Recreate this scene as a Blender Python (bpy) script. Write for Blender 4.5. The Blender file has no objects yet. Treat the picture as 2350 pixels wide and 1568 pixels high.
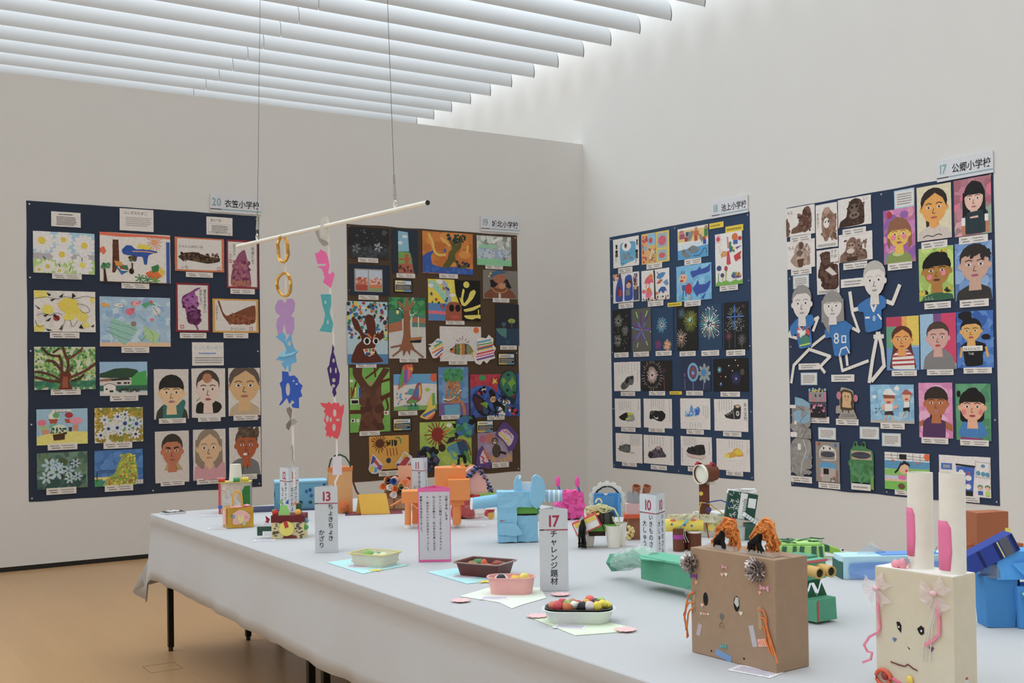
import bpy, bmesh, math, random
from mathutils import Vector, Matrix, noise
S = bpy.context.scene
COL = S.collection
R_ = math.radians
# ---------------------------------------------------------------- camera
RX = Vector((0.84086469, -0.54105649, -0.01429834))
UX = Vector((0.00525096, -0.01826133, 0.99981946))
FX = Vector((0.54121991, 0.84078796, 0.01251424))
cd = bpy.data.cameras.new('camera')
cd.sensor_width = 36.0; cd.lens = 36.0 * 2596.0 / 2350.0
cd.shift_y = 54.8 / 2350.0
cd.clip_start = 0.05
cam = bpy.data.objects.new('camera', cd); COL.objects.link(cam)
m = Matrix((RX, UX, -FX)).transposed().to_4x4()
m.translation = Vector((-6.686, -9.035, 1.364))
cam.matrix_world = m
S.camera = cam
# ---------------------------------------------------------------- daylight above the louvres, exposure
wd = bpy.data.worlds.new('sky'); S.world = wd; wd.use_nodes = True
bg = wd.node_tree.nodes['Background']
bg.inputs[0].default_value = (0.875, 0.945, 1.0, 1); bg.inputs[1].default_value = 2.22
vs = S.view_settings
vs.view_transform = 'Standard'; vs.look = 'None'; vs.gamma = 1.0; vs.use_curve_mapping = False
vs.exposure = 0.18
S.cycles.max_bounces = 10; S.cycles.diffuse_bounces = 7; S.cycles.transparent_max_bounces = 12
GAIN = 1.30            # photograph colour -> surface colour
# ---------------------------------------------------------------- colours and materials
def lin(c): return c / 12.92 if c <= .04045 else ((c + .055) / 1.055) ** 2.4
def P(h, g=None):
    h = h.lstrip('#')
    if len(h) == 3: h = ''.join(a + a for a in h)
    g = GAIN if g is None else g
    c = [lin(int(h[i:i + 2], 16) / 255) * g for i in (0, 2, 4)]; y = .25 * c[0] + .6 * c[1] + .15 * c[2]
    return tuple(min(.88, x * .9 + y * .1) for x in c) + (1,)
MATS = {}
def M(h, kind='paper', rough=None, g=None):
    key = (h, kind, rough, g)
    if key in MATS: return MATS[key]
    m = bpy.data.materials.new(kind + '_' + h.strip('#')); MATS[key] = m
    m.use_nodes = True; nt = m.node_tree; N = nt.nodes; Lk = nt.links.new
    b = N['Principled BSDF']; c = P(h, g)
    r = {'paper': .85, 'cloth': .95, 'plastic': .35, 'foil': .28, 'metal': .35, 'clear': .12, 'yarn': .95, 'card': .8, 'wall': .9, 'gloss': .25, 'film': .2}[kind]
    b.inputs['Roughness'].default_value = rough or r
    tc = N.new('ShaderNodeTexCoord')
    nz = N.new('ShaderNodeTexNoise'); nz.inputs['Detail'].default_value = 4
    nz.inputs['Scale'].default_value = {'wall': 3, 'cloth': 9, 'foil': 30, 'yarn': 120}.get(kind, 40)
    Lk(tc.outputs['Object'], nz.inputs['Vector'])
    mx = N.new('ShaderNodeMix'); mx.data_type = 'RGBA'
    v = {'wall': .02, 'cloth': .02, 'card': .10, 'yarn': .25, 'foil': .25}.get(kind, .06)
    mx.inputs[6].default_value = tuple(x * (1 - v) for x in c[:3]) + (1,)
    mx.inputs[7].default_value = tuple(min(.9, x * (1 + v)) for x in c[:3]) + (1,)
    Lk(nz.outputs[0], mx.inputs[0]); Lk(mx.outputs[2], b.inputs['Base Color'])
    bs = {'paper': .08, 'card': .15, 'cloth': .1, 'foil': .5, 'yarn': .6, 'wall': .03}.get(kind, 0)
    if bs:
        bp = N.new('ShaderNodeBump'); bp.inputs['Strength'].default_value = bs; bp.inputs['Distance'].default_value = .002
        n2 = N.new('ShaderNodeTexNoise'); n2.inputs['Scale'].default_value = {'foil': 45, 'wall': 180, 'cloth': 300, 'yarn': 500}.get(kind, 160)
        Lk(tc.outputs['Object'], n2.inputs['Vector']); Lk(n2.outputs[0], bp.inputs['Height']); Lk(bp.outputs[0], b.inputs['Normal'])
    if kind in ('foil', 'metal'): b.inputs['Metallic'].default_value = .85
    if kind == 'clear':
        b.inputs['Transmission Weight'].default_value = .85; b.inputs['Alpha'].default_value = .35
    if kind == 'film':
        b.inputs['Alpha'].default_value = .45
    return m
def paint_mat():                      # reads the painted colour of each face, with a little crayon grain
    m = bpy.data.materials.new('painted_paper'); m.use_nodes = True; nt = m.node_tree; N = nt.nodes; Lk = nt.links.new
    b = N['Principled BSDF']; b.inputs['Roughness'].default_value = .85
    at = N.new('ShaderNodeAttribute'); at.attribute_name = 'Col'
    tc = N.new('ShaderNodeTexCoord'); nz = N.new('ShaderNodeTexNoise'); nz.inputs['Scale'].default_value = 55; nz.inputs['Detail'].default_value = 5
    Lk(tc.outputs['Object'], nz.inputs['Vector'])
    mr = N.new('ShaderNodeMapRange'); mr.inputs[1].default_value = .3; mr.inputs[2].default_value = .7; mr.inputs[3].default_value = .92; mr.inputs[4].default_value = 1.06
    Lk(nz.outputs[0], mr.inputs[0])
    mx = N.new('ShaderNodeMix'); mx.data_type = 'RGBA'; mx.blend_type = 'MULTIPLY'; mx.inputs[0].default_value = 1
    Lk(at.outputs['Color'], mx.inputs[6]); Lk(mr.outputs[0], mx.inputs[7]); Lk(mx.outputs[2], b.inputs['Base Color'])
    return m
PAINT = paint_mat()
# ---------------------------------------------------------------- object helpers
def tag(o, label=None, cat=None, group=None, kind=None):
    for k, v in (('label', label), ('category', cat), ('group', group), ('kind', kind)):
        if v: o[k] = v
    return o
def empty(name, loc=(0, 0, 0), rz=0, rot=None, label=None, cat=None, group=None, parent=None):
    o = bpy.data.objects.new(name, None); COL.objects.link(o); o.empty_display_size = .05
    o.location = loc; o.rotation_euler = rot or (0, 0, rz); o.parent = parent
    return tag(o, label, cat, group)
class B:
    """collects shapes; k scales every coordinate; one build = one mesh object"""
    def __init__(s, k=1.0): s.k = k; s.v = []; s.f = []; s.mi = []; s.ms = []; s.cur = 0; s.col = []; s.c = None
    def use(s, m):
        if m not in s.ms: s.ms.append(m)
        s.cur = s.ms.index(m); return s
    def add(s, vs_, fs):
        o = len(s.v); s.v += [tuple(a * s.k for a in v) for v in vs_]
        for f in fs: s.f.append(tuple(o + i for i in f)); s.mi.append(s.cur); s.col.append(s.c)
        return s
    def box(s, x0, x1, y0, y1, z0, z1, tx=0, ty=0):       # tx,ty: taper of the top
        return s.add([(x0, y0, z0), (x1, y0, z0), (x1, y1, z0), (x0, y1, z0), (x0 + tx, y0 + ty, z1), (x1 - tx, y0 + ty, z1), (x1 - tx, y1 - ty, z1), (x0 + tx, y1 - ty, z1)],
                     [(3, 2, 1, 0), (4, 5, 6, 7), (0, 1, 5, 4), (1, 2, 6, 5), (2, 3, 7, 6), (3, 0, 4, 7)])
    def obox(s, c, sz, R):                                # oriented box, R: Euler degrees
        e = Matrix.Rotation(R_(R[2]), 3, 'Z') @ Matrix.Rotation(R_(R[1]), 3, 'Y') @ Matrix.Rotation(R_(R[0]), 3, 'X')
        vv = [Vector(c) + e @ Vector((x * sz[0] / 2, y * sz[1] / 2, z * sz[2] / 2)) for z in (-1, 1) for x, y in ((-1, -1), (1, -1), (1, 1), (-1, 1))]
        return s.add(vv, [(3, 2, 1, 0), (4, 5, 6, 7), (0, 1, 5, 4), (1, 2, 6, 5), (2, 3, 7, 6), (3, 0, 4, 7)])
    def frus(s, p0, p1, r0, r1, n=16, cap=(1, 1)):
        p0 = Vector(p0); p1 = Vector(p1); d = (p1 - p0).normalized(); q = d.to_track_quat('Z', 'Y')
        vv = []
        for p, r in ((p0, r0), (p1, r1)):
            for i in range(n):
                a = 2 * math.pi * i / n; vv.append(p + q @ Vector((math.cos(a) * r, math.sin(a) * r, 0)))
        fs = [(i, (i + 1) % n, n + (i + 1) % n, n + i) for i in range(n)]
        if cap[0]: fs.append(tuple(range(n - 1, -1, -1)))
        if cap[1]: fs.append(tuple(range(n, 2 * n)))
        return s.add(vv, fs)
    def cup(s, p0, p1, r0, r1, t=1.0, n=20):              # open hollow cup, mouth at p1
        p0 = Vector(p0); p1 = Vector(p1); d = (p1 - p0).normalized(); q = d.to_track_quat('Z', 'Y')
        vv = []; pr = [(p0, r0), (p1, r1), (p1, r1 - t), (p0 + d * t, r0 - t)]
        for p, r in pr:
            for i in range(n):
                a = 2 * math.pi * i / n; vv.append(p + q @ Vector((math.cos(a) * r, math.sin(a) * r, 0)))
        fs = [(j * n + i, j * n + (i + 1) % n, (j + 1) * n + (i + 1) % n, (j + 1) * n + i) for j in range(3) for i in range(n)]
        fs += [tuple(range(n - 1, -1, -1)), tuple(range(3 * n, 4 * n))]
        return s.add(vv, fs)
    def tube(s, pts, r, n=6, r1=None, cap=True):
        pts = [Vector(p) for p in pts]; vv = []; L = len(pts)
        for i, p in enumerate(pts):
            d = (pts[min(i + 1, L - 1)] - pts[max(i - 1, 0)]).normalized(); q = d.to_track_quat('Z', 'Y')
            rr = r if r1 is None else r + (r1 - r) * i / max(1, L - 1)
            for j in range(n):
                a = 2 * math.pi * j / n; vv.append(p + q @ Vector((math.cos(a) * rr, math.sin(a) * rr, 0)))
        fs = [(i * n + j, i * n + (j + 1) % n, (i + 1) * n + (j + 1) % n, (i + 1) * n + j) for i in range(L - 1) for j in range(n)]
        if cap: fs += [tuple(range(n - 1, -1, -1)), tuple(range((L - 1) * n, L * n))]
        return s.add(vv, fs)
    def ell(s, c, r, n=12, m=8):
        vv = []; fs = []
        for i in range(m + 1):
            t = math.pi * i / m
            for j in range(n):
                a = 2 * math.pi * j / n; vv.append((c[0] + r[0] * math.sin(t) * math.cos(a), c[1] + r[1] * math.sin(t) * math.sin(a), c[2] + r[2] * math.cos(t)))
        for i in range(m):
            for j in range(n): fs.append((i * n + j, (i + 1) * n + j, (i + 1) * n + (j + 1) % n, i * n + (j + 1) % n))
        return s.add(vv, fs)
    def prism(s, pts, y0, y1, plane='xz'):                # closed outline swept along the third axis
        n = len(pts)
        g = {'xz': lambda a, b, t: (a, t, b), 'xy': lambda a, b, t: (a, b, t), 'yz': lambda a, b, t: (t, a, b)}[plane]
        vv = [g(a, b, y0) for a, b in pts] + [g(a, b, y1) for a, b in pts]
        return s.add(vv, [tuple(range(n - 1, -1, -1)), tuple(range(n, 2 * n))] + [(i, (i + 1) % n, n + (i + 1) % n, n + i) for i in range(n)])
    def strip(s, pts, w, ax=(0, 1, 0), t=.4):             # folded paper band: path pts, width along ax
        a = Vector(ax) * w / 2; vv = []; fs = []
        for i, p in enumerate(pts):
            p = Vector(p); d = (Vector(pts[min(i + 1, len(pts) - 1)]) - Vector(pts[max(i - 1, 0)])); nn = d.cross(Vector(ax)).normalized() * t / 2
            vv += [p - a - nn, p + a - nn, p + a + nn, p - a + nn]
        for i in range(len(pts) - 1):
            for j in range(4): fs.append((4 * i + j, 4 * i + (j + 1) % 4, 4 * i + 4 + (j + 1) % 4, 4 * i + 4 + j))
        L = 4 * (len(pts) - 1)
        return s.add(vv, fs + [(3, 2, 1, 0), (L, L + 1, L + 2, L + 3)])
    def ob(s, name, mat=None, parent=None, smooth=None, bev=0, sub=0, jit=0, js=8, loc=None, rot=None, label=None, seed=0):
        me = bpy.data.meshes.new(name); me.from_pydata(s.v, [], s.f)
        if mat is not None and not s.ms: s.ms = [mat]
        for q in s.ms: me.materials.append(q)
        if len(s.ms) > 1:
            for p_, i in zip(me.polygons, s.mi): p_.material_index = i
        if any(c is not None for c in s.col):
            at = me.color_attributes.new('Col', 'FLOAT_COLOR', 'CORNER'); fl = []
            for p_, c in zip(me.polygons, s.col): fl += list(c or (.8, .8, .8, 1)) * p_.loop_total
            at.data.foreach_set('color', fl)
        if bev or sub or jit:
            bm = bmesh.new(); bm.from_mesh(me)
            if bev: bmesh.ops.bevel(bm, geom=bm.edges[:], offset=bev * s.k, segments=2, affect='EDGES', profile=.6)
            if sub: bmesh.ops.subdivide_edges(bm, edges=bm.edges[:], cuts=sub, use_grid_fill=True)
            if jit:
                sd = Vector((seed * 7.3 + 1.7, seed * 3.1, seed * 1.3))
                for v in bm.verts: v.co += noise.noise_vector(v.co / s.k / js + sd) * jit * s.k
            bm.to_mesh(me); bm.free()
        if smooth is not None:
            for p_ in me.polygons: p_.use_smooth = True
            try: me.set_sharp_from_angle(angle=R_(smooth))
            except Exception: pass
        me.update()
        o = bpy.data.objects.new(name, me); COL.objects.link(o); o.parent = parent
        if loc: o.location = loc
        if rot: o.rotation_euler = rot
        if label: o['label'] = label
        return o
def copy_tree(o, parent=None):
    c = o.copy(); COL.objects.link(c); c.parent = parent
    for ch in list(o.children): copy_tree(ch, c)
    return c
# ---------------------------------------------------------------- lettering: outlines of the built-in font, cached per character
GL = {}
def glyph(ch, bold=0):
    if (ch, bold) in GL: return GL[ch, bold]
    c = bpy.data.curves.new('glyph', 'FONT'); c.body = ch; c.resolution_u = 3; c.offset = bold
    o = bpy.data.objects.new('glyph', c); COL.objects.link(o); bpy.context.view_layer.update()
    me = bpy.data.meshes.new_from_object(o.evaluated_get(bpy.context.evaluated_depsgraph_get()))
    vv = [(v.co.x, v.co.y) for v in me.vertices]; ff = [tuple(p_.vertices) for p_ in me.polygons]
    w = max([x for x, y in vv], default=.3) + .06
    bpy.data.objects.remove(o); bpy.data.curves.remove(c); bpy.data.meshes.remove(me)
    GL[ch, bold] = (vv, ff, w); return GL[ch, bold]
for ch in '衣笠小学校城北池上公郷かざってなにいれようすきちょりもさん大しゅごのチャレンジ題材2年生「う ラタイム」どの手触や、形変化を楽みがら自分食べたお弁当メーて素敵作ました。ふたまるとけ見つめ':
    if ch != ' ': glyph(ch); 
for ch in '0123456789': glyph(ch, .022)
def put(b, s, x, y, size, z, vert=False, bold=0, sx=1.0, adv=1.0):
    """text into builder b in the xy plane; vert: top-down column with x as its centre, y as its top"""
    for ch in s:
        if ch == ' ':
            if vert: y -= size * .5
            else: x += size * .3
            continue
        vv, ff, w = glyph(ch, bold)
        if vert:
            if ch in 'ー': pts = [(x - (b_ - .38) * size, y - size * .5 - (a - .5) * size) for a, b_ in vv]
            elif ch in '「」': pts = [(x + (b_ - .38) * size, y - size * .5 - (a - .5) * size) for a, b_ in vv]
            elif ch in '、。': pts = [(x + (a + .1) * size * sx, y - size * .45 + b_ * size) for a, b_ in vv]
            else: pts = [(x + (a - .5) * size * sx, y - size * .88 + b_ * size) for a, b_ in vv]
            y -= size * adv
        else:
            pts = [(x + a * size * sx, y + b_ * size) for a, b_ in vv]; x += (w if ord(ch) < 256 else 1.0) * size * sx * adv
        b.add([(a, c_, z) for a, c_ in pts], ff)
    return x
# ================================================================ the room
WALL = M('e1e1de', 'wall', g=1.0)
def shell(name, *bx, mat=None):
    b = B()
    for q in bx: b.box(*q)
    return tag(b.ob(name, mat or WALL), kind='structure')
XL, XR, YN, YF, ZW = -15.0, 0.0, -17.0, 9.0, 5.6
ZB = 3.692
shell('wall_back', (XL, 0, 0, .16, .036, ZB))
shell('wall_right', (0, .2, YN, YF, .036, ZW))
shell('wall_left', (XL - .2, XL, YN, YF, 0, ZW))
shell('wall_rear', (XL, 0, YN - .2, YN, 0, ZW))
shell('wall_far', (XL, 0, YF, YF + .2, 0, ZW))
DARK = M('1c1916', 'plastic', .5, g=1)
shell('shadow_gap_back', (XL, 0, .012, .15, 0, .036), mat=DARK)  # near-black strips paint the shade of the gap under the walls
shell('shadow_gap_right', (.012, .19, YN, YF, 0, .036), mat=DARK)
def floor_mat():
    m = bpy.data.materials.new('floor_laminate'); m.use_nodes = True; nt = m.node_tree; N = nt.nodes; Lk = nt.links.new
    b = N['Principled BSDF']; b.inputs['Roughness'].default_value = .34; b.inputs['Specular IOR Level'].default_value = .45
    tc = N.new('ShaderNodeTexCoord'); br = N.new('ShaderNodeTexBrick')
    br.inputs['Scale'].default_value = 1.0; br.inputs['Brick Width'].default_value = 1.2; br.inputs['Row Height'].default_value = .15
    br.inputs['Mortar Size'].default_value = .0012; br.inputs['Mortar Smooth'].default_value = .2
    c = P('bd9260', .98)
    br.inputs['Color1'].default_value = tuple(x * .97 for x in c[:3]) + (1,); br.inputs['Color2'].default_value = tuple(x * 1.03 for x in c[:3]) + (1,)
    br.inputs['Mortar'].default_value = tuple(x * .9 for x in c[:3]) + (1,)
    mp = N.new('ShaderNodeMapping'); mp.inputs['Rotation'].default_value = (0, 0, R_(90))
    Lk(tc.outputs['Object'], mp.inputs[0]); Lk(mp.outputs[0], br.inputs[0])
    nz = N.new('ShaderNodeTexNoise'); nz.inputs['Scale'].default_value = 2.5; nz.inputs['Detail'].default_value = 6
    m2 = N.new('ShaderNodeMapping'); m2.inputs['Scale'].default_value = (6, 1, 1); Lk(tc.outputs['Object'], m2.inputs[0]); Lk(m2.outputs[0], nz.inputs[0])
    mr = N.new('ShaderNodeMapRange'); mr.inputs[3].default_value = .94; mr.inputs[4].default_value = 1.06; Lk(nz.outputs[0], mr.inputs[0])
    mx = N.new('ShaderNodeMix'); mx.data_type = 'RGBA'; mx.blend_type = 'MULTIPLY'; mx.inputs[0].default_value = 1
    Lk(br.outputs[0], mx.inputs[6]); Lk(mr.outputs[0], mx.inputs[7]); Lk(mx.outputs[2], b.inputs['Base Color'])
    return m
fl = shell('floor', (XL, .2, YN, YF, -.1, 0), mat=floor_mat())
b = B()
for q in ((-5.236, -5.083, -3.4435, -3.4415), (-5.236, -5.083, -3.5885, -3.5865), (-5.236, -5.234, -3.588, -3.442), (-5.085, -5.083, -3.588, -3.442)):
    b.box(q[0], q[1], q[2], q[3], 0, .0008)
b.ob('floor_hatch_seam', M('7a5a38', 'plastic', .6, g=1), fl)
# louvre ceiling under the skylight: curved white slats, daylight falls between them
ce = empty('ceiling'); tag(ce, kind='structure')
SLAT = M('cdd0d2', 'wall', .6, g=1.0); ENDSHADE = M('55534f', 'plastic', .6, g=1)
def slat_mesh(x0, x1):
    b = B(); n = 12; H = .30; prof = []
    for i in range(n + 1):
        t = i / n; prof.append((-.03 * math.sin(math.pi * t) ** .8 + .135 * t ** 1.7, H * t))
    for i in range(n - 1, 0, -1):
        t = i / n; prof.append((.02 * math.sin(math.pi * t) + .135 * t ** 1.7, H * t))
    b.prism(prof, x0, x1, 'yz')
    o = b.ob('louvre_slat', SLAT, ce, smooth=40)
    return o, prof
YS = [-0.30 + .4267 * k for k in range(-36, 21)]
segs = ((-2.926, -.2), (-8.93, -2.932), (-14.95, -8.936))
for x0, x1 in segs:
    o0, prof = slat_mesh(x0, x1)
    for i, y in enumerate(YS):
        o = o0 if i == 0 else o0.copy()
        if i: COL.objects.link(o)
        o.location = (0, y, 4.46)
b = B(); b.prism([(a * 1.25, -.004 + c * 1.02) for a, c in prof], -.2, -.194, 'yz'); e0 = b.ob('slat_end_shade', ENDSHADE, ce)  # added dark plate stands for the thin shadow line at each slat end
for i, y in enumerate(YS):
    o = e0 if i == 0 else e0.copy()
    if i: COL.objects.link(o)
    o.location = (0, y, 4.46)
# ================================================================ the long table: folding tables under one white cloth
TX0, TX1, TY0, TY1, TZ = -5.103, -3.325, -3.124, -9.05, .70
LEG = M('2a2820', 'metal', .45, g=1); TOPM = M('8c7a62', 'plastic', .5, g=1)
def folding_table(x0, x1, y0, y1):
    t = empty('folding_table', ((x0 + x1) / 2, (y0 + y1) / 2, 0)); w = (x1 - x0) / 2; l = (y0 - y1) / 2
    B().box(-w, w, -l, l, .668, .694).ob('table_top', TOPM, t)
    for sx in (-w + .07, w - .105):
        for sy in (-l + .06, l - .07):
            q = B().box(sx - .014, sx + .014, sy - .014, sy + .014, .02, .668).ob('leg', LEG, t, bev=.003)
            B().frus((sx, sy, 0), (sx, sy, .02), .012, .012, 10).ob('foot', DARK, q)
    for sy in (-l + .06, l - .07): B().box(-w + .07, w - .105, sy - .01, sy + .01, .60, .63).ob('crossbar', LEG, t)
    return t
cw = (TX1 - TX0) / 3; rl = (TY0 - TY1) / 3
pos = ('near-side', 'middle', 'far-side'); end = ('by the back wall', 'halfway along', 'nearest the viewer')
for i in range(3):
    for j in range(3):
        t = folding_table(TX0 + .004 + i * cw, TX0 + (i + 1) * cw - .004, TY0 - j * rl - .004, TY0 - (j + 1) * rl + .004)
        tag(t, 'black-legged %s folding table under the white cloth, %s' % (pos[i], end[j]), 'table', 'folding tables under the cloth')
def cloth():
    r = .012; per = []                                     # perimeter points with outward normals, anticlockwise
    def side(a, c, n):
        for i in range(n + 1): per.append((a[0] + (c[0] - a[0]) * i / n, a[1] + (c[1] - a[1]) * i / n))
    side((TX0, TY1), (TX0, TY0), 150); side((TX0, TY0), (TX1, TY0), 90); side((TX1, TY0), (TX1, TY1), 100); side((TX1, TY1), (TX0, TY1), 30)
    C4 = ((TX0, TY0), (TX1, TY0), (TX1, TY1), (TX0, TY1)); cx, cy = (TX0 + TX1) / 2, (TY0 + TY1) / 2
    vv = []; fs = []; rows = [(0, 0), (.0025, .0025), (.0035, .010), (.003, .044), (.0, .050), (.004, .10), (.010, .16), (.016, .22), (.02, .27), (.022, .32)]
    n = len(per)
    for k, (px, py) in enumerate(per):
        nx = ny = 0.0
        if abs(px - TX0) < 1e-6: nx -= 1
        if abs(px - TX1) < 1e-6: nx += 1
        if abs(py - TY0) < 1e-6: ny += 1
        if abs(py - TY1) < 1e-6: ny -= 1
        q = min(math.hypot(px - c[0], py - c[1]) for c in C4); cf = math.exp(-(q / .07) ** 2)
        u = py if ny == 0 else px
        for off, dr in rows:
            t = dr / .32; wv = (.006 * math.sin(u * 7.1 + 1) + .003 * math.sin(u * 17.3) + .002 * math.sin(u * 41)) * t * t
            o = off + wv * (1 - cf) + .015 * cf * t
            drop = dr * (1.01 + (.012 * math.sin(u * 2.1) + .012 * math.sin(u * 7.7) + .008 * math.sin(u * 23)) * t) * (1 + .40 * math.exp(-(q / (.15 if ny > 0 else .03)) ** 2))
            bx = by = 0.0
            if ny > 0 and nx == 0:                         # loose fold beside each far corner
                for c_, sg in ((TX0, 1), (TX1, -1)):
                    e = abs(px - c_); bump = math.exp(-((e - .10) / .075) ** 2) * t; bx -= sg * bump * (.075 + e); by += bump * .05
            d_ = math.hypot(nx, ny) or 1
            vv.append((px + nx / d_ * o + bx, py + ny / d_ * o + by, TZ - .0 - drop))
    m_ = len(rows)
    for k in range(n - 1):
        for j in range(m_ - 1): fs.append((k * m_ + j, k * m_ + j + 1, (k + 1) * m_ + j + 1, (k + 1) * m_ + j))
    top = len(vv)
    fs.append(tuple(k * m_ for k in range(n - 1))[::-1])
    b = B(); b.add(vv, fs); o = b.ob('tablecloth', M('bebfc0', 'cloth', g=1.0), smooth=50)
    md = o.modifiers.new('thickness', 'SOLIDIFY'); md.thickness = .0015; md.offset = -1
    bm = bmesh.new(); bm.from_mesh(o.data); bmesh.ops.remove_doubles(bm, verts=bm.verts, dist=1e-5); bmesh.ops.recalc_face_normals(bm, faces=bm.faces); bm.to_mesh(o.data); bm.free()
    for p_ in o.data.polygons: p_.use_smooth = True
    o.data.set_sharp_from_angle(angle=R_(33))
    return tag(o, 'long white cloth hanging over the whole row of tables', 'tablecloth')
cloth()
# ================================================================ drawings: painted shapes on paper, coordinates in percent of the sheet (x right, y down)
class Art:
    def __init__(s, w, h, seed=1): s.w = w; s.h = h; s.b = B(); s.z = .0; s.n = 0; s.rnd = random.Random(seed); s.cuts = []; s.clip = True
    def xy(s, x, y): return ((x / 100 - .5) * s.w, s.h * (1 - y / 100))
    def poly(s, pts, c, z=None):
        if z is None: s.n += 1; z = s.z + .0002 + s.n * .00012
        s.b.c = P(c) if isinstance(c, str) else c
        if s.clip:
            for ax, lim, sg in ((0, 0, 1), (0, 100, -1), (1, 0, 1), (1, 100, -1)):
                if all((q[ax] - lim) * sg >= 0 for q in pts): continue
                o = []
                for i in range(len(pts)):
                    a, d = pts[i - 1], pts[i]; ia, id_ = (a[ax] - lim) * sg >= 0, (d[ax] - lim) * sg >= 0
                    if ia != id_:
                        t = (lim - a[ax]) / (d[ax] - a[ax]); o.append((a[0] + (d[0] - a[0]) * t, a[1] + (d[1] - a[1]) * t))
                    if id_: o.append(d)
                pts = o
                if len(pts) < 3: return
        s.b.add([s.xy(x, y) + (z,) for x, y in pts], [tuple(range(len(pts)))[::-1] if s.area(pts) > 0 else tuple(range(len(pts)))])
    def area(s, p): return sum(p[i][0] * p[(i + 1) % len(p)][1] - p[(i + 1) % len(p)][0] * p[i][1] for i in range(len(p)))
    def lay(s): s.n += 1; return s.z + .0002 + s.n * .00012
    def ell(s, cx, cy, rx, ry, c, rot=0, n=16, z=None):
        a0 = R_(rot); k = s.h / s.w; pts = []
        for i in range(n):
            t = 2 * math.pi * i / n; x = rx * math.cos(t); y = ry * math.sin(t)
            pts.append((cx + x * math.cos(a0) - y * math.sin(a0) * k, cy + x * math.sin(a0) / k + y * math.cos(a0)))
        s.poly(pts, c, z)
    def line(s, pts, w, c, z=None):                    # w in percent of height
        z = z or s.lay(); kx = s.h / s.w
        for si, ((x0, y0), (x1, y1)) in enumerate(zip(pts, pts[1:])):
            dx, dy = (x1 - x0) / kx, y1 - y0; L = math.hypot(dx, dy) or 1; nx, ny = -dy / L * w / 2 * kx, dx / L * w / 2
            e = .25 * w / L; ex, ey = (x1 - x0) * e, (y1 - y0) * e
            s.poly([(x0 - ex + nx, y0 - ey + ny), (x1 + ex + nx, y1 + ey + ny), (x1 + ex - nx, y1 + ey - ny), (x0 - ex - nx, y0 - ey - ny)], c, z + si * 9e-6)
    def dabs(s, n, x0, y0, x1, y1, sz, cs):
        z0 = s.lay(); s.n += int(n * .07)
        for i in range(n):
            r = s.rnd; s.ell(r.uniform(x0, x1), r.uniform(y0, y1), sz * r.uniform(.6, 1.4) * s.h / s.w, sz * r.uniform(.5, 1.2), r.choice(cs), r.uniform(0, 180), 7, z0 + i * 8e-6)
    def burst(s, cx, cy, r0, r1, n, w, cs):
        z = s.lay(); k = s.h / s.w
        for i in range(n):
            a = 2 * math.pi * (i + s.rnd.uniform(-.2, .2)) / n; q = s.rnd.uniform(.85, 1.1)
            s.line([(cx + math.cos(a) * r0 * k, cy + math.sin(a) * r0), (cx + math.cos(a) * r1 * q * k, cy + math.sin(a) * r1 * q)], w, s.rnd.choice(cs), z + i * 3e-6)
    def face(s, sk, hr, cx, cy, rx, ry, st, lip='c66'):
        rx *= 1.13
        dk = '432'
        if st in 'lt': s.poly([(cx - rx * 1.2, cy - ry * .5), (cx + rx * 1.2, cy - ry * .5), (cx + rx * 1.25, cy + ry * (1.25 if st == 'l' else .9)), (cx + rx * .7, cy + ry * 1.3), (cx - rx * .7, cy + ry * 1.3), (cx - rx * 1.25, cy + ry * (1.25 if st == 'l' else .9))], hr)
        s.poly([(cx - rx * .35, cy + ry * .6), (cx + rx * .35, cy + ry * .6), (cx + rx * .45, cy + ry * 1.5), (cx - rx * .45, cy + ry * 1.5)], sk)
        if st != 'l':
            for q in (-1, 1): s.ell(cx + q * rx * 1.02, cy + ry * .1, rx * .16, ry * .18, sk)
        s.ell(cx, cy - ry * .32, rx * 1.08, ry * .86, hr)
        s.ell(cx, cy, rx, ry, sk, n=20)
        if st in 'bl':
            s.poly([(cx - rx * 1.02, cy - ry * .15), (cx - rx * .9, cy - ry * .75), (cx, cy - ry * 1.12), (cx + rx * .9, cy - ry * .75), (cx + rx * 1.02, cy - ry * .15), (cx + rx * .6, cy - ry * .3), (cx, cy - ry * .28), (cx - rx * .6, cy - ry * .3)], hr)
        elif st in 'pt':
            s.poly([(cx - rx * 1.05, cy + ry * .1), (cx - rx * .95, cy - ry * .7), (cx, cy - ry * 1.13), (cx + rx * .95, cy - ry * .7), (cx + rx * 1.05, cy + ry * .1), (cx + rx * .7, cy - ry * .5), (cx + rx * .1, cy - ry * .85), (cx - rx * .7, cy - ry * .45)], hr)
        else:
            s.poly([(cx - rx, cy - ry * .35), (cx - rx * .8, cy - ry * .85), (cx, cy - ry * 1.15), (cx + rx * .8, cy - ry * .85), (cx + rx, cy - ry * .35), (cx + rx * .5, cy - ry * .62), (cx - rx * .5, cy - ry * .6)], hr)
        z1, z2, z3 = s.lay(), s.lay(), s.lay()
        for q in (-1, 1):
            x = cx + q * rx * .42; y = cy + ry * .02
            s.ell(x, y, rx * .19, ry * .075, 'd8d4d0', z=z1, n=10); s.ell(x, y, rx * .09, ry * .07, '2a2622', z=z2, n=8)
            s.line([(x - rx * .25, y - ry * .2), (x, y - ry * .27), (x + rx * .25, y - ry * .2)], s_w(ry), hr, z1)
        s.line([(cx, cy + ry * .1), (cx - rx * .12, cy + ry * .38), (cx + rx * .1, cy + ry * .4)], s_w(ry) * .7, dk, z3)
        s.ell(cx, cy + ry * .64, rx * .26, ry * .09, lip, z=z3, n=10)
        s.line([(cx - rx * .26, cy + ry * .64), (cx + rx * .26, cy + ry * .64)], s_w(ry) * .4, dk, s.lay())
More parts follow.
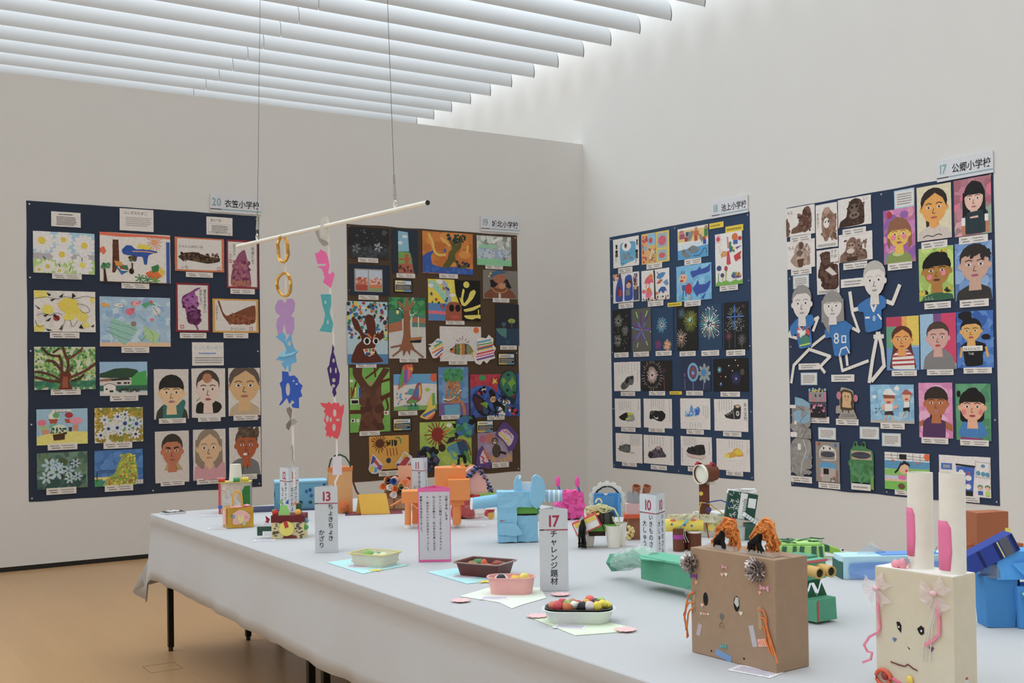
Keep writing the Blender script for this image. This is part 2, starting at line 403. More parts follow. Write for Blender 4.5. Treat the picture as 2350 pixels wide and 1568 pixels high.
    def run(s, code):
        for ln in code.strip().split('\n'):
            t = ln.split(); op = t[0]
            if op == 'CUT':                             # a separate paper cutout stuck on in front
                s.cuts.append((s.b, s.n)); s.clip = False; s.b = B(); s.z = .004 + .002 * (len(s.cuts) % 3) + s.cuts[-1][1] * .00012; s.n = 0; continue
            if op in 'XV':
                x, y = s.xy(float(t[2]), float(t[3])); sz = float(t[4]) / 100 * s.h; s.b.c = P(t[1])
                put(s.b, ' '.join(t[5:]), x, y, sz, s.lay(), vert=(op == 'V')); continue
            if op == 'P':
                s.face(t[1], t[2], *map(float, t[3:7]), t[7], *(t[8:9])); continue
            c = t[1].split(','); f = [float(q) for q in t[2:]]
            if op == 'B': s.poly([(0, 0), (100, 0), (100, 100), (0, 100)], c[0])
            elif op == 'R': s.poly([(f[0], f[1]), (f[2], f[1]), (f[2], f[3]), (f[0], f[3])], c[0])
            elif op == 'E': s.ell(f[0], f[1], f[2], f[3], c[0], f[4] if len(f) > 4 else 0)
            elif op == 'G':
                q = list(zip(f[::2], f[1::2]))
                for cu in ((.13, .25) if len(q) > 5 else ()):
                    o = []
                    for i in range(len(q)):
                        a, v, d = q[i - 1], q[i], q[(i + 1) % len(q)]
                        if s.clip and not (1.5 < v[0] < 98.5 and 1.5 < v[1] < 98.5): o.append(v)
                        else: o += [(v[0] + (a[0] - v[0]) * cu, v[1] + (a[1] - v[1]) * cu), (v[0] + (d[0] - v[0]) * cu, v[1] + (d[1] - v[1]) * cu)]
                    q = o
                s.poly(q, c[0])
            elif op == 'L':
                q = list(zip(f[1::2], f[2::2]))
                for _ in range(2 if len(q) > 2 and q[0] != q[-1] and s.clip else 0):
                    o = [q[0]]
                    for a, d in zip(q, q[1:]): o += [(a[0] * .75 + d[0] * .25, a[1] * .75 + d[1] * .25), (a[0] * .25 + d[0] * .75, a[1] * .25 + d[1] * .75)]
                    q = o + [q[-1]]
                s.line(q, f[0], c[0])
            elif op == 'D': s.dabs(int(f[0]), *f[1:6], c)
            elif op == 'S': s.burst(f[0], f[1], f[2], f[3], int(f[4]), f[5], c)
            elif op == 'F':
                z = s.lay(); k = s.h / s.w
                for i in range(int(f[3])):
                    a = 2 * math.pi * i / f[3]; s.ell(f[0] + math.cos(a) * f[2] * .6 * k, f[1] + math.sin(a) * f[2] * .6, f[2] * .45 * k, f[2] * .22, c[0], math.degrees(a), 8, z + i * 9e-6)
                if len(c) > 1: s.ell(f[0], f[1], f[2] * .3 * k, f[2] * .3, c[1])
            elif op == 'W':                             # columns of small handwriting: x0 y0 x1 y1 columns
                z = s.lay(); n = int(f[4])
                for i in range(n):
                    x = f[0] + (f[2] - f[0]) * (i + .5) / n; y = f[1]; e = f[3] - (f[3] - f[1]) * s.rnd.uniform(0, .35)
                    while y < e:
                        L = s.rnd.uniform(1.5, 3.2); q = s.rnd.uniform(-.6, .6)
                        s.poly([(x - 1 + q, y), (x + 1 + q, y + .4), (x + .8, y + L), (x - .8 + q, y + L * .8)], c[0], z); y += L + 1.3
            elif op == 'Z':                             # lines of small print: x0 y0 x1 y1 rows
                z = s.lay(); n = int(f[4])
                for i in range(n):
                    y = f[1] + (f[3] - f[1]) * (i + .5) / n; x = f[0]; hh = (f[3] - f[1]) / n * .28; e = f[2] - (f[2] - f[0]) * (s.rnd.uniform(0, .3) if i == n - 1 else 0)
                    while x < e:
                        L = s.rnd.uniform(1.5, 4); s.poly([(x, y - hh), (x + L, y - hh * .8), (x + L, y + hh), (x, y + hh * .7)], c[0], z); x += L + 1.1
def s_w(ry): return max(.5, ry * .055)
RECT = {}
for ln in """A b -4.258 0.505 1.804 2.247
an1 b -4.88 2.571 0.212 0.112
an2 b -4.354 2.57 0.26 0.172
an3 b -3.692 2.575 0.216 0.147
an4 b -3.799 1.513 0.259 0.187
daisy b -4.895 2.215 0.442 0.313 -4.877 2.174 0.213 0.038
dino b -4.365 2.16 0.541 0.389 -4.369 2.117 0.213 0.044
lady b -4.893 1.772 0.442 0.311 -4.897 1.725 0.212 0.044
sea b -4.37 1.664 0.541 0.387 -4.374 1.615 0.213 0.047
tree b -4.895 1.337 0.438 0.323 -4.893 1.296 0.215 0.05
house b -4.465 1.283 0.361 0.262 -4.463 1.24 0.214 0.049
pots b -4.92 0.922 0.365 0.269 -4.92 0.882 0.212 0.049
bflow b -4.504 0.921 0.365 0.269 -4.514 0.874 0.216 0.057
hydra b -4.922 0.59 0.362 0.273 -4.931 0.548 0.214 0.057
skyt b -4.508 0.587 0.365 0.276 -4.509 0.544 0.213 0.057
imo1 b -3.858 2.271 0.402 0.273 -3.862 2.225 0.22 0.041
imo2 b -3.501 2.145 0.27 0.399 -3.504 2.1 0.207 0.044
imo3 b -3.919 1.782 0.274 0.394 -3.918 1.732 0.215 0.044
imo4 b -3.564 1.782 0.387 0.276 -3.565 1.735 0.209 0.045
p1 b -4.097 1.088 0.275 0.397 -4.091 1.054 0.214 0.041
p2 b -3.797 1.093 0.275 0.397 -3.793 1.059 0.186 0.041
p3 b -3.498 1.098 0.27 0.393 -3.49 1.059 0.207 0.046
p4 b -4.096 0.585 0.268 0.408 -4.095 0.56 0.189 0.043
p5 b -3.795 0.589 0.267 0.407 -3.794 0.555 0.214 0.048
p6 b -3.497 0.607 0.269 0.396 -3.49 0.573 0.181 0.043
B b -1.678 0.489 1.769 2.251
night b -2.35 2.447 0.393 0.271 -2.363 2.411 0.193 0.026
tower b -1.998 2.326 0.261 0.398 -1.993 2.289 0.188 0.028
wind b -2.349 2.121 0.388 0.27 -2.363 2.083 0.193 0.029
bk1 b -2.02 2.155 0.186 0.119
mons b -2.376 1.516 0.392 0.551 -2.394 1.486 0.197 0.032
swing b -1.985 1.566 0.373 0.547 -1.973 1.531 0.188 0.032
orng b -1.555 2.34 0.531 0.383 -1.553 2.301 0.197 0.029
cast b -1.055 2.439 0.382 0.277 -1.059 2.406 0.193 0.033
yface b -1.493 1.911 0.553 0.379 -1.49 1.876 0.198 0.025
pray b -0.99 2.125 0.389 0.271 -0.987 2.094 0.185 0.024
isle b -0.919 1.684 0.263 0.393 -0.911 1.647 0.186 0.028
fish b -1.433 1.54 0.441 0.32 -1.466 1.508 0.194 0.033
bk2 b -0.935 1.498 0.198 0.12
btree b -2.361 0.921 0.388 0.563 -2.369 0.89 0.197 0.038
bird b -1.911 1.101 0.437 0.325 -1.991 1.056 0.192 0.033
bk3 b -2.049 0.917 0.19 0.119
miq b -2.181 0.586 0.391 0.296 -2.191 0.526 0.192 0.046
thead b -1.516 1.04 0.315 0.446 -1.552 1.007 0.192 0.034
redbl b -1.066 1.016 0.543 0.4 -1.063 0.988 0.192 0.039
gdin b -1.603 0.579 0.541 0.409 -1.571 0.547 0.187 0.034
bk4 b -1.182 0.869 0.194 0.121
racc b -1.076 0.585 0.381 0.291 -1.02 0.537 0.188 0.051
sA b -3.553 2.764 0.433 0.148
sB b -0.985 2.76 0.421 0.135
C r 1.354 0.504 1.878 2.214
D r 3.611 0.49 1.824 2.201
sC r 2.067 2.714 0.438 0.159
sD r 4.313 2.678 0.427 0.132
eye r 0.669 2.412 0.387 0.274 0.658 2.356 0.215 0.065
grid r 1.097 2.407 0.391 0.28 1.08 2.358 0.22 0.064
dolph r 1.602 2.4 0.393 0.276 1.6 2.348 0.218 0.059
sword r 2.045 2.132 0.323 0.442 2.041 2.085 0.218 0.057
y1 r 1.903 2.628 0.175 0.048
y2 r 2.117 2.571 0.21 0.054
y3 r 1.35 1.995 0.193 0.036
y4 r 1.346 1.209 0.164 0.015
peng r 0.664 2.076 0.393 0.277 0.659 2.021 0.222 0.055
octo r 1.089 2.068 0.391 0.281 1.09 2.014 0.219 0.058
shark r 1.606 2.031 0.453 0.314 1.588 1.983 0.213 0.052
f1 r 0.583 1.607 0.262 0.404 0.578 1.559 0.218 0.047
f2 r 0.881 1.606 0.275 0.4 0.873 1.559 0.227 0.046
f3 r 1.187 1.605 0.28 0.391 1.191 1.559 0.221 0.045
f4 r 1.512 1.596 0.27 0.396 1.513 1.547 0.21 0.044
f5 r 1.809 1.59 0.283 0.394 1.802 1.543 0.221 0.047
f6 r 2.117 1.581 0.283 0.403 2.11 1.536 0.225 0.05
sh1 r 0.657 1.239 0.393 0.275 0.668 1.194 0.215 0.04
f7 r 1.086 1.243 0.427 0.274 1.091 1.2 0.225 0.039
f8 r 1.61 1.244 0.385 0.278 1.595 1.202 0.218 0.041
f9 r 2.044 1.24 0.414 0.275 2.037 1.193 0.233 0.043
sh2 r 0.658 0.9 0.386 0.268 0.666 0.857 0.215 0.035
sh3 r 1.094 0.904 0.396 0.266 1.077 0.866 0.226 0.029
sh4 r 1.597 0.907 0.386 0.27 1.595 0.863 0.223 0.039
sh5 r 2.041 0.903 0.404 0.27 2.053 0.86 0.217 0.04
sh6 r 0.669 0.569 0.398 0.27 0.674 0.532 0.221 0.029
sh7 r 1.097 0.574 0.42 0.262 1.099 0.525 0.224 0.038
sh8 r 1.602 0.583 0.402 0.259 1.604 0.537 0.223 0.032
sh9 r 2.057 0.573 0.397 0.265 2.074 0.532 0.2 0.035
g1 r 2.847 2.459 0.296 0.225 2.847 2.406 0.215 0.065
g2 r 3.11 2.334 0.211 0.335
g3 r 3.377 2.466 0.308 0.212 3.373 2.402 0.218 0.065
g4 r 2.846 2.201 0.287 0.22 2.848 2.15 0.21 0.059
g5 r 3.115 1.982 0.219 0.338
g6 r 3.381 2.204 0.311 0.211 3.377 2.148 0.222 0.056
dn1 r 2.842 2.044 0.164 0.102
dn2 r 3.35 2.016 0.223 0.063
dn3 r 2.909 1.408 0.212 0.048
dn4 r 2.907 1.288 0.166 0.096
dn5 r 3.239 1.312 0.219 0.054
dn6 r 3.822 2.542 0.171 0.13
dn7 r 3.078 0.872 0.173 0.091
dn8 r 3.478 0.89 0.176 0.09
dn9 r 3.673 0.845 0.165 0.094
fig1 r 2.92 1.294 0.434 0.754
fig2 r 3.176 1.299 0.489 0.684
fig3 r 3.541 1.282 0.485 0.89
d1 r 3.774 2.153 0.272 0.388 3.775 2.107 0.208 0.06
d2 r 4.066 2.288 0.277 0.377 4.064 2.229 0.21 0.062
d3 r 4.367 2.285 0.281 0.383 4.369 2.231 0.219 0.06
d4 r 4.073 1.869 0.279 0.367 4.081 1.811 0.212 0.046
d5 r 4.365 1.849 0.281 0.389 4.366 1.805 0.219 0.052
d6 r 3.786 1.391 0.278 0.381 3.795 1.349 0.214 0.04
d7 r 4.078 1.393 0.289 0.383 4.092 1.352 0.212 0.039
d8 r 4.366 1.397 0.277 0.38 4.382 1.36 0.212 0.038
gbox r 2.816 0.567 0.22 0.629 2.813 0.526 0.215 0.05
probo r 2.997 1.035 0.182 0.229 2.998 0.996 0.212 0.049
monk r 3.281 1.032 0.204 0.245 3.275 0.987 0.213 0.047
mbox r 3.085 0.546 0.236 0.309 3.092 0.5 0.212 0.045
frog r 3.404 0.511 0.236 0.362
beach r 3.683 1.012 0.381 0.277 3.686 0.97 0.211 0.044
purp r 4.049 0.919 0.272 0.381 4.038 0.879 0.217 0.04
grn r 4.342 0.912 0.265 0.38 4.347 0.877 0.216 0.035
net r 3.801 0.538 0.382 0.266 3.797 0.503 0.203 0.031
pblu r 4.266 0.536 0.395 0.268 4.279 0.498 0.199 0.022""".strip().split('\n'):
    t = ln.split(); RECT[t[0]] = (t[1], [float(q) for q in t[2:]])
def wall_empty(name, key, z=.004, **kw):
    w, r = RECT[key]
    if w == 'b': return empty(name, (r[0], -z, r[1]), rot=(R_(90), 0, 0), **kw)
    return empty(name, (-z, -r[0], r[1]), rot=(R_(90), 0, R_(-90)), **kw)
def sheet(b, w, h, z0, z1, c=None, wob=0, seed=0):
    """thin sheet of paper, base at y=0"""
    b.c = P(c) if c else None
    n = 6 if wob else 1; r = random.Random(seed); pts = []
    edge = [(-w / 2 + w * i / n, 0) for i in range(n)] + [(w / 2, h * i / n) for i in range(n)] + [(w / 2 - w * i / n, h) for i in range(n)] + [(-w / 2, h - h * i / n) for i in range(n)]
    pts = [(x + r.uniform(-wob, wob), y + r.uniform(-wob, wob)) for x, y in edge]
    b.prism(pts, z0, z1, 'xy'); return b
CAPN = [0]
def caption(parent, cx, cy, w, h, z):
    CAPN[0] += 1
    a = Art(w, h, CAPN[0]); r = random.Random(CAPN[0])
    sheet(a.b, w, h, 0, .0008, 'd2cdc8'); a.z = .0007
    k = '555' if CAPN[0] % 3 else '333'
    a.run('Z %s 8 22 38 52 1\nZ %s 13 55 42 88 1\nZ %s 48 20 93 50 1\nZ %s 52 55 92 86 1' % (k, k, '777', '777'))
    return a.b.ob('caption_card', PAINT, parent, loc=(cx, cy, z))
GROUP = {}
def drawing(key, spec):
    head, code = spec.strip().split('\n', 1)
    name, cat, label, *rest = [q.strip() for q in head.split('|')]
    pc = rest[0] if rest else 'ddd8d2'
    w_, r = RECT[key]
    o = wall_empty(name, key, .0055, label=label, cat=cat)
    W, H = r[2], r[3]
    a = Art(W, H, hash_(key)); a.z = .001
    if pc != '-': sheet(B_ := B(), W, H, 0, .001, pc, .0012, hash_(key)); B_.ob('paper', PAINT, o)
    a.run(code)
    blds = [q[0] for q in a.cuts] + [a.b]
    for i, q in enumerate(blds):
        if q.v:
            ob = q.ob('picture' if i == 0 and pc != '-' else 'paper_cutout', PAINT, o)
            if ob.name.startswith('paper_cutout'):
                md = ob.modifiers.new('t', 'SOLIDIFY'); md.thickness = .0006; md.offset = -1
    if len(r) > 4: caption(o, r[4] - r[0], r[5] - r[1], r[6], max(.04, min(.05, r[7])), .0016)
    return o
def hash_(s): return sum((i + 1) * ord(c) for i, c in enumerate(s))
# ---------------------------------------------------------------- backing sheets pinned to the walls
def board(key, col, label, seed):
    w_, r = RECT[key]; o = wall_empty('backing_sheet', key, .0, label=label, cat='display board')
    b = B(); W, H = r[2], r[3]; nx, ny = 24, 24; rn = random.Random(seed); vv = []
    for z in (0, 1):
        for j in range(ny + 1):
            for i in range(nx + 1):
                u, v = i / nx, j / ny; e = min(u, 1 - u, v, 1 - v)
                ex = .004 * noise.noise((u * 9 + seed, v * 7, 3)) ; ey = .006 * noise.noise((u * 8, v * 9 + seed, 7))
                lift = (.0016 + .0015 * noise.noise((u * 5, v * 5, seed))) + (.0015 * abs(noise.noise((u * 11, v * 11, seed + 2))) if e < .03 else 0)
                vv.append(((u - .5) * W + ex, v * H + ey, lift if z else .0004))
    K = (nx + 1) * (ny + 1); fs = []
    for j in range(ny):
        for i in range(nx):
            a = j * (nx + 1) + i; q = (a, a + 1, a + nx + 2, a + nx + 1); fs += [tuple(t + K for t in q), q[::-1]]
    ring = [i for i in range(nx + 1)] + [j * (nx + 1) + nx for j in range(1, ny + 1)] + [ny * (nx + 1) + i for i in range(nx - 1, -1, -1)] + [j * (nx + 1) for j in range(ny - 1, 0, -1)]
    for i in range(len(ring)): a, c = ring[i], ring[(i + 1) % len(ring)]; fs.append((a, c, c + K, a + K))
    b.add(vv, fs); b.ob('backing_paper', M(col, 'paper'), o, smooth=30)
    pb = None
    for i in range(3):
        for j in range(5):
            if i == 1 and j not in (0, 4): continue
            x = (-W / 2 + .022, 0.01, W / 2 - .022)[i]; y = .025 + (H - .05) * j / 4
            if pb is None:
                q = B(); q.frus((0, 0, .001), (0, 0, .0045), .007, .006, 8); q.frus((0, 0, .0045), (0, 0, .0053), .005, .004, 8); pb = q.ob('pin', M('c8c8c4', 'metal'), o); pp = pb
            else: pp = pb.copy(); COL.objects.link(pp)
            pp.location = (x, y, 0)
board('A', '232e42', 'large dark navy backing sheet pinned to the left of the back wall', 1)
board('B', '4c3a29', 'large dark brown backing sheet pinned beside the corner of the back wall', 2)
board('C', '243b5a', 'navy backing sheet with fireworks and shoe drawings on the right wall', 3)
board('D', '22324e', 'navy backing sheet with portraits and gorillas on the right wall', 4)
# ---------------------------------------------------------------- school signs above the boards
def school_sign(key, num, txt, label):
    w_, r = RECT[key]; W, H = (.43, .145); o = wall_empty('school_sign', key, .004, label=label, cat='sign')
    B().box(-W / 2, W / 2, 0, H, 0, .007).ob('sign_plate', M('c9ccd2', 'plastic', .5, g=1.25), o)
    b = B(); put(b, num, -W / 2 + .012, .052, .088, .0076, bold=.022, sx=.85); b.ob('sign_number', M('86a9b2', g=1.15), o)
    b = B(); put(b, txt, -W / 2 + .118, .05, .066, .0076, bold=.014, sx=.9); b.ob('sign_lettering', M('24242a', g=1), o)
    B().box(-W / 2, -W / 2 + .095, .020, .027, .007, .0077).ob('sign_line', M('3a343a', g=1), o); B().box(-W / 2 + .098, W / 2, .020, .027, .007, .0077).ob('sign_line', M('7ea6b0', g=1.1), o)
school_sign('sA', '20', '衣笠小学校', 'white school name sign numbered 20 above the left navy board')
school_sign('sB', '19', '城北小学校', 'white school name sign numbered 19 above the brown board')
school_sign('sC', '18', '池上小学校', 'white school name sign numbered 18 above the fireworks board')
school_sign('sD', '17', '公郷小学校', 'white school name sign numbered 17 above the portrait board')
# ---------------------------------------------------------------- notices
def notice(key, label, code, pc='d4d0cc', cat='notice', name='notice_card'):
    w_, r = RECT[key]; o = wall_empty(name, key, .0055, label=label, cat=cat)
    W, H = r[2], max(.03, r[3]); a = Art(W, H, hash_(key)); sheet(q := B(), W, H, 0, .001, pc, .0006, hash_(key)); q.ob('paper', PAINT, o)
    a.z = .001; a.run(code); a.b.ob('print', PAINT, o); return o
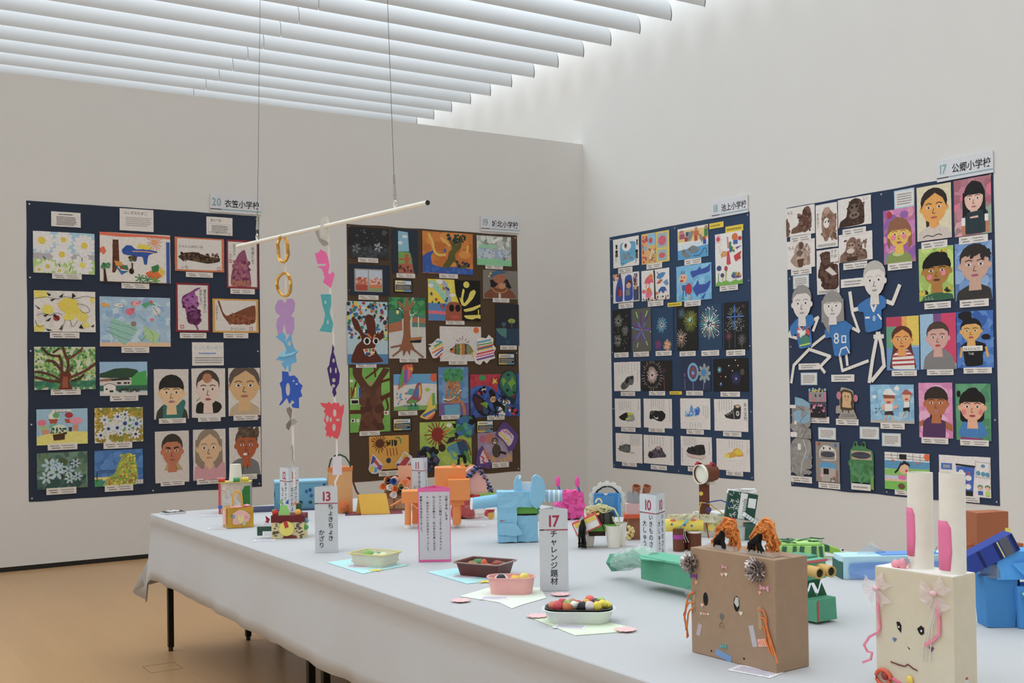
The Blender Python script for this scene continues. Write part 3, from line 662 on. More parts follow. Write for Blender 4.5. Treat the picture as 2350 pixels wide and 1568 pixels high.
# ---- left navy board
notice('an1', 'small white notice card with black print above the daisy painting', 'Z 333 25 10 75 24 1\nZ 222 18 30 82 92 6')
notice('an2', 'larger white notice card hanging over the top edge of the navy board', 'X 222 12 24 15 ふしぎなたまご\nZ 999 18 36 90 80 5')
notice('an3', 'white notice card with a leafy printed border near the sign numbered 20', 'X 222 14 26 22 おいも\nL 999 1.2 8 38 92 38 92 92 8 92 8 38\nD 999,777 30 6 82 94 94 2\nZ 666 20 45 80 88 5')
notice('an4', 'white notice card with pale blue lettering above the coloured portraits', 'X 8ab 5 30 18 じっと見つめて\nZ 57b 20 42 80 54 1\nZ 777 8 62 94 92 3')
ART = r"""
@daisy
painting|painting|pale painting of white daisies with yellow centres on blue sky|cfd6d6
R 9bc4d8 0 0 100 50
R aaa9b0 0 52 100 68
R a9c97c 0 66 100 100
D cfe0a0,9cc86a,dfe6c8 40 0 66 100 98 5
F e4e4e0,d8c03c 14 22 30 13
F e4e4e0,d8c03c 49 18 22 12
F e4e4e0,d8c03c 83 30 27 13
F e4e4e0,d8bc30 46 54 25 12
F e4e4e0,dcd056 80 78 25 12
F dcdccc,c8b84a 23 84 17 11
F dcdccc,c8b84a 42 93 13 10
F d8d8c8,c8b84a 9 92 12 9
L 454 2 16 60 20 67
L 454 2 79 60 79 68
L 454 2 41 78 43 84
L 485 2 58 94 60 84
@dino
drawing|drawing|crayon drawing of a blue dinosaur with bright eggs and palm trees|d8d2cc
G d86a4a 0 0 100 2 100 8 60 6 30 8 0 6
G d86a4a 0 32 6 28 9 38 5 46 2 40 0 42
G 5a3020 18 14 26 14 27 60 21 80 17 80
D 3d2015,713c24 20 18 16 26 76 2
G 2a50a0 30 34 37 24 44 24 50 32 66 30 84 35 68 42 66 62 62 62 60 46 52 46 51 56 46 56 46 44 38 44 32 42
G d8c83a 51 28 55 20 66 22 75 28 66 32
L d8a070 2 46 36 66 35 78 38
G 35689c 19 62 30 76 40 76 30 84
G b04030 24 58 36 66 38 74 28 72
G d09030 20 56 30 58 32 66 22 66
G 3a7048 28 66 38 64 40 74 32 72
E 20180f 44 76 3.5 6
G d86a2a 64 78 78 70 88 84 78 92 66 86
G 2f7a48 72 66 82 60 86 72 74 78
G d8b840 84 64 92 74 88 86 82 76
R 3458a0 94 14 99 98
S d87a50 77 16 8 17 14 1.2
E e09a70 77 16 5 6
L 4a2c1c 3 45 74 45 60
D 2f7048,5a3a20 14 41 44 49 56 3
G 3a2416 5 70 7 70 10 98 5 98
D 2f7048,4a8a58 10 2 64 12 72 4
S 3f7f4a 56 90 0 10 7 2
S 3f7f4a 66 92 0 10 7 2
S 5f9f4a 78 94 0 9 7 2
L 4a3028 2 0 99 100 99
@lady
drawing|drawing|line drawing of white and yellow petals with a red ladybird|d6d2cc
D c9c5c0,dcd8d2,cfcbc6 50 0 0 100 100 9
D d6d2ce 12 0 0 100 100 14
E d8cc60 10 8 12 12
E d8c448 56 32 16 16
G d8c040 36 30 52 30 56 52 44 48
E d8c440 62 48 14 12
E d8cc50 22 46 9 12
E d8cc50 56 64 10 8
E d8c858 78 62 10 12
E d8cc60 84 82 6 8
E d8cc60 8 92 9 10
E d8cc60 95 20 4 8
L 444 1 0 20 20 14 36 22 50 12 66 20 82 10 100 16
L 444 1 4 60 16 54 26 62 34 52 46 58
L 444 1 50 70 44 98
L 444 1 58 70 62 92 70 72
L 444 1 70 30 86 34 92 50 80 54 74 44
G 222 20 4 28 10 24 14
G 222 26 22 36 18 28 26
G 222 40 14 48 6 45 16
G 222 62 4 68 12 61 18
G 222 0 34 10 44 8 46
G 222 14 60 24 56 18 64
G 222 18 74 28 64 24 74
G 222 18 92 30 96 22 98
G 222 40 94 46 80 44 94
G 222 76 80 80 92 72 90
G 222 92 86 98 80 96 88
L 444 1 2 72 6 90 16 84
E a8323a 36 66 5.5 7 20
L 222 1.5 33 62 39 71
D 222 9 33 61 39 71 1.4
E 222 33 60 2.5 3
@sea
painting|painting|pale blue underwater painting with fish, a mermaid and green shells|9cb8cf
D 8fb4d4,a6c4d8,86a8cc,b4ccd8 70 0 0 100 95 8
R d8b490 0 92 100 100
G 8cbcac 16 42 54 62 34 98 14 74
L 5f9f9f 1.2 14 50 26 56 40 60 52 68
L 5f9f9f 1.2 10 60 22 66 34 72 46 78
L 4f8f9f 1.2 8 68 20 76 30 82 42 88
G a4c890 62 58 84 74 80 96 62 82
L 7fa070 1 66 62 76 76 74 92
E d8a050 6 17 4 5
G d8a050 9 17 14 13 14 21
E d8d4d0 27 17 7 4
D 333 4 27 14 33 19 1
E d86a80 42 30 6 7
E d05a70 46 25 3 3
E e0a898 50 13 5 6
D d86a90 8 44 8 58 16 2
G 4f9f70 58 14 70 8 80 16 70 14 64 22
S e0dcd8 80 28 2 8 12 2.4
L 333 .8 76 20 84 38
E d05060 72 9 2.5 3
E d87a90 73 45 3 3
E 7fb8d8 87 42 3 4
E 8a7a68 47 54 4 5
L 5fa878 1.5 54 80 58 90 64 78
L 7fb4c8 2 52 34 64 48
@tree
painting|painting|painting of a spreading brown tree with green leaves on the left board|c8ccb4
D 6fa84a,8fc05c,4f8f4a,b8cc70,5fa070,3f7a3c 380 0 2 100 80 3.4
R 2f6f58 0 80 100 94
D 4f8f5a,2f7f60 30 0 82 100 100 5
G 6a3020 38 100 44 84 39 66 44 58 56 58 60 66 56 82 62 100
G 9a5038 44 96 46 70 54 70 54 96
L 5a3224 6 42 82 26 80 10 74 0 70
L 5a3224 5 40 76 28 66 14 60 0 58
L 6a3a28 6 58 72 72 64 86 54 100 40
L 4a2a20 5 60 80 72 76 80 66
L 5a3424 6 46 60 38 46 32 34 20 32
L 5a3424 6 44 58 44 36 40 20
L 4a2a1c 5 40 22 24 20 16 8 13 2
L 5a3424 6 52 60 56 40 50 20 46 0
L 6a3a28 5 52 30 68 18 78 4
L 4a2a20 4 30 14 40 4
L 5a3424 3 56 58 62 44
@house
painting|painting|painting of low white buildings before a dark green wood|bcc8d4
R 8fb4d4 0 0 100 34
G 2c4a34 0 34 12 30 30 20 56 18 80 24 82 44 50 50 0 46
G 3f9f4a 60 56 78 32 98 26 100 72 62 76
R c8c0ba 0 48 66 68
G 8a6858 0 52 24 48 34 56 0 58
G 333 24 50 58 46 66 54 24 56
R 333 36 60 44 66
R 333 50 60 56 66
R 333 58 60 62 66
R 2f5f50 0 70 100 86
G d8d4ce 8 70 20 62 33 70 33 92 8 92
L 333 1.5 8 70 20 62 33 70
R 333 20 84 28 90
R 333 12 78 16 83
D 2f4030,333,4a4038 30 34 80 84 90 3
R cac6c0 0 92 100 100
@pots
painting|painting|painting of potted pink flowers on a yellow round table|8fb4cc
R 92b8d0 0 0 100 62
G d8d070 0 76 30 66 70 63 100 66 100 100 0 100
E d87088 10 38 9 9
E 9fb48a 14 52 11 7
G c88868 8 58 26 58 22 70 12 70
E dcdcc8 34 20 11 13
E 5fa070 38 18 7 8
G a84c34 23 28 42 28 38 42 27 42
E 6fae98 32 48 8 8
E a83038 63 18 8 8
G b04c34 54 28 70 30 66 40 57 40
E e08aa0 77 34 13 10
G c88868 70 46 82 46 80 64 72 62
G 4a3a30 62 52 69 52 68 64 63 64
E c8d4c0 44 56 15 12
D 2a3a28,5a7a50 26 28 52 58 70 3
G 4a2c20 31 72 55 68 54 86 33 88
R d8d4c8 30 2 68 8
X 333 34 10 9 とんとん
@bflow
painting|painting|painting of blue open flowers with an ochre dabbed border|d2d2c4
D a8902c,8a7a20,c0a030,7f8a30 150 2 2 98 22 5
D a8902c,8a7a20,c0a030 60 2 20 20 96 5
D a8902c,8a7a20,7f8a30 90 30 78 98 96 5
D a8902c,7f7a20 40 86 10 98 90 5
D c0a030,a8902c 30 24 14 46 30 5
D 5fa070,4f8f60 30 30 24 90 70 4
F c8d0dc,2a4470 28 60 16 7
F c8d0dc,24386a 46 58 16 7
F c8d0dc,2a4880 62 46 20 6
F b8c8dc,2a5088 86 48 18 7
F d0d4dc,3a5a90 47 26 14 7
F d0d4dc,4a6a98 20 34 14 7
F d0d4dc,3a4a70 62 20 12 7
F d0d4dc,2a3a5a 12 78 14 7
F d0d4dc,2a3a5a 84 78 14 7
F d0d4dc,4a5a80 52 74 10 7
F d0d4dc,4a5a80 70 64 9 7
@hydra
painting|painting|dark green painting of soft pale blue hydrangeas|5f7f6c
D 557566,6a8a78,48665a,5f7a5a 80 0 0 100 100 12
D 3f5f58,2f4f48 30 0 70 100 100 10
D 2a3a30,4a5a3a 24 20 20 80 70 8
F a4c0cc 24 34 20 6
F a8c4d0 38 54 22 6
F 9cb8c8 36 30 14 6
F a8c0cc 18 68 18 6
F a0b8c8 62 52 16 6
F 9cb4c4 76 32 14 6
F a8c0c8 64 74 14 6
F a0b8c4 80 68 14 6
F a8c4d0 46 40 12 6
@skyt
painting|painting|painting of a tall leafy green tree against deep blue sky|3f70b0
D 4a7cba,3868a8,5084c0 40 0 0 100 70 12
R d8c878 0 74 30 84
R 3f8f5a 0 80 16 100
G 93a848 16 100 24 80 40 68 48 40 58 16 70 8 82 18 88 50 90 80 86 100
D d8c83c,b8b43c,c04a34,5f8f3a,7fa040 130 30 72 86 98 3
D d8c83c,b8b43c,c04a34,5f8f3a,a8b848 110 52 14 86 74 3
L 333 2 5 58 5 86
L 333 1 0 58 46 56
L 333 .8 0 64 46 60
R c8c4bc 85 86 100 98
L 666 1 88 86 88 98
L 666 1 94 86 94 98
@imo1
drawing|drawing|brown sweet potato drawing in an orange mount|c87048
R d0ccc8 5 4 95 95
G 3d2c1c 6 58 18 46 40 42 62 52 78 56 92 58 91 68 82 72 66 76 40 70 22 66 12 66
D 5a4430,2a1c10,6a5038 70 14 47 88 70 4
X 333 8 30 9 にんじんみたいな
X 333 12 92 11 いも
L b04a3a 1.4 86 86 92 86 92 94 86 94 86 86
@imo2
drawing|drawing|tall purple sweet potato drawing with large brush writing in a maroon mount|8a2c38
R cfcac6 5 4 95 96
G 8a4a68 52 20 58 20 66 44 74 70 78 96 12 96 13 74 24 46 38 28
D 9a5670,7a3c5c,a86a70,6a3050 80 20 44 70 92 4
D a86a54 24 18 84 72 95 3
V 333 82 12 9 大きくて
V 333 24 8 6 お父さん
V 333 12 28 5 みたい
L c04a3a 1.2 8 42 16 42 16 47 8 47 8 42
@imo3
drawing|drawing|purple peanut-shaped sweet potato drawing in a maroon mount|7a2434
R cec9c5 6 4 95 96
G 8a4480 38 20 48 16 60 10 74 8 72 11 56 18 58 24 64 36 70 42 66 48 60 50 70 62 74 74 68 84 62 86 68 96 64 98 56 86 44 82 34 76 30 62 28 52 20 48 16 36 22 26
D 6a2c68,a060a0,4a1c44,9a5494 110 24 26 62 50 4
D 5a2450,4a1c40,7a3c74 90 36 56 70 82 4
V 333 86 12 7 雪だるまみたい
V 333 74 12 6.5 おもしろい
L c04a3a 1.2 14 86 22 86 22 92 14 92 14 86
@imo4
drawing|drawing|large brown sweet potato drawing with a thin stalk in a yellow mount|cf9a40
R cfcac6 5 5 95 95
G 7a4428 10 6 15 6 22 40 30 52 50 40 72 26 94 15 94 74 46 76 34 72 22 52
D 8a5030,6a3820,94583a 90 36 44 92 74 4
V 333 9 20 9 ひだかくて
X 333 38 92 9 かっこいい
L c04a3a 1.4 80 84 86 84 86 92 80 92 80 84
@p1
portrait|portrait|pencil portrait of a child with a thick black fringe and teal hood|cac4bf
G 3a4038 4 100 8 84 26 70 74 70 94 84 98 100
G 2f6f6a 24 100 26 68 40 76 60 76 84 60 92 66 78 100
P d8b88c 252423 50 46 30 30 b b8708a
@p2
portrait|portrait|portrait of a pale child with hair pulled back in a black jacket|cdc8c3
G 23211f 10 92 14 72 30 66 70 66 86 72 90 80 78 92
G 44403c 34 92 34 76 60 76 60 92
P d4c0b4 4a3c34 48 42 29 33 s a8605c
E b07858 46 20 14 10
L 8a6a5a 1.5 14 66 24 60
@p3
portrait|portrait|portrait of a child with brown parted hair and yellowish face|cfcac4
G b8a488 2 100 6 84 30 72 70 72 96 84 98 100
P cda878 5f5148 50 36 40 36 p b87a64
@p4
portrait|portrait|portrait of a frowning boy with cropped dark hair and tan collar|c8c2bd
G b09a68 26 76 36 60 66 60 82 76 60 78
G 5f5a52 38 74 40 68 62 68 66 74 52 77
P b87050 3a332e 50 38 26 28 s a05a48
L 222 2.4 34 32 44 34
L 222 2.4 56 34 68 31
@p5
portrait|portrait|faint portrait of a girl in a pink shirt with long brown hair|ccc6c0
L 5a504c 3 28 60 26 68
G c8929c 2 100 4 74 30 62 70 62 98 66 100 98
P cfae88 8a7a68 48 36 30 32 t c8907a
G cfae88 36 58 62 58 60 74 50 80 38 72
G c8929c 30 100 34 68 50 82 64 68 72 100
@p6
portrait|portrait|portrait of a surprised boy with curly brown hair in a grey jumper|cbc6c1
G 6f7275 4 100 8 72 30 64 68 64 92 74 98 100
P a8562f 5a4a3c 54 36 29 31 s 8a3a2c
D 4a3c30,6a5848,58483a 70 28 2 90 20 4
E d8d4d0 50 56 7 2.6
L 333 1 44 80 40 96
L 333 1.4 58 76 56 86
@night
painting|painting|almost black night painting with white stars and grey moon|26262a
R 33363a 0 62 100 100
D 3c4046,2c2f33,444a50 40 0 60 100 98 7
D b0b4b8 26 4 6 96 66 1.2
E 4a4c50 87 14 6 9
F 6a7278 18 70 16 5
F 8a949a 72 62 16 5
L c8ccd0 1.5 70 50 72 60
@tower
painting|painting|narrow painting of a red tree under blue sky on a navy mount|25303f
G 7fb0c8 24 4 62 6 66 50 24 50
E c8d4dc 50 16 10 4
E c8d4dc 32 31 9 4
G 6fa04a 24 50 70 52 78 76 24 78
G a86048 24 78 78 76 84 99 24 98
D 5a3028 10 28 82 80 96 3
L b05a44 10 56 58 56 80
L b05a44 4 26 68 76 66
@wind
painting|painting|painting of pink cherry trees seen through a window on a navy mount|222e3d
R 9a9894 12 14 82 88
R b8c4d4 15 18 80 52
R d8b8b0 15 46 80 66
G b86a48 15 44 40 42 42 66 15 68
D d8a090,c87868,a85040,e0b0a0 50 16 42 78 64 4
R a84838 15 66 44 84
G c87a50 48 66 80 62 80 76 48 80
R 7fa060 48 76 80 84
R 9a9894 45 14 48 88
@mons
painting|painting|painting of a brown monster with white eyes and rainbow teeth|a8c4d0
D 2f6f8f,d8d4d0,2f7f5a,333,d8c040,8f3f5f,3f5fa0,c86a30 150 2 2 98 60 3
R 4f80b0 0 84 100 100
G 5a2a1c 8 98 10 88 22 70 36 62 30 50 18 44 10 28 14 24 26 30 36 48 50 56 48 40 42 26 50 20 64 22 70 36 68 46 72 52 76 46 78 54 86 44 90 48 88 58 72 66 66 74 74 84 90 96 60 98
E dcdcdc 48 63 9 6
E 111 48 63 5 4.5
E dcdcdc 70 63 8 5.5
E 111 70 63 4.5 4
L c87a30 3 50 52 58 58
L c87a30 3 64 58 68 53
G d8d4d0 38 76 68 74 66 82 54 88 42 84
R c85a3a 42 76 50 80
R 5fa04a 52 75 58 80
R 3050a0 44 81 52 86
R d8b840 56 82 64 85
R 5f3f7f 50 81 56 86
R a83040 60 75 66 80
@swing
painting|painting|painting of a brown tree with a rope swing and hanging lantern|c4c4c2
D 2f7f4a,3f8f58,4a9a60,286848 120 0 0 100 34 5
G 3a7a6a 0 22 34 20 36 40 0 44
G a86a48 0 44 36 38 36 54 0 58
R 4f807a 62 30 100 48
G b0704c 62 32 100 34 100 42 62 40
G 8f5a3c 40 18 56 18 58 60 62 76 76 92 58 84 56 96 48 86 38 98 36 84 22 92 34 76 40 60
L 9a6848 5 46 20 28 8
L 9a6848 5 50 20 50 2
L 9a6848 5 54 20 66 8
L 8a5a40 3 36 78 6 82
L 8a5a40 3 36 84 10 96
L 8a5a40 3 60 82 92 98
G a87048 58 66 90 64 86 72 56 72
G 222 56 71 88 69 86 74 58 74
L c8d0b8 2 62 32 60 64
L c8d0b8 2 80 32 80 64
L 222 1 26 10 26 22
E e0d890 24 24 4 4
R 222 20 19 29 21
@orng
painting|painting|orange painting of an olive tree figure above a curling blue wave|bf7228
D c87a2c,b86820,d08838 50 0 0 100 85 14
G 2f54a0 0 98 0 60 10 50 24 44 16 58 18 78 34 84 66 82 100 86 100 100
D 3a62b0 20 0 86 100 98 5
G 5a5424 38 82 48 66 52 46 58 40 56 24 52 22 54 16 62 26 68 30 72 12 80 8 78 20 76 36 64 50 64 64 74 78 90 74 86 84 72 86 62 68 56 78 48 88
L d8b050 6 12 6 20 26 22 46 30 56 44 54
L d8b050 5 36 14 46 24 54 32
L d8b050 5 90 30 88 46
D 1c2a48,2a3a2a 26 50 4 84 24 4
D 1c2a48 8 68 68 92 80 4
E 2f5f9f 44 44 2.5 5
@cast
painting|painting|pale painting of grey-blue towers on a bright green field|a8b0ac
D 98a49c,b4bcb8,7f8a80,c8ccc4 50 0 0 100 60 12
G dcdcd0 40 20 60 4 72 6 48 26
R a4b8c4 4 40 28 84
R b0c0cc 22 32 44 80
R 98a8bc 50 46 74 84
R b4bcc4 76 44 94 84
D 8fa8c0,c0ccd4,8898a8 40 4 34 94 80 4
R 8fc0a0 6 30 56 42
R 7fc090 0 78 100 100
E d86a4a 88 74 3 3
R 6a7a8a 76 70 82 82
@yface
painting|painting|brown face painting, half bright yellow and half black, with tendrils|d8c83c
D e0d050,d8c030 20 0 0 50 50 10
R 4f80b8 0 58 36 100
G 8fc4b0 0 4 14 4 36 40 42 60 34 60 20 34 6 18
G 9aa8c0 22 0 34 4 42 30 44 54 38 54 32 26
E d8d8d8 22 6 6 6
E d8d8d8 5 16 5 5
E d8d8d8 46 38 6 4
L d86a7a 8 0 80 16 80 34 82
G 141414 50 0 100 0 100 100 64 100 60 60 52 34
G d8cc58 64 62 62 46 66 20 70 24 66 46 68 58 76 44 80 28 88 22 92 28 86 44 76 58 70 64
G d8cc58 66 72 84 66 100 58 100 64 86 74 70 78
G d8cc58 66 86 100 84 100 94 92 92 84 96 72 94
L d8cc58 3 96 92 96 72
L d8cc58 3 64 60 60 44
E d8cc58 73 11 6 8
G 9a5238 32 100 33 64 40 54 56 54 63 62 64 100
E 141414 44 69 5 9
E 141414 56 69 5 9
G c05048 40 88 60 86 56 94 46 95
D 1c5a3a,c04030,2f4f8f 14 6 20 40 70 4
@pray
painting|painting|painting of a praying girl in a blue cap holding a pale shell|7a746c
G 1c1a1a 20 34 70 30 82 60 66 66 22 60
G 7a4630 2 98 4 82 24 62 40 54 64 54 86 76 98 96
E a06448 46 26 18 20
G 3a6084 16 30 24 8 44 0 70 2 62 10 44 14 26 24
E c8b848 22 12 3 4
E c8b848 18 22 3 4
L c8a040 2 24 60 34 78 64 76 70 60
G a86c50 34 60 44 44 64 42 66 60 52 66
E b88a68 54 54 9 10
R c8c4c0 44 80 50 99
L 222 1 50 24 58 22
@isle
painting|painting|dark painting of an island with a pale tree and teal shore|23262e
R 282a33 0 0 100 58
G 2a4058 0 60 100 58 100 100 0 100
G 4a7f78 2 58 46 58 44 82 20 74 4 64
E 8a9a48 68 40 16 6
R 3a5a68 66 42 70 56
E 3a5a70 34 48 10 5
R 4a6a7a 33 48 36 58
G 33506a 40 86 60 88 58 96 44 94
@fish
drawing|drawing|striped rainbow fish drawing with torn paper wings stuck on both sides|cfccc9
D c0c0c0,bcbcc4 40 4 34 96 96 3
E d86a2c 88 10 7 9
G 8a7a4a 22 70 32 58 44 50 60 48 74 56 82 74 72 80 50 82 36 80
R 4a3a4a 36 52 39 80
R 3f7f4a 42 51 46 81
R c8b040 48 50 52 82
R c8702c 54 50 58 82
R 4a3a5a 60 50 64 80
R 5f9f5a 66 54 70 78
E c86a3a 28 70 5 6
E 222 27 66 3 3
G c8b040 78 72 80 90 74 78
S 7a6a9a,c86a4a 54 52 14 24 12 2
CUT
G d8d4d0 -14 44 -6 34 4 38 8 56 4 82 -6 90 -18 92 -24 74 -28 62 -20 56 -30 52 -20 50
L 4f9fc0 5 -10 44 2 44
L 5fa05a 5 -14 58 4 46
L d8c040 4 -18 66 6 52
L d86a3a 5 -18 76 6 60
L 3f5fa0 4 -12 84 6 66
L d04a5a 4 -8 90 4 78
CUT
G d8d4d0 86 38 96 30 112 34 118 22 124 30 130 34 128 52 136 62 130 76 134 92 120 96 112 108 104 98 96 112 84 106 80 92 86 78 92 60
L 4f9fc0 5 90 46 122 38
L 5fa05a 4 90 54 126 46
L d86a3a 5 92 62 128 52
L d8c040 4 90 70 128 60
L d04a5a 5 88 80 130 68
L d8609a 4 86 88 130 76
L 6f4f9a 5 88 96 130 84
L 3f5fa0 4 90 66 126 56
@btree
painting|painting|flat brown tree trunk painting on bright green with dangling pictures|6fb04a
D 78b850,68a845 40 0 0 100 100 10
G 5a3626 8 0 32 0 30 12 52 32 84 0 100 2 98 6 78 22 78 80 88 98 20 100 28 72 28 30 8 12
D 633c2b,523022,6a4432 60 30 36 76 94 7
L 5a2c18 3 40 16 62 6 72 0
L 5a2c18 3 62 0 64 14
L 5a2c18 4 78 22 100 18
L 5a2c18 7 78 48 100 42
L 5a2c18 3 90 48 96 62 90 68
L 5a2c18 6 2 68 28 68
L 5a2c18 3 4 46 16 22
R a83a34 2 30 6 46
R d8c050 12 30 16 46
R 7fc0a0 18 30 22 46
R 2f4f9f 22 30 27 46
R ddd 2 48 22 56
R 111 4 50 20 55
R ddd 2 79 12 84
R 111 4 80 9 83
R ddd 16 79 22 84
R ddd 84 68 96 74
E a83a34 89 71 3 1.8
R ddd 0 18 8 22
E c08070 52 24 4 3
@bird
drawing|drawing|crayon drawing of a rainbow peacock with stuck-on feather shapes|cfccc8
G 5f9fd0 0 0 100 0 100 28 60 26 30 30 0 30
E d85a34 93 10 8 12
G 7fa85a 0 90 30 84 70 88 100 84 100 100 0 100
G 3f8f6a 30 86 56 84 58 98 32 98
G 4f9fb0 28 56 36 40 52 42 44 58
G 9a4f5a 28 76 44 58 50 36 54 24 64 24 66 50 62 72 52 80 30 82
G 4f6faf 46 58 54 38 58 30 58 56 50 70
G d8a840 58 32 63 30 64 56 58 70
G 5a9f4a 28 78 40 70 54 74 50 82
R 333 38 82 41 90
R 333 48 80 51 90
E 9fc04a 78 44 6 5
D c86a7a,5f8fc0 12 6 50 30 90 3
CUT
G c8605a 20 -22 32 -27 44 -24 45 -12 36 16 28 26 14 38 10 44 10 32 16 4
G 4f9f5a 12 40 14 8 20 -14 24 -16 20 24
G 6f5fb0 22 26 26 -16 31 -18 30 22
G d86a9a 32 16 33 -18 38 -18 36 14
D d8a840,c84a3a 10 24 -24 42 -14 5
CUT
G d8c040 58 118 74 100 82 70 88 52 94 54 96 90 94 112 86 126 74 127 62 122
G 5fa05a 88 54 94 54 95 86 88 90
G 3f6fb0 64 114 95 96 95 102 68 122
G d84a34 74 126 90 110 94 112 86 126
G d8a06a 66 122 92 104 94 110 76 126
@miq
drawing|drawing|yellow-orange drawing of a brown sun with crayon letters and stuck-on shells|cf9a38
E c86a2c 9 12 5 6
S 6a3a1c 27 22 8 26 18 2.6
E 5a3018 27 22 11 13
G 1c2a18 44 14 48 20 48 32 44 30
L 1c2a18 4 46 30 46 16 52 30 52 14
L 1c2a18 5 58 30 58 14
L 1c2a18 5 64 14 64 30 68 28 68 16
L 3f7f4a 4 68 6 78 8 80 24
L 9a4a30 3 44 38 46 60
L 9a4a30 3 52 38 54 60
L 9a4a30 3 60 38 62 60
L 9a4a30 3 68 36 70 58
E 2a3a4a 48 74 6 8
CUT
G c8c4cc 8 50 20 66 34 86 30 104 16 112 4 110 -4 98
G 3a4a9a 8 56 16 66 10 78 2 84
G c04a3a 14 66 30 94 24 94 10 76
G d8b840 -2 96 10 84 8 104 2 108
G 5f9fc0 12 92 20 92 18 106 10 108
G 8a4a8a 20 84 32 88 28 102 20 98
CUT
G c8c4cc 88 48 108 66 100 94 78 112 64 86
G a83a44 92 62 102 72 84 104 72 90
G c8b040 86 54 100 62 88 68 76 78
G c86a2c 98 84 102 92 86 106
G 3a3a5a 66 86 74 84 72 98
@thead
painting|painting|painting of a grinning bark-brown face with leafy green hair|5f8fc0
D 6a98c8,5484b4 40 0 0 100 74 12
R 6f5a94 0 74 100 100
G 5f9fbf 18 78 70 76 72 100 20 100
G b07a54 26 26 68 26 70 40 76 50 68 76 24 74 14 68 24 62
D 9a6844,bc8a62,a87450 60 26 30 68 70 4
D 3f8f5a,4a9a60,2f7a4a 60 24 8 76 26 6
L d8d4d0 4 16 66 36 70 56 62 74 48
L 333 1.5 18 68 36 71 56 63 74 50
D 5f90a0 12 30 46 60 60 3
L b07a54 7 74 70 84 84 86 100
E 3f4f5a 34 40 2.5 1.5
@redbl
drawing|drawing|red and blue crayon drawing of a black figure with two egg shells|3454a0
D 3a5cb0,2c4a94,4468b4 60 0 20 100 100 8
G b03444 0 0 76 0 56 20 54 44 40 28 16 24 0 34
D b83c4c,a42c3c 30 2 2 56 26 6
E 3f8f5a 24 8 7 7
G d8c040 46 8 50 14 54 8 52 18 56 22 49 20 44 24 46 16
D d8d4d0,3f7f5a 30 56 60 80 96 4
G 1c1614 36 40 42 34 50 44 52 60 60 68 70 76 68 94 62 78 52 74 50 92 46 76 42 60
S 1c1614 68 56 0 16 9 2.6
S 1c1614 50 90 0 14 7 2.6
R d0a070 42 52 50 60
E d0a070 45 60 6 6
L 222 1.4 42 62 46 56 50 62
D c8c4c0,1c1614,c04a44 14 16 30 30 44 4
D 1c1614,b83c3c 12 78 80 96 96 4
CUT
G 1c3a34 64 -2 74 -9 86 -8 94 2 96 30 92 56 86 76 78 60 58 34 56 16
G 2f6f5a 66 0 75 -7 85 -6 92 4 94 30 90 52 76 54 60 32 58 16
G 6fa034 62 12 68 8 70 14 74 16 68 22 66 30 64 22
G 6fa034 74 20 82 14 84 4 88 14 92 22 84 28 84 40 80 30
E 1c2a28 76 2 3 3
E 1c2a28 74 38 3 4
E 1c2a28 88 44 2.5 3
G 6a3034 80 54 92 46 88 58
CUT
G 1c1c24 6 42 28 60 42 86 36 96 26 98 14 88 4 62
G 4a2430 7 48 22 60 24 84 14 84 6 66
G 2f4f7a 24 72 36 86 32 94 24 90
G 6fa034 18 68 28 64 34 66 32 80 26 74
@gdin
drawing|drawing|lime green drawing of a blue dinosaur and red sun with stuck-on pieces|9ab84c
D a4c054,90ac48 30 0 0 100 100 12
S 8a3024 34 28 10 30 18 2.4
E 8a2c24 34 28 12 16
L 7a2c20 5 36 44 48 60
E 3a2a1c 42 58 7 9
E d8d8c8 56 8 5 5
L c87a2c 4 44 28 56 18
G 5f9a3c 46 32 62 20 78 16 92 26 98 36 84 28 66 26
G 1c1c1c 62 4 70 6 74 12 66 16
G 2a2a2c 66 26 78 26 70 42
G 2a2a2c 50 50 56 36 70 34 64 46
G 4f8aa4 50 60 62 50 70 48 84 64 78 80 64 66 54 70
G 2a4a6a 70 46 86 44 94 62 90 84 78 78
L 7a3424 3 64 44 76 42 88 44 96 62 98 78
G 4f8a3c 84 66 94 72 99 98 88 88
G 1c1c1c 70 76 88 76 90 96 84 96 82 82 76 82 76 98 68 98 72 94
L 5fa0a0 6 58 66 64 84 72 82
CUT
G 2f5a7a 66 2 84 -14 96 -12 108 6 102 36 90 38 78 20
D 2f7a5a,3a6ab0,4a9a7a 40 74 -6 100 28 7
D 1c1c1c 10 96 -12 106 10 5
CUT
G 2a3a5a -6 70 6 52 18 54 28 70 38 86 26 108 8 110 -4 88
E 7fa034 10 76 9 11
D 3a5a7a,5a4a6a,1c1c1c 26 2 56 32 104 6
@racc
painting|painting|lilac painting of a brown raccoon with purple zigzag shell pieces|9a8aa4
D a292ac,92829c 30 0 0 100 70 12
E b0607a 14 22 9 12
E b87060 34 20 12 16
D c08a70,b89a6a 24 30 80 98 98 7
E 4a4038 54 62 13 22
E 54483e 49 30 10 12
E c8b8b0 49 32 6 7
E 222 46 30 2 3
E 222 52 30 2 3
L 3a302a 8 64 66 80 72
D 222 6 62 64 82 74 3
CUT
G 5a4080 48 10 72 -32 86 -28 120 16 106 60 88 66 84 50 74 30
G c8c0d0 58 10 68 -6 84 -8 106 18 96 44 88 50 76 30
L d86aa0 5 70 -6 78 4 80 -2 88 10 92 6 98 22
L d8c040 6 60 4 68 8 68 14 78 16 78 24 88 28 86 40
L 5fb0b0 3 82 -4 90 4 92 14 100 20
CUT
G 5a4080 12 40 22 66 36 92 34 122 -8 104 -4 66
G c8c0d0 14 56 30 96 6 100 4 80
L d86a3a 5 18 56 18 68 26 70 24 82 32 86
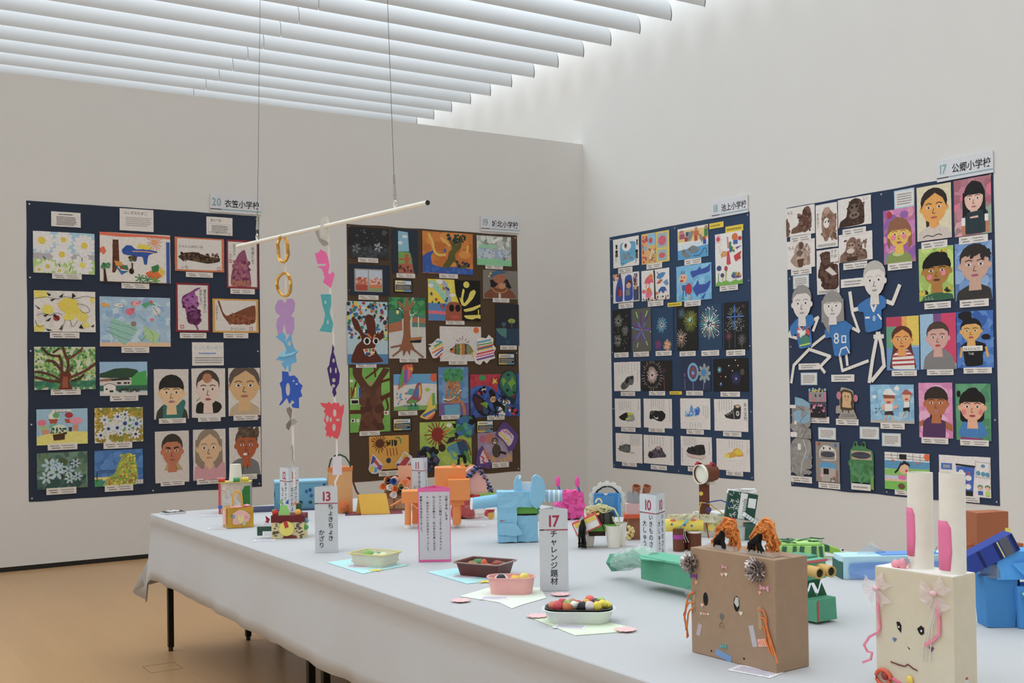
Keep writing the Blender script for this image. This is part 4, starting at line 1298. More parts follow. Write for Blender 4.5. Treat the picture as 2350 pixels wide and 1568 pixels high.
L c83a44 5 8 76 16 84 12 92 20 98
"""
ART += r"""
@eye
drawing|drawing|drawing of a blue creature with one huge white eye and small figures|d6d3d0
G 5a9fc4 28 18 50 14 90 16 86 82 60 86 30 98 26 60
D 2f5f7f 26 30 20 86 88 2
E dcd9d6 53 30 18 17
E 333 50 28 5 8
E 8a4a3a 51 32 3 4
D 8a8078 30 32 56 70 74 3
E 222 14 24 4 5
R 222 11 28 17 34
E 222 14 44 5 6
R 5a4034 9 50 19 62
L 333 1.5 11 62 12 80
E 222 94 16 3 4
R 222 92 20 96 32
E 222 92 52 5 6
R 4a4440 88 58 96 76
L 333 1.5 90 76 88 92
@grid
drawing|drawing|yellow drawing divided into boxes with pink blobs|cfb858
R d8a06a 0 4 24 96
R 7fb0c8 24 2 52 40
R d0a860 24 42 52 98
R 8fa8b8 58 6 92 52
E c85a70 75 30 14 16
R 8fa8b8 60 60 90 94
E c85a60 74 78 11 9
D c04a54,8a4a4a 20 4 8 22 94 5
E c04a54 34 24 7 9
R 7fa8c4 6 40 20 54
D 6a6a3a,c06a5a,d8d0c0 26 28 50 50 94 4
L 9a8a3a 1 52 0 52 100
@dolph
drawing|drawing|drawing of grey dolphins jumping before people on a beach|d8d4cc
R cfb878 0 8 100 44
R c4d0d8 0 50 100 66
G 4f98c8 0 70 50 66 100 62 100 100 0 100
E b07880 14 12 8 6
R a05070 6 18 24 34
R 3a4a7a 28 14 38 28
R 9a4040 24 30 34 44
E c08060 62 8 5 6
R c8602c 54 14 70 30
R b04a34 56 30 66 46
R 3f7f4a 88 12 99 36
E b08060 94 8 5 6
R b04a38 82 36 92 46
R 2f4f9f 84 46 94 60
G 7f8284 36 18 48 12 54 16 46 36 38 46 34 40
G 7f8284 70 26 78 28 84 44 80 54 74 42
G 777a7e 12 72 20 66 34 82 46 94 26 94 14 86
G 777a7e 30 70 50 58 66 66 70 76 56 84 42 82
E 222 22 74 1.5 2.5
E 222 40 70 1.5 2.5
L 333 1.5 52 92 70 94 82 84 86 72 94 74 94 90
@sword
drawing|drawing|tall drawing of a red sword, robot and caterpillar over grass|d8d5d2
E c8485a 12 10 7 5
S c8485a 12 10 6 9 12 1
G c87a90 44 8 50 8 52 30 46 30
G c0404a 44 36 52 34 58 60 48 62 42 60
G 3f7f4a 52 18 62 18 60 26 70 30 74 40 62 36 52 32
G c89040 20 40 30 34 46 36 44 44 24 46
R 3f5fa0 54 30 62 38
R d8c040 66 30 72 34
G 6a4a8a 76 30 98 28 80 34
E c86a34 74 10 11 7
R 3a5fa8 68 16 84 24
E b03a44 92 14 7 4
G c03a3a 68 46 82 42 98 38 92 46 96 52 84 54 76 58
D d8a0b0 16 12 14 40 50 1.2
L 5f8f4a 2 12 76 10 96
L 8fa04a 2 26 82 28 96
L a8c04a 3 40 70 38 94
E 3a4a7a 14 66 9 5
E a83a3a 40 68 6 5
E 4a4a6a 26 80 7 4
G 5a4a8a 58 84 66 76 80 80 96 84 92 88 66 88
D c84a3a,c8a040,3f8f6a 12 66 78 94 86 3
G 6fa84a 0 98 10 90 24 94 40 90 56 95 74 90 88 94 100 91 100 100 0 100
@peng
drawing|drawing|drawing of children between tall deep blue shapes|d4d0ce
D 3a5a9f,5a3a2c,c88a6a 30 2 2 30 20 5
G 2f4f9f 10 50 18 24 26 12 34 16 38 50 38 96 8 96
G 2f4f9f 44 60 46 14 60 6 72 10 76 40 76 94 42 96
R 4a4a54 78 50 98 96
D 5a3a2c,3a4a7a,b0806a 40 78 4 92 44 4
G 6a2c2c 14 70 22 40 28 46 22 76
R b03a3c 22 56 34 78
E d0a080 60 42 9 12
G 5a3424 50 42 56 26 70 26 72 40 60 32
G 7a7a78 50 58 64 54 66 76 50 78
E d0a080 86 54 5 6
R 3a4a7a 78 62 90 94
L 6a4a3a 3 26 78 34 96
@octo
drawing|drawing|drawing of pink and blue octopuses either side of a black line|d8d4d0
G d85a70 10 44 14 28 26 18 40 20 44 44 34 40 28 46 20 42
E d07a34 34 22 8 9
L d04a5a 3 20 44 16 56
L d04a5a 3 30 44 28 56
G d86a90 14 88 16 66 24 58 34 62 40 78 30 92 22 90
E d07a34 26 66 8 10
E d86a80 8 68 7 7
G 2a2420 44 0 50 4 50 40 52 98 46 98 46 40
G 4f80b8 54 28 62 16 76 12 88 14 80 26 66 34
G b85a50 54 46 68 34 78 36 66 48
G 5a90b8 78 44 92 36 98 52 88 56
G 3a5a9f 60 70 72 58 86 60 94 80 86 70 78 82 70 70 64 80
L 3a5a9f 3 64 20 58 10
E c86a3a 56 78 4 5
D 3a2c24,c89a7a 16 4 92 40 99 3
D 3a2c24,c89a7a 16 54 88 96 99 3
@shark
painting|painting|painting of a boy with an apple beside two blue sharks|6fb0d8
D 7fbce0,64a4cc 40 0 0 100 100 12
G 34509f 40 18 62 16 68 6 72 16 90 10 98 2 96 24 84 28 62 30 46 38
G 34509f 46 66 56 56 62 42 66 58 82 58 98 48 94 66 84 80 62 84 60 92 54 82
G 34509f 70 96 84 80 78 98
E d8a88c 20 36 12 13
L 222 1.5 14 22 16 14
L 222 1.5 19 22 20 12
L 222 1.5 24 22 26 14
E 222 16 32 1.5 2
E 222 24 33 1.5 2
E a83a4a 16 42 5 3
R 3a60a8 16 54 28 70
L d8a88c 3 12 58 18 72
L 3a60a8 4 20 70 20 88
L 3a60a8 4 27 70 28 86
E 2f8f5a 18 92 4 3
E b8303c 36 66 9 16
E 9a98a0 40 92 5 5
@f1
fireworks_drawing|drawing|black fireworks drawing with thin white sparks, leftmost of the fireworks|20201f
S a8a8a4,8a8a88 34 26 4 15 18 1.2
S a8a8a4,8a8a88 28 72 4 14 16 1.2
S 9a9a98 72 50 3 12 14 1
D b8b8b4,a8a88a 40 4 6 96 96 .9
@f2
fireworks_drawing|drawing|grey fireworks drawing with big purple, blue and green rays|5a5a50
S 5a3a7a,6a4a8a 50 50 4 46 7 4
S 5a7ab0 50 50 6 24 6 4
S 8fc07a 50 50 32 46 6 3.4
S 6a4a8a 50 50 6 38 5 4
E 8a7a4a 50 50 5 3.5
@f3
fireworks_drawing|drawing|navy fireworks drawing with a blue flower ring above two small bursts|24405f
S 7fb8cc 44 40 8 18 18 1.6
E 5a9ab8 44 40 14 10
E 24405f 44 40 11 8
S d8e0dc 44 40 3 7 14 1
S 3a5a7a 44 40 20 32 26 .6
S 8a3a5a,6a3a7a 26 86 2 12 16 1.8
S e09a5a,e0b08a 70 88 2 13 18 1.8
@f4
fireworks_drawing|drawing|black fireworks drawing with a yellow-green burst and blue centre|1f1f1c
S 8a9034,a0a84a,6f7a2c 66 34 5 24 40 1
E 7fc0dc 64 32 6 5
S c8a898,d8c0b0 20 72 3 20 16 1.2
S 5a7a8a 24 16 2 12 20 .8
@f5
fireworks_drawing|drawing|navy fireworks drawing with white beads in an oval|26425f
S 6ab4b0,c8d4d4,a88a5a 46 42 8 32 34 1.4
S dfe4e4 46 42 8 18 12 1.8
D e4e6e6 8 34 34 56 50 1.9
D e0e4e4 9 14 14 30 70 1.6
D e0e4e4 9 66 12 86 70 1.6
D e0e4e4 6 30 6 66 12 1.6
@f6
fireworks_drawing|drawing|black fireworks drawing with a bright blue cross and palm sparks|1d1d1f
L 3a6ac0 2.6 46 6 46 56
L 3a6ac0 2.6 12 30 84 30
S 8a9a9a 46 30 10 22 22 1
D b8bcbc 60 6 40 84 62 .8
S 7a4a5a 20 70 1 10 14 1
L 6a6a6a 1 46 60 46 94
L 6a6a6a 1 22 76 22 96
S 7a7a7c 74 78 2 12 16 .9
L 7a7a7c 1 74 80 76 98
E 4a3034 82 10 8 4
@f7
fireworks_drawing|drawing|black fireworks drawing with a pinkish dandelion burst and red stem|23201e
S d0b8b4,c0a8a8 36 48 5 28 34 2
S b8a8a8 36 48 40 52 30 1.6
L 8a4450 2.4 74 50 76 98
D 4a3040,3a2a3a 30 64 26 84 42 3
@f8
fireworks_drawing|drawing|purple-navy fireworks drawing with a blue ring and a flower on stalks|2a3450
E 6aa4c8 42 42 19 30
E 3a3450 42 42 13 22
S a85a70 42 42 8 20 22 1.6
E 5aa0d8 42 44 5 6
F 8a9a98 80 46 30 8
E 4a7fb0 78 44 9 12
L 7a84a0 3 42 74 42 98
L 7a84a0 3 78 70 76 96
L 6a7490 3 14 62 14 96
E 7a4a8a 14 50 3 6
@f9
fireworks_drawing|drawing|black fireworks drawing with a few small coloured sparks|1c1a19
S 3a4a8a,44406a 66 62 2 22 40 .7
E e0e0dc 66 62 1.6 2.4
S 5aa0b8 18 34 2 10 18 1.2
E e0e0c8 18 34 1.6 2.2
S 4a7ac0 22 78 1 6 10 1.4
E d8d4c0 22 77 1.4 2
E d8d0c0 46 22 1.6 2.2
E d8c850 65 6 1.6 2.2
E d8b060 72 22 1.8 2.4
E e0e0dc 36 56 1.6 2.2
E c85a5a 22 55 1.4 2
E c8c0a0 56 38 1.4 2
E 4a4a3a 84 42 6 10
@sh1
shoe_drawing|drawing|drawing of a grey and black sneaker seen at an angle|d4d0cd
W 888 14 8 86 40 6
W 666 84 8 96 80 1
G 5f605f 26 84 30 72 40 66 44 58 52 50 76 46 76 68 70 80 60 78 52 88 38 96
G 232322 42 66 52 52 60 54 56 70 48 76
G 232322 60 52 74 48 72 62 64 60
E 4a4a48 36 84 10 11
@sh2
shoe_drawing|drawing|drawing of a black sneaker with neon yellow collar and sole line|d4d0cd
W 777 14 8 66 46 7
W 555 86 8 98 50 1
G 8a8f90 56 56 74 54 78 72 70 80 46 82 44 70
G 1f1f1d 14 66 28 56 44 48 56 52 48 66 42 78 26 76
G b8c034 48 56 52 48 72 50 74 56 58 58
G b8c034 42 70 56 66 66 62 58 72 42 74
G d8d4cc 14 74 28 78 46 82 76 78 78 84 54 88 24 84
@sh3
shoe_drawing|drawing|drawing of a black sneaker with a curved white mark on its side|d4d0cd
W 777 24 2 76 40 7
W 666 86 6 98 80 1
G 1f1f1f 20 66 22 48 40 40 54 42 66 40 78 52 76 66 64 78 50 76 34 68 24 72
G 45423f 22 46 30 40 42 44 34 52 24 56
G d8d6d2 34 58 44 66 52 62 50 70 42 68
G d4d0ca 18 72 34 70 52 78 66 80 78 66 76 76 58 86 40 78 22 80
@sh4
shoe_drawing|drawing|drawing of a pale blue patterned sneaker|d6d2cf
W 777 74 24 96 70 3
W 777 28 78 72 98 5
G 5a8fc8 14 54 30 46 36 24 40 20 44 34 54 32 60 24 68 34 64 54 40 58 20 62
D 3a6ab8,8fb4d8,b8ccdc 40 18 36 62 58 4
G 3a6ac0 50 36 64 34 62 54 52 54
G d8d2c8 14 60 40 60 64 56 68 64 52 70 26 70
@sh5
shoe_drawing|drawing|drawing of a black high-top sneaker with a round star badge|d6d2cf
W 777 12 4 56 44 6
V 333 92 10 14 私の宝物
G 2c2c2c 26 52 48 40 60 28 58 20 72 16 80 22 78 62 52 62 34 58
G d0b8a0 62 22 70 18 78 22 70 28
G d8d4ce 20 54 30 46 34 58 52 64 78 66 78 72 52 70 22 64
L d8d4d0 1.6 56 32 60 60
E d8d4d0 70 44 5 8
S 2c2c2c 70 44 0 6 5 2
L d8d4d0 1.4 34 46 42 50
L d8d4d0 1.4 40 42 48 48
L d8d4d0 1.4 46 38 54 44
@sh6
shoe_drawing|drawing|drawing of a grey knitted running shoe on the bottom row|d4d0cd
W 777 54 4 94 44 8
G 5a5c5a 8 54 20 44 32 38 44 36 56 42 56 60 50 68 34 66 16 64
D 4a4c4a,686a68 30 14 44 52 62 4
L 444 1 24 40 26 28
G 222 40 36 46 40 56 38 54 46
G d8d4cc 10 62 26 64 40 68 56 66 56 72 40 74 18 68
E b8b4b0 62 66 10 4
@sh7
shoe_drawing|drawing|drawing of a dark purple hiking shoe on the bottom row|d4d0cd
W 777 14 4 70 40 6
W 777 86 8 98 90 1
G 4a4450 14 72 18 62 34 54 40 42 62 40 66 56 76 66 74 74 52 76 34 80 20 80
D 5a5462,3a3442,6a6474 40 20 50 70 74 4
G a88a98 42 38 58 36 56 48 44 50
E 2c2830 24 70 9 11
@sh8
shoe_drawing|drawing|drawing of a black ankle boot with pink sole on the bottom row|d4d0cd
W 777 10 4 52 36 8
W 777 86 14 98 70 1
W 555 2 40 10 98 1
G 282828 18 52 22 42 38 38 50 28 76 24 80 52 76 60 58 62 34 60
D 343434,1c1c1c 24 24 36 76 58 5
G c8b4b0 16 54 34 60 60 62 78 58 82 66 72 74 54 70 34 72 20 64
L 8a4a4a 1 20 66 40 72 70 75
@sh9
shoe_drawing|drawing|drawing of a bright yellow sneaker on the bottom row|d4d0cd
W 999 36 4 82 34 6
W 999 88 8 98 60 1
G d0a038 24 54 34 44 48 42 54 30 66 28 78 36 82 52 64 54 44 60 28 60
G d8c030 54 38 66 30 78 38 76 48 60 48
G d8c858 24 52 34 44 40 50 38 60 26 60
G dcd8d0 22 58 40 62 60 54 84 56 82 64 54 66 30 68
L d88a4a 2.4 66 54 80 48
@g1
gorilla_drawing|drawing|brown crayon gorilla drawing with handwriting, top left of the navy board|d2cdc9
G 6a4a3c 56 30 64 6 78 2 86 14 90 50 86 84 56 90 16 92 20 74 40 66
D 5a3a2e,7a5a4a,4a2e24 70 44 30 86 88 6
E 4a3228 66 22 8 12
D 6a4a3c 16 0 40 10 92 7
X 8a7a74 4 22 14 もも
@g2
gorilla_drawing|drawing|tall brown crayon drawing of an orangutan with hanging arms|d4cfcb
G 8a6a58 30 20 40 10 62 8 72 18 92 30 96 52 78 86 70 84 72 60 60 70 56 84 40 86 30 66 26 46
D 7a5a48,9a7a68,6a4a3c 60 30 24 92 80 5
E d4cfcb 50 44 14 12
E a88a78 52 16 16 8
D 333 5 42 38 60 48 2
V 6a5a54 10 18 9 たなひこ
Z 777 8 91 90 97 2
@g3
gorilla_drawing|drawing|dark brown crayon portrait of a gorilla staring straight ahead|d2cdc9
G 3c2820 2 100 6 78 26 66 30 30 40 8 54 2 70 10 80 40 80 94 60 98
D 4a3428,2c1c16,5a4234 60 30 12 78 94 5
E 6a5648 50 38 14 16
E 7a6658 50 62 16 12
E 241812 43 34 4 5
E 241812 58 32 4 5
E 3a2a22 46 62 4 5
E 3a2a22 55 61 4 5
X 8a7a74 76 14 12 しく
@g4
gorilla_drawing|drawing|pale brown crayon gorilla with dark chest, below the top left one|d4cfcb
G 9a8274 10 70 28 46 32 20 46 6 60 10 68 34 82 50 84 92 60 90 50 98 36 96 26 90
D 8a6e60,a89084,b8a498 70 28 20 82 88 6
E 5a4034 52 20 8 14
E 6a5448 46 46 12 10
G 5a3a2c 36 68 62 66 56 96 42 96
X 8a7a74 4 30 16 もん
@g5
gorilla_drawing|drawing|tall dark brown crayon gorilla with folded arms and writing in the corner|d0cbc6
G 452a1e 20 10 40 4 62 6 64 30 96 40 98 84 84 92 28 90 20 66 4 62 8 44 22 34
D 52362a,3a2218,5e4234 80 20 10 94 86 6
E 5a4034 42 24 14 12
E 2c1c14 36 21 3 2
E 2c1c14 48 21 3 2
G c8c0ba 38 46 60 40 92 58 70 60
R d0cbc6 62 2 99 30
X 444 64 10 9 すす
X 444 64 20 9 かほ
Z 777 8 92 90 98 2
@g6
gorilla_drawing|drawing|brown crayon gorilla with broad shoulders, right of the tall dark one|d4cfcb
G 7a5e50 2 100 4 74 20 60 24 30 36 14 48 14 58 34 60 54 82 62 86 96 60 98
D 6a4e40,8a6e60,5a4034 80 20 24 82 94 6
E a89080 38 44 10 12
E c8b8ae 36 62 12 9
E 3a2820 33 42 3 4
E 3a2820 42 42 3 4
G 452e24 24 84 56 82 54 98 26 99
@d1
portrait|portrait|painted portrait of a girl with brown hair under a red apple|b06a98
D c07ab0,8a5aa0,d08aa0,a0589a,7a7ab8 60 0 0 100 90 10
G 7f8f4a 6 100 10 84 36 76 66 78 84 86 92 100
E a8c08a 46 82 18 5
G 8a5a40 12 40 20 22 44 14 70 20 88 36 90 70 78 74 76 50 24 50 20 74 12 66
P d8b048 8a5a40 50 46 28 25 b b05a6a
E e07a90 32 52 8 5
E e07a90 66 52 8 5
E b02a34 20 9 8 6
@d2
portrait|portrait|painted portrait of a girl with a low black ponytail on cream|cfc8a8
G 2a1e18 26 62 40 60 42 78 28 84
P d89a4a 2c221c 50 40 32 30 p c86a4a
G c4b8b0 2 100 6 84 34 74 64 74 94 84 99 100
G d89a4a 38 66 60 66 60 76 50 80 40 76
L 3a3430 1.6 18 94 30 90 46 95 60 90 72 93
@d3
portrait|portrait|painted portrait of a girl with long black hair on pink and purple|a8707a
D b87a8a,a06070,c89aa0,98787a,d0708a 50 0 0 100 100 12
G 8aa090 72 60 100 50 100 100 74 100
G 1c1c1f 28 58 30 16 50 4 74 10 84 26 80 56
G 23353c 18 98 22 62 36 54 76 52 92 62 94 98
R dcd8d4 20 68 30 82
R dcd8d4 82 66 92 78
R b8785a 20 82 30 99
R b8785a 84 78 93 98
P d8b0a0 18181b 54 36 22 23 l c07a7a
L 23353c 8 38 64 76 62
@d4
portrait|portrait|painted portrait of a brown-faced boy with bees on lime green|a4c060
D acc86a,98b454,b8d070 30 0 0 100 100 12
G 2f5f44 6 100 14 92 40 86 66 86 96 90 99 100
P a8742f 15130f 52 44 34 28 b 6a2a34
G 15130f 18 40 20 20 38 10 66 8 84 14 86 36 60 34 30 38
E d87a8a 32 56 8 5
E d87a8a 72 50 7 5
X d8d4d0 16 98 7 ししし
D c8b030,222 8 4 80 22 88 4
D c8b030,222 8 70 76 92 86 4
D c8b030,222 6 60 4 82 10 3
@d5
portrait|portrait|painted portrait of a pale boy in a black shirt on blue|5a80b8
D 6a90c4,4f74ac,84a4cc 40 0 0 100 80 12
G 33312f 2 100 6 84 34 74 66 72 94 80 99 99
R b87858 44 62 62 78
P c09a88 2a2523 54 38 34 30 s b0647a
D 2a2523 30 24 12 90 26 5
@d6
portrait|portrait|painted portrait of a plaited girl in a red striped top on rainbow stripes|8fa8c0
R b83a5a 0 0 48 22
R 5a9a78 0 18 30 60
R d89a4a 48 0 66 30
R d8bc48 64 0 100 54
R 5f8fc0 0 58 100 100
G 5a2c20 20 60 24 30 46 16 70 26 78 60 92 96 82 98 70 60 30 62 22 98 8 96
G d8d4d0 16 98 18 72 40 62 64 62 84 74 86 99
L a8383c 3.4 18 74 84 72
L a8383c 3.4 17 82 85 81
L a8383c 3.4 16 90 86 89
L a8383c 3.4 30 66 72 66
P d8944a 5a2c20 48 42 26 21 p b8604a
@d7
portrait|portrait|painted portrait of a grey-shirted boy on blue, purple and pink stripes|8fb4d0
R 7a4a80 38 0 62 70
R c83a64 60 0 100 90
G 7a7879 8 100 12 78 36 64 66 62 92 78 99 100
G 6a3a6a 38 58 60 58 62 66 40 66
P c89a90 4a3a32 50 42 26 24 s c04a54
@d8
portrait|portrait|painted portrait of a child in a black lettered T-shirt on deep blue|3a68b4
D 4676c0,2f5aa4,5484c8 50 0 0 100 100 10
G 17171a 10 62 24 54 54 52 78 58 84 70 70 72 72 96 22 98 18 72
L c89a4a 5 14 64 10 80
L c89a4a 5 80 64 84 80
P d0a058 17171a 40 34 24 19 s b84a44
D 17171a 18 12 2 36 12 5
E 17171a 80 46 12 5
R d8d4d0 17 61 71 70
X 222 19 68.5 6 GRADUATE
X d8d4d0 32 77 6 THE
@gbox
collage|collage|tall grey unfolded box collage with pale blue patches down the board edge|-
CUT
G 7fa4bc 26 0 60 2 96 8 96 14 26 12
CUT
G 8a8784 0 10 98 12 100 38 2 40 2 34 12 34 12 14 0 14
G 8a8784 26 38 100 38 100 52 2 50 2 46 18 44
D 97938f,807d7a 40 14 14 96 50 3
G 7fa4bc 20 18 60 16 50 26 74 24 70 16 96 20 96 30 60 34 24 30
L 444 .5 40 12 84 20 50 30 80 40 58 52
R d8d4d0 2 10 30 14
R d8d4d0 22 30 34 34
R d8d4d0 4 44 34 50
CUT
G 8e8b88 2 58 28 50 99 52 99 88 60 90 62 99 30 98 4 92 2 84
D 97938f,807d7a,8a8784 50 6 58 96 96 3
L d8d4d0 .6 60 52 76 66 54 82 48 96
R d8d4d0 36 58 50 66
E 7fa4bc 76 74 6 2
@probo
collage|collage|grey and pink robot face collage over a black patterned body|-
CUT
R 544a58 4 2 96 99
R 26222a 10 56 90 99
D c87a9a,d8a0b0,26222a 50 16 58 84 80 5
D 26222a 26 26 64 76 90 6
CUT
R 8f8a8c 2 12 98 46
E 26222a 40 26 4 4
E 26222a 64 26 4 4
L 26222a 1.6 32 20 44 22
L 26222a 1.6 60 22 72 18
E c06a7a 30 40 8 6
E c06a7a 72 40 8 6
E c07a78 12 26 7 8
G c06a9a 86 16 97 14 97 40 88 40
D 26222a,c8b840,7fb8cc 20 6 2 94 10 4
@monk
collage|collage|brown monkey face collage with big pink ears on grey card|-
CUT
G 98928a 22 0 80 12 82 40 80 72 96 96 90 99 4 99 20 82 -4 84 -2 60 16 58 14 36
G 4a3a28 20 14 40 8 74 16 84 36 78 60 84 70 60 74 18 72 18 40
E bc7686 12 28 11 12
L 4a3a28 2 3 16 22 14
E bc7686 90 36 10 11
G c8a478 28 24 34 16 68 20 72 40 66 52 72 66 26 64 30 44
E 222 42 30 2 4
E 222 56 32 2 4
L a85a4a 1.2 42 40 49 43 56 40
L 4a3a28 4 26 70 30 78
L 4a3a28 4 56 72 58 80
Z 777 24 84 84 94 2
@mbox
collage|collage|grey paper bag face collage with dark mouth and little room scene|-
CUT
R 8d8680 0 0 99 99
G d0ccc6 14 22 34 8 60 10 84 20 86 46 18 46
R 8d8680 20 22 80 44
E 3a3f4a 50 31 30 7
L 565a64 1 22 31 78 32
E 26221f 34 16 3 3.4
E 26221f 60 16 3 3.4
E b04a34 14 6 7 4
E 3a6ab0 84 8 5 5
G 4f94c4 16 60 26 50 76 52 88 64 16 64
R a8a098 20 64 82 98
R 1c1a1c 32 66 54 80
L b04a44 1.6 22 86 22 98
E d8a0b0 26 84 7 4
L 1c1a1c 1.8 62 98 62 90 80 90 80 98
E b85a3c 76 86 5 2.4
L a83a2c 1.6 88 70 88 96
@frog
collage|collage|large green frog face collage with a grey zip-like mouth|-
CUT
G 3f7a4c 6 20 18 12 22 2 34 0 40 10 52 10 58 0 68 2 70 14 92 18 98 26 97 92 84 88 84 84 14 84 12 90 6 88 6 52 -2 50 -2 42 6 40
D 478454,36703f,528c5c 60 8 44 94 82 5
E 26221f 28 7 4 4
E 26221f 60 7 5 4
G b09a80 12 20 88 20 92 38 14 38
E 3a3f4a 50 29 38 7
L 565a64 .8 16 29 86 30
G 6f9a44 86 74 97 70 97 98 86 96
CUT
R d2cdc8 10 87 86 100
Z 777 18 91 78 97 1
@beach
drawing|drawing|crayon drawing of two children running in sun caps on blue|7fb0d0
D 8abcd8,74a4c8,98c4dc 60 0 0 100 90 9
R a8a8a4 0 92 100 100
D 5a6a74 20 4 62 36 78 2
E e0dcd8 62 10 6 6
E e0dcd8 10 32 5 5
E d8a888 44 34 13 17
G 8a4a34 30 26 56 28 58 36 32 36
G e0dcd8 30 24 36 12 48 10 56 22 64 24 56 28 30 26
R dcd8d4 34 50 52 70
G 333 34 70 52 68 54 80 44 78 34 80
L d8a888 4 38 80 32 92
L d8a888 4 48 80 54 94
E c0484a 43 46 5 3
G d8a888 26 56 34 50 34 66 28 66
G d8a888 52 56 64 52 64 60 54 64
E d8b090 84 32 9 13
G b04a44 74 22 82 12 94 20 98 26 76 26
R dcd8d4 78 44 90 60
G 222 76 60 90 58 90 70 84 66 76 70
L d8b090 4 78 70 72 86
L d8b090 4 86 70 86 82
E c0484a 84 38 4 3
@purp
portrait|portrait|painted portrait of a child in a sleeveless purple top on pink|cf86b0
D d890b8,c87aa8,dca4c4 40 0 0 100 100 12
G a8603c 0 72 14 66 14 78 2 80
G a8603c 78 68 99 76 99 88 78 82
G 4f3058 10 99 12 70 30 62 66 66 80 70 78 99
G 1f1a18 32 64 36 56 42 56 40 66
G 1f1a18 62 66 62 56 68 58 66 68
P b0683c 33261e 52 36 29 25 b b87a8a
@grn
portrait|portrait|painted portrait of a black-haired girl in a blue top on green|4f9068
D 589a70,468460 40 0 0 100 100 12
G 161412 12 64 14 24 36 8 60 6 80 26 82 64 60 70 20 68
E 161412 9 18 6 6
G 3a78b4 8 88 20 66 46 70 74 66 90 86 84 94 14 94
G 8a3a78 14 94 76 96 74 99 12 99
P dca488 161412 48 40 31 26 b b04a54
E d87a7a 24 50 7 5
E d87a7a 72 50 7 5
@net
drawing|drawing|drawing of a girl with pigtails batting before a net and field|d6d2cf
L 444 1 0 8 50 8 100 12
L 444 1 0 16 50 16 100 18
L 444 1 16 0 16 20
L 444 1 30 0 30 20
L 444 1 64 2 64 22
L 444 1 80 2 80 22
R 4f8fb8 0 22 100 44
G 7fb85a 0 46 40 42 100 40 100 60 0 62
R b8bcd0 0 62 100 72
R d8b098 0 72 100 78
G 6fb84a 0 78 100 76 100 100 0 100
E d8642c 95 8 7 9
R 222 34 4 50 18
E d8b090 44 42 11 15
G 222 36 36 44 20 56 28 58 36 46 30
L 222 5 38 28 32 44 24 54
E d86aa0 40 66 10 6
E 6a4a34 38 90 8 8
E c8642c 20 22 3 3
E c8642c 74 26 3 3
E d0403c 50 48 3 4
@pblu
drawing|drawing|drawing of a tall blue penguin column with small children|d6d2d0
G 3f68b4 4 20 26 20 26 36 4 36
R 8f94a0 8 24 22 32
G 3a62b4 34 26 70 26 66 94 38 94
L 222 5 34 22 70 25
R 222 50 86 66 99
E dcd8d8 44 40 5 6
E dcd8d8 58 54 6 7
E dcd8d8 57 76 6 7
D c04a4a 10 42 38 60 80 3
L 777 .8 72 12 98 14 98 52 72 50 72 12
E 4f8fb0 77 40 4 6
E 4f8fb0 86 42 4 6
E 4f8fb0 94 43 4 6
E 4f7fb0 86 22 4 4
E 222 80 74 5 5
E d8b090 80 76 4 5
R 3a5aa8 76 84 85 94
E 222 94 74 5 5
E d8b090 94 76 4 5
R a8c85a 90 84 98 96
R 3f8f5a 76 70 84 73
R 3f8f5a 90 70 98 73
"""
for sp in ART.strip().split('@')[1:]:
    key, rest = sp.split('\n', 1); drawing(key.strip(), rest)
# paper footballers cut out of card, each one figure
def footballer(key, label, head, hair, shirt, marks, limbs, longhair=False):
    w_, r = RECT[key]; o = wall_empty('paper_figure', key, .006, label=label, cat='paper figure'); W, H = r[2], r[3]
    def part(name, code, z):
        a = Art(W, H, hash_(key) + int(z * 1e4)); a.clip = False; a.z = z; a.run(code); ob = a.b.ob(name, PAINT, o); md = ob.modifiers.new('t', 'SOLIDIFY'); md.thickness = .0006; md.offset = -1
    for i, l in enumerate(limbs): part('limb', 'L d3d0c8 3.4 ' + l, .0006 + .0006 * i)
    part('shirt', 'G 2f6fb0 ' + shirt + '\n' + marks, .006)
    cx, cy, rx, ry = head
    code = ('P cfcac5 %s %g %g %g %g %s aaa' % (hair, cx, cy, rx, ry, 'l' if longhair else 's'))
    if longhair: code = 'G %s %g %g %g %g %g %g %g %g\n' % (hair, cx - rx * 1.1, cy - ry * .6, cx - rx * .3, cy, cx - rx * .4, cy + ry * 2.3, cx - rx * 1.3, cy + ry * 1.2) + code
    part('head', code, .009)
footballer('fig1', 'paper footballer with a frowning face and patterned blue shirt, by the board edge', (35, 16, 19, 16), '8a8784', '4 40 26 30 60 28 63 38 54 41 58 61 26 64 20 47 8 50',
           'D c84a3a,d8d4d0,2a3a5a 26 26 38 50 50 3\nE 3f7f6a 40 55 11 6\nL b8c84a 1.5 28 60 52 58', ['6 44 1 49 21 52', '61 34 71 32 59 45', '49 64 12 80 5 98', '49 64 97 72 74 82 84 88'])
footballer('fig2', 'paper footballer girl with long grey hair and a number 8 shirt', (47, 14, 16, 14), '8a8784', '29 41 46 31 66 29 86 38 78 43 80 68 48 71 44 48 32 50',
           'X d8d4d0 47 56 17 8\nL d8d4d0 1.5 64 48 71 48 71 55 64 55 64 48\nL d8d4d0 1.5 58 70 62 62 72 60 78 67', ['31 46 1 58', '84 40 96 44 84 23', '58 68 63 86 112 76', '71 68 73 80'], True)
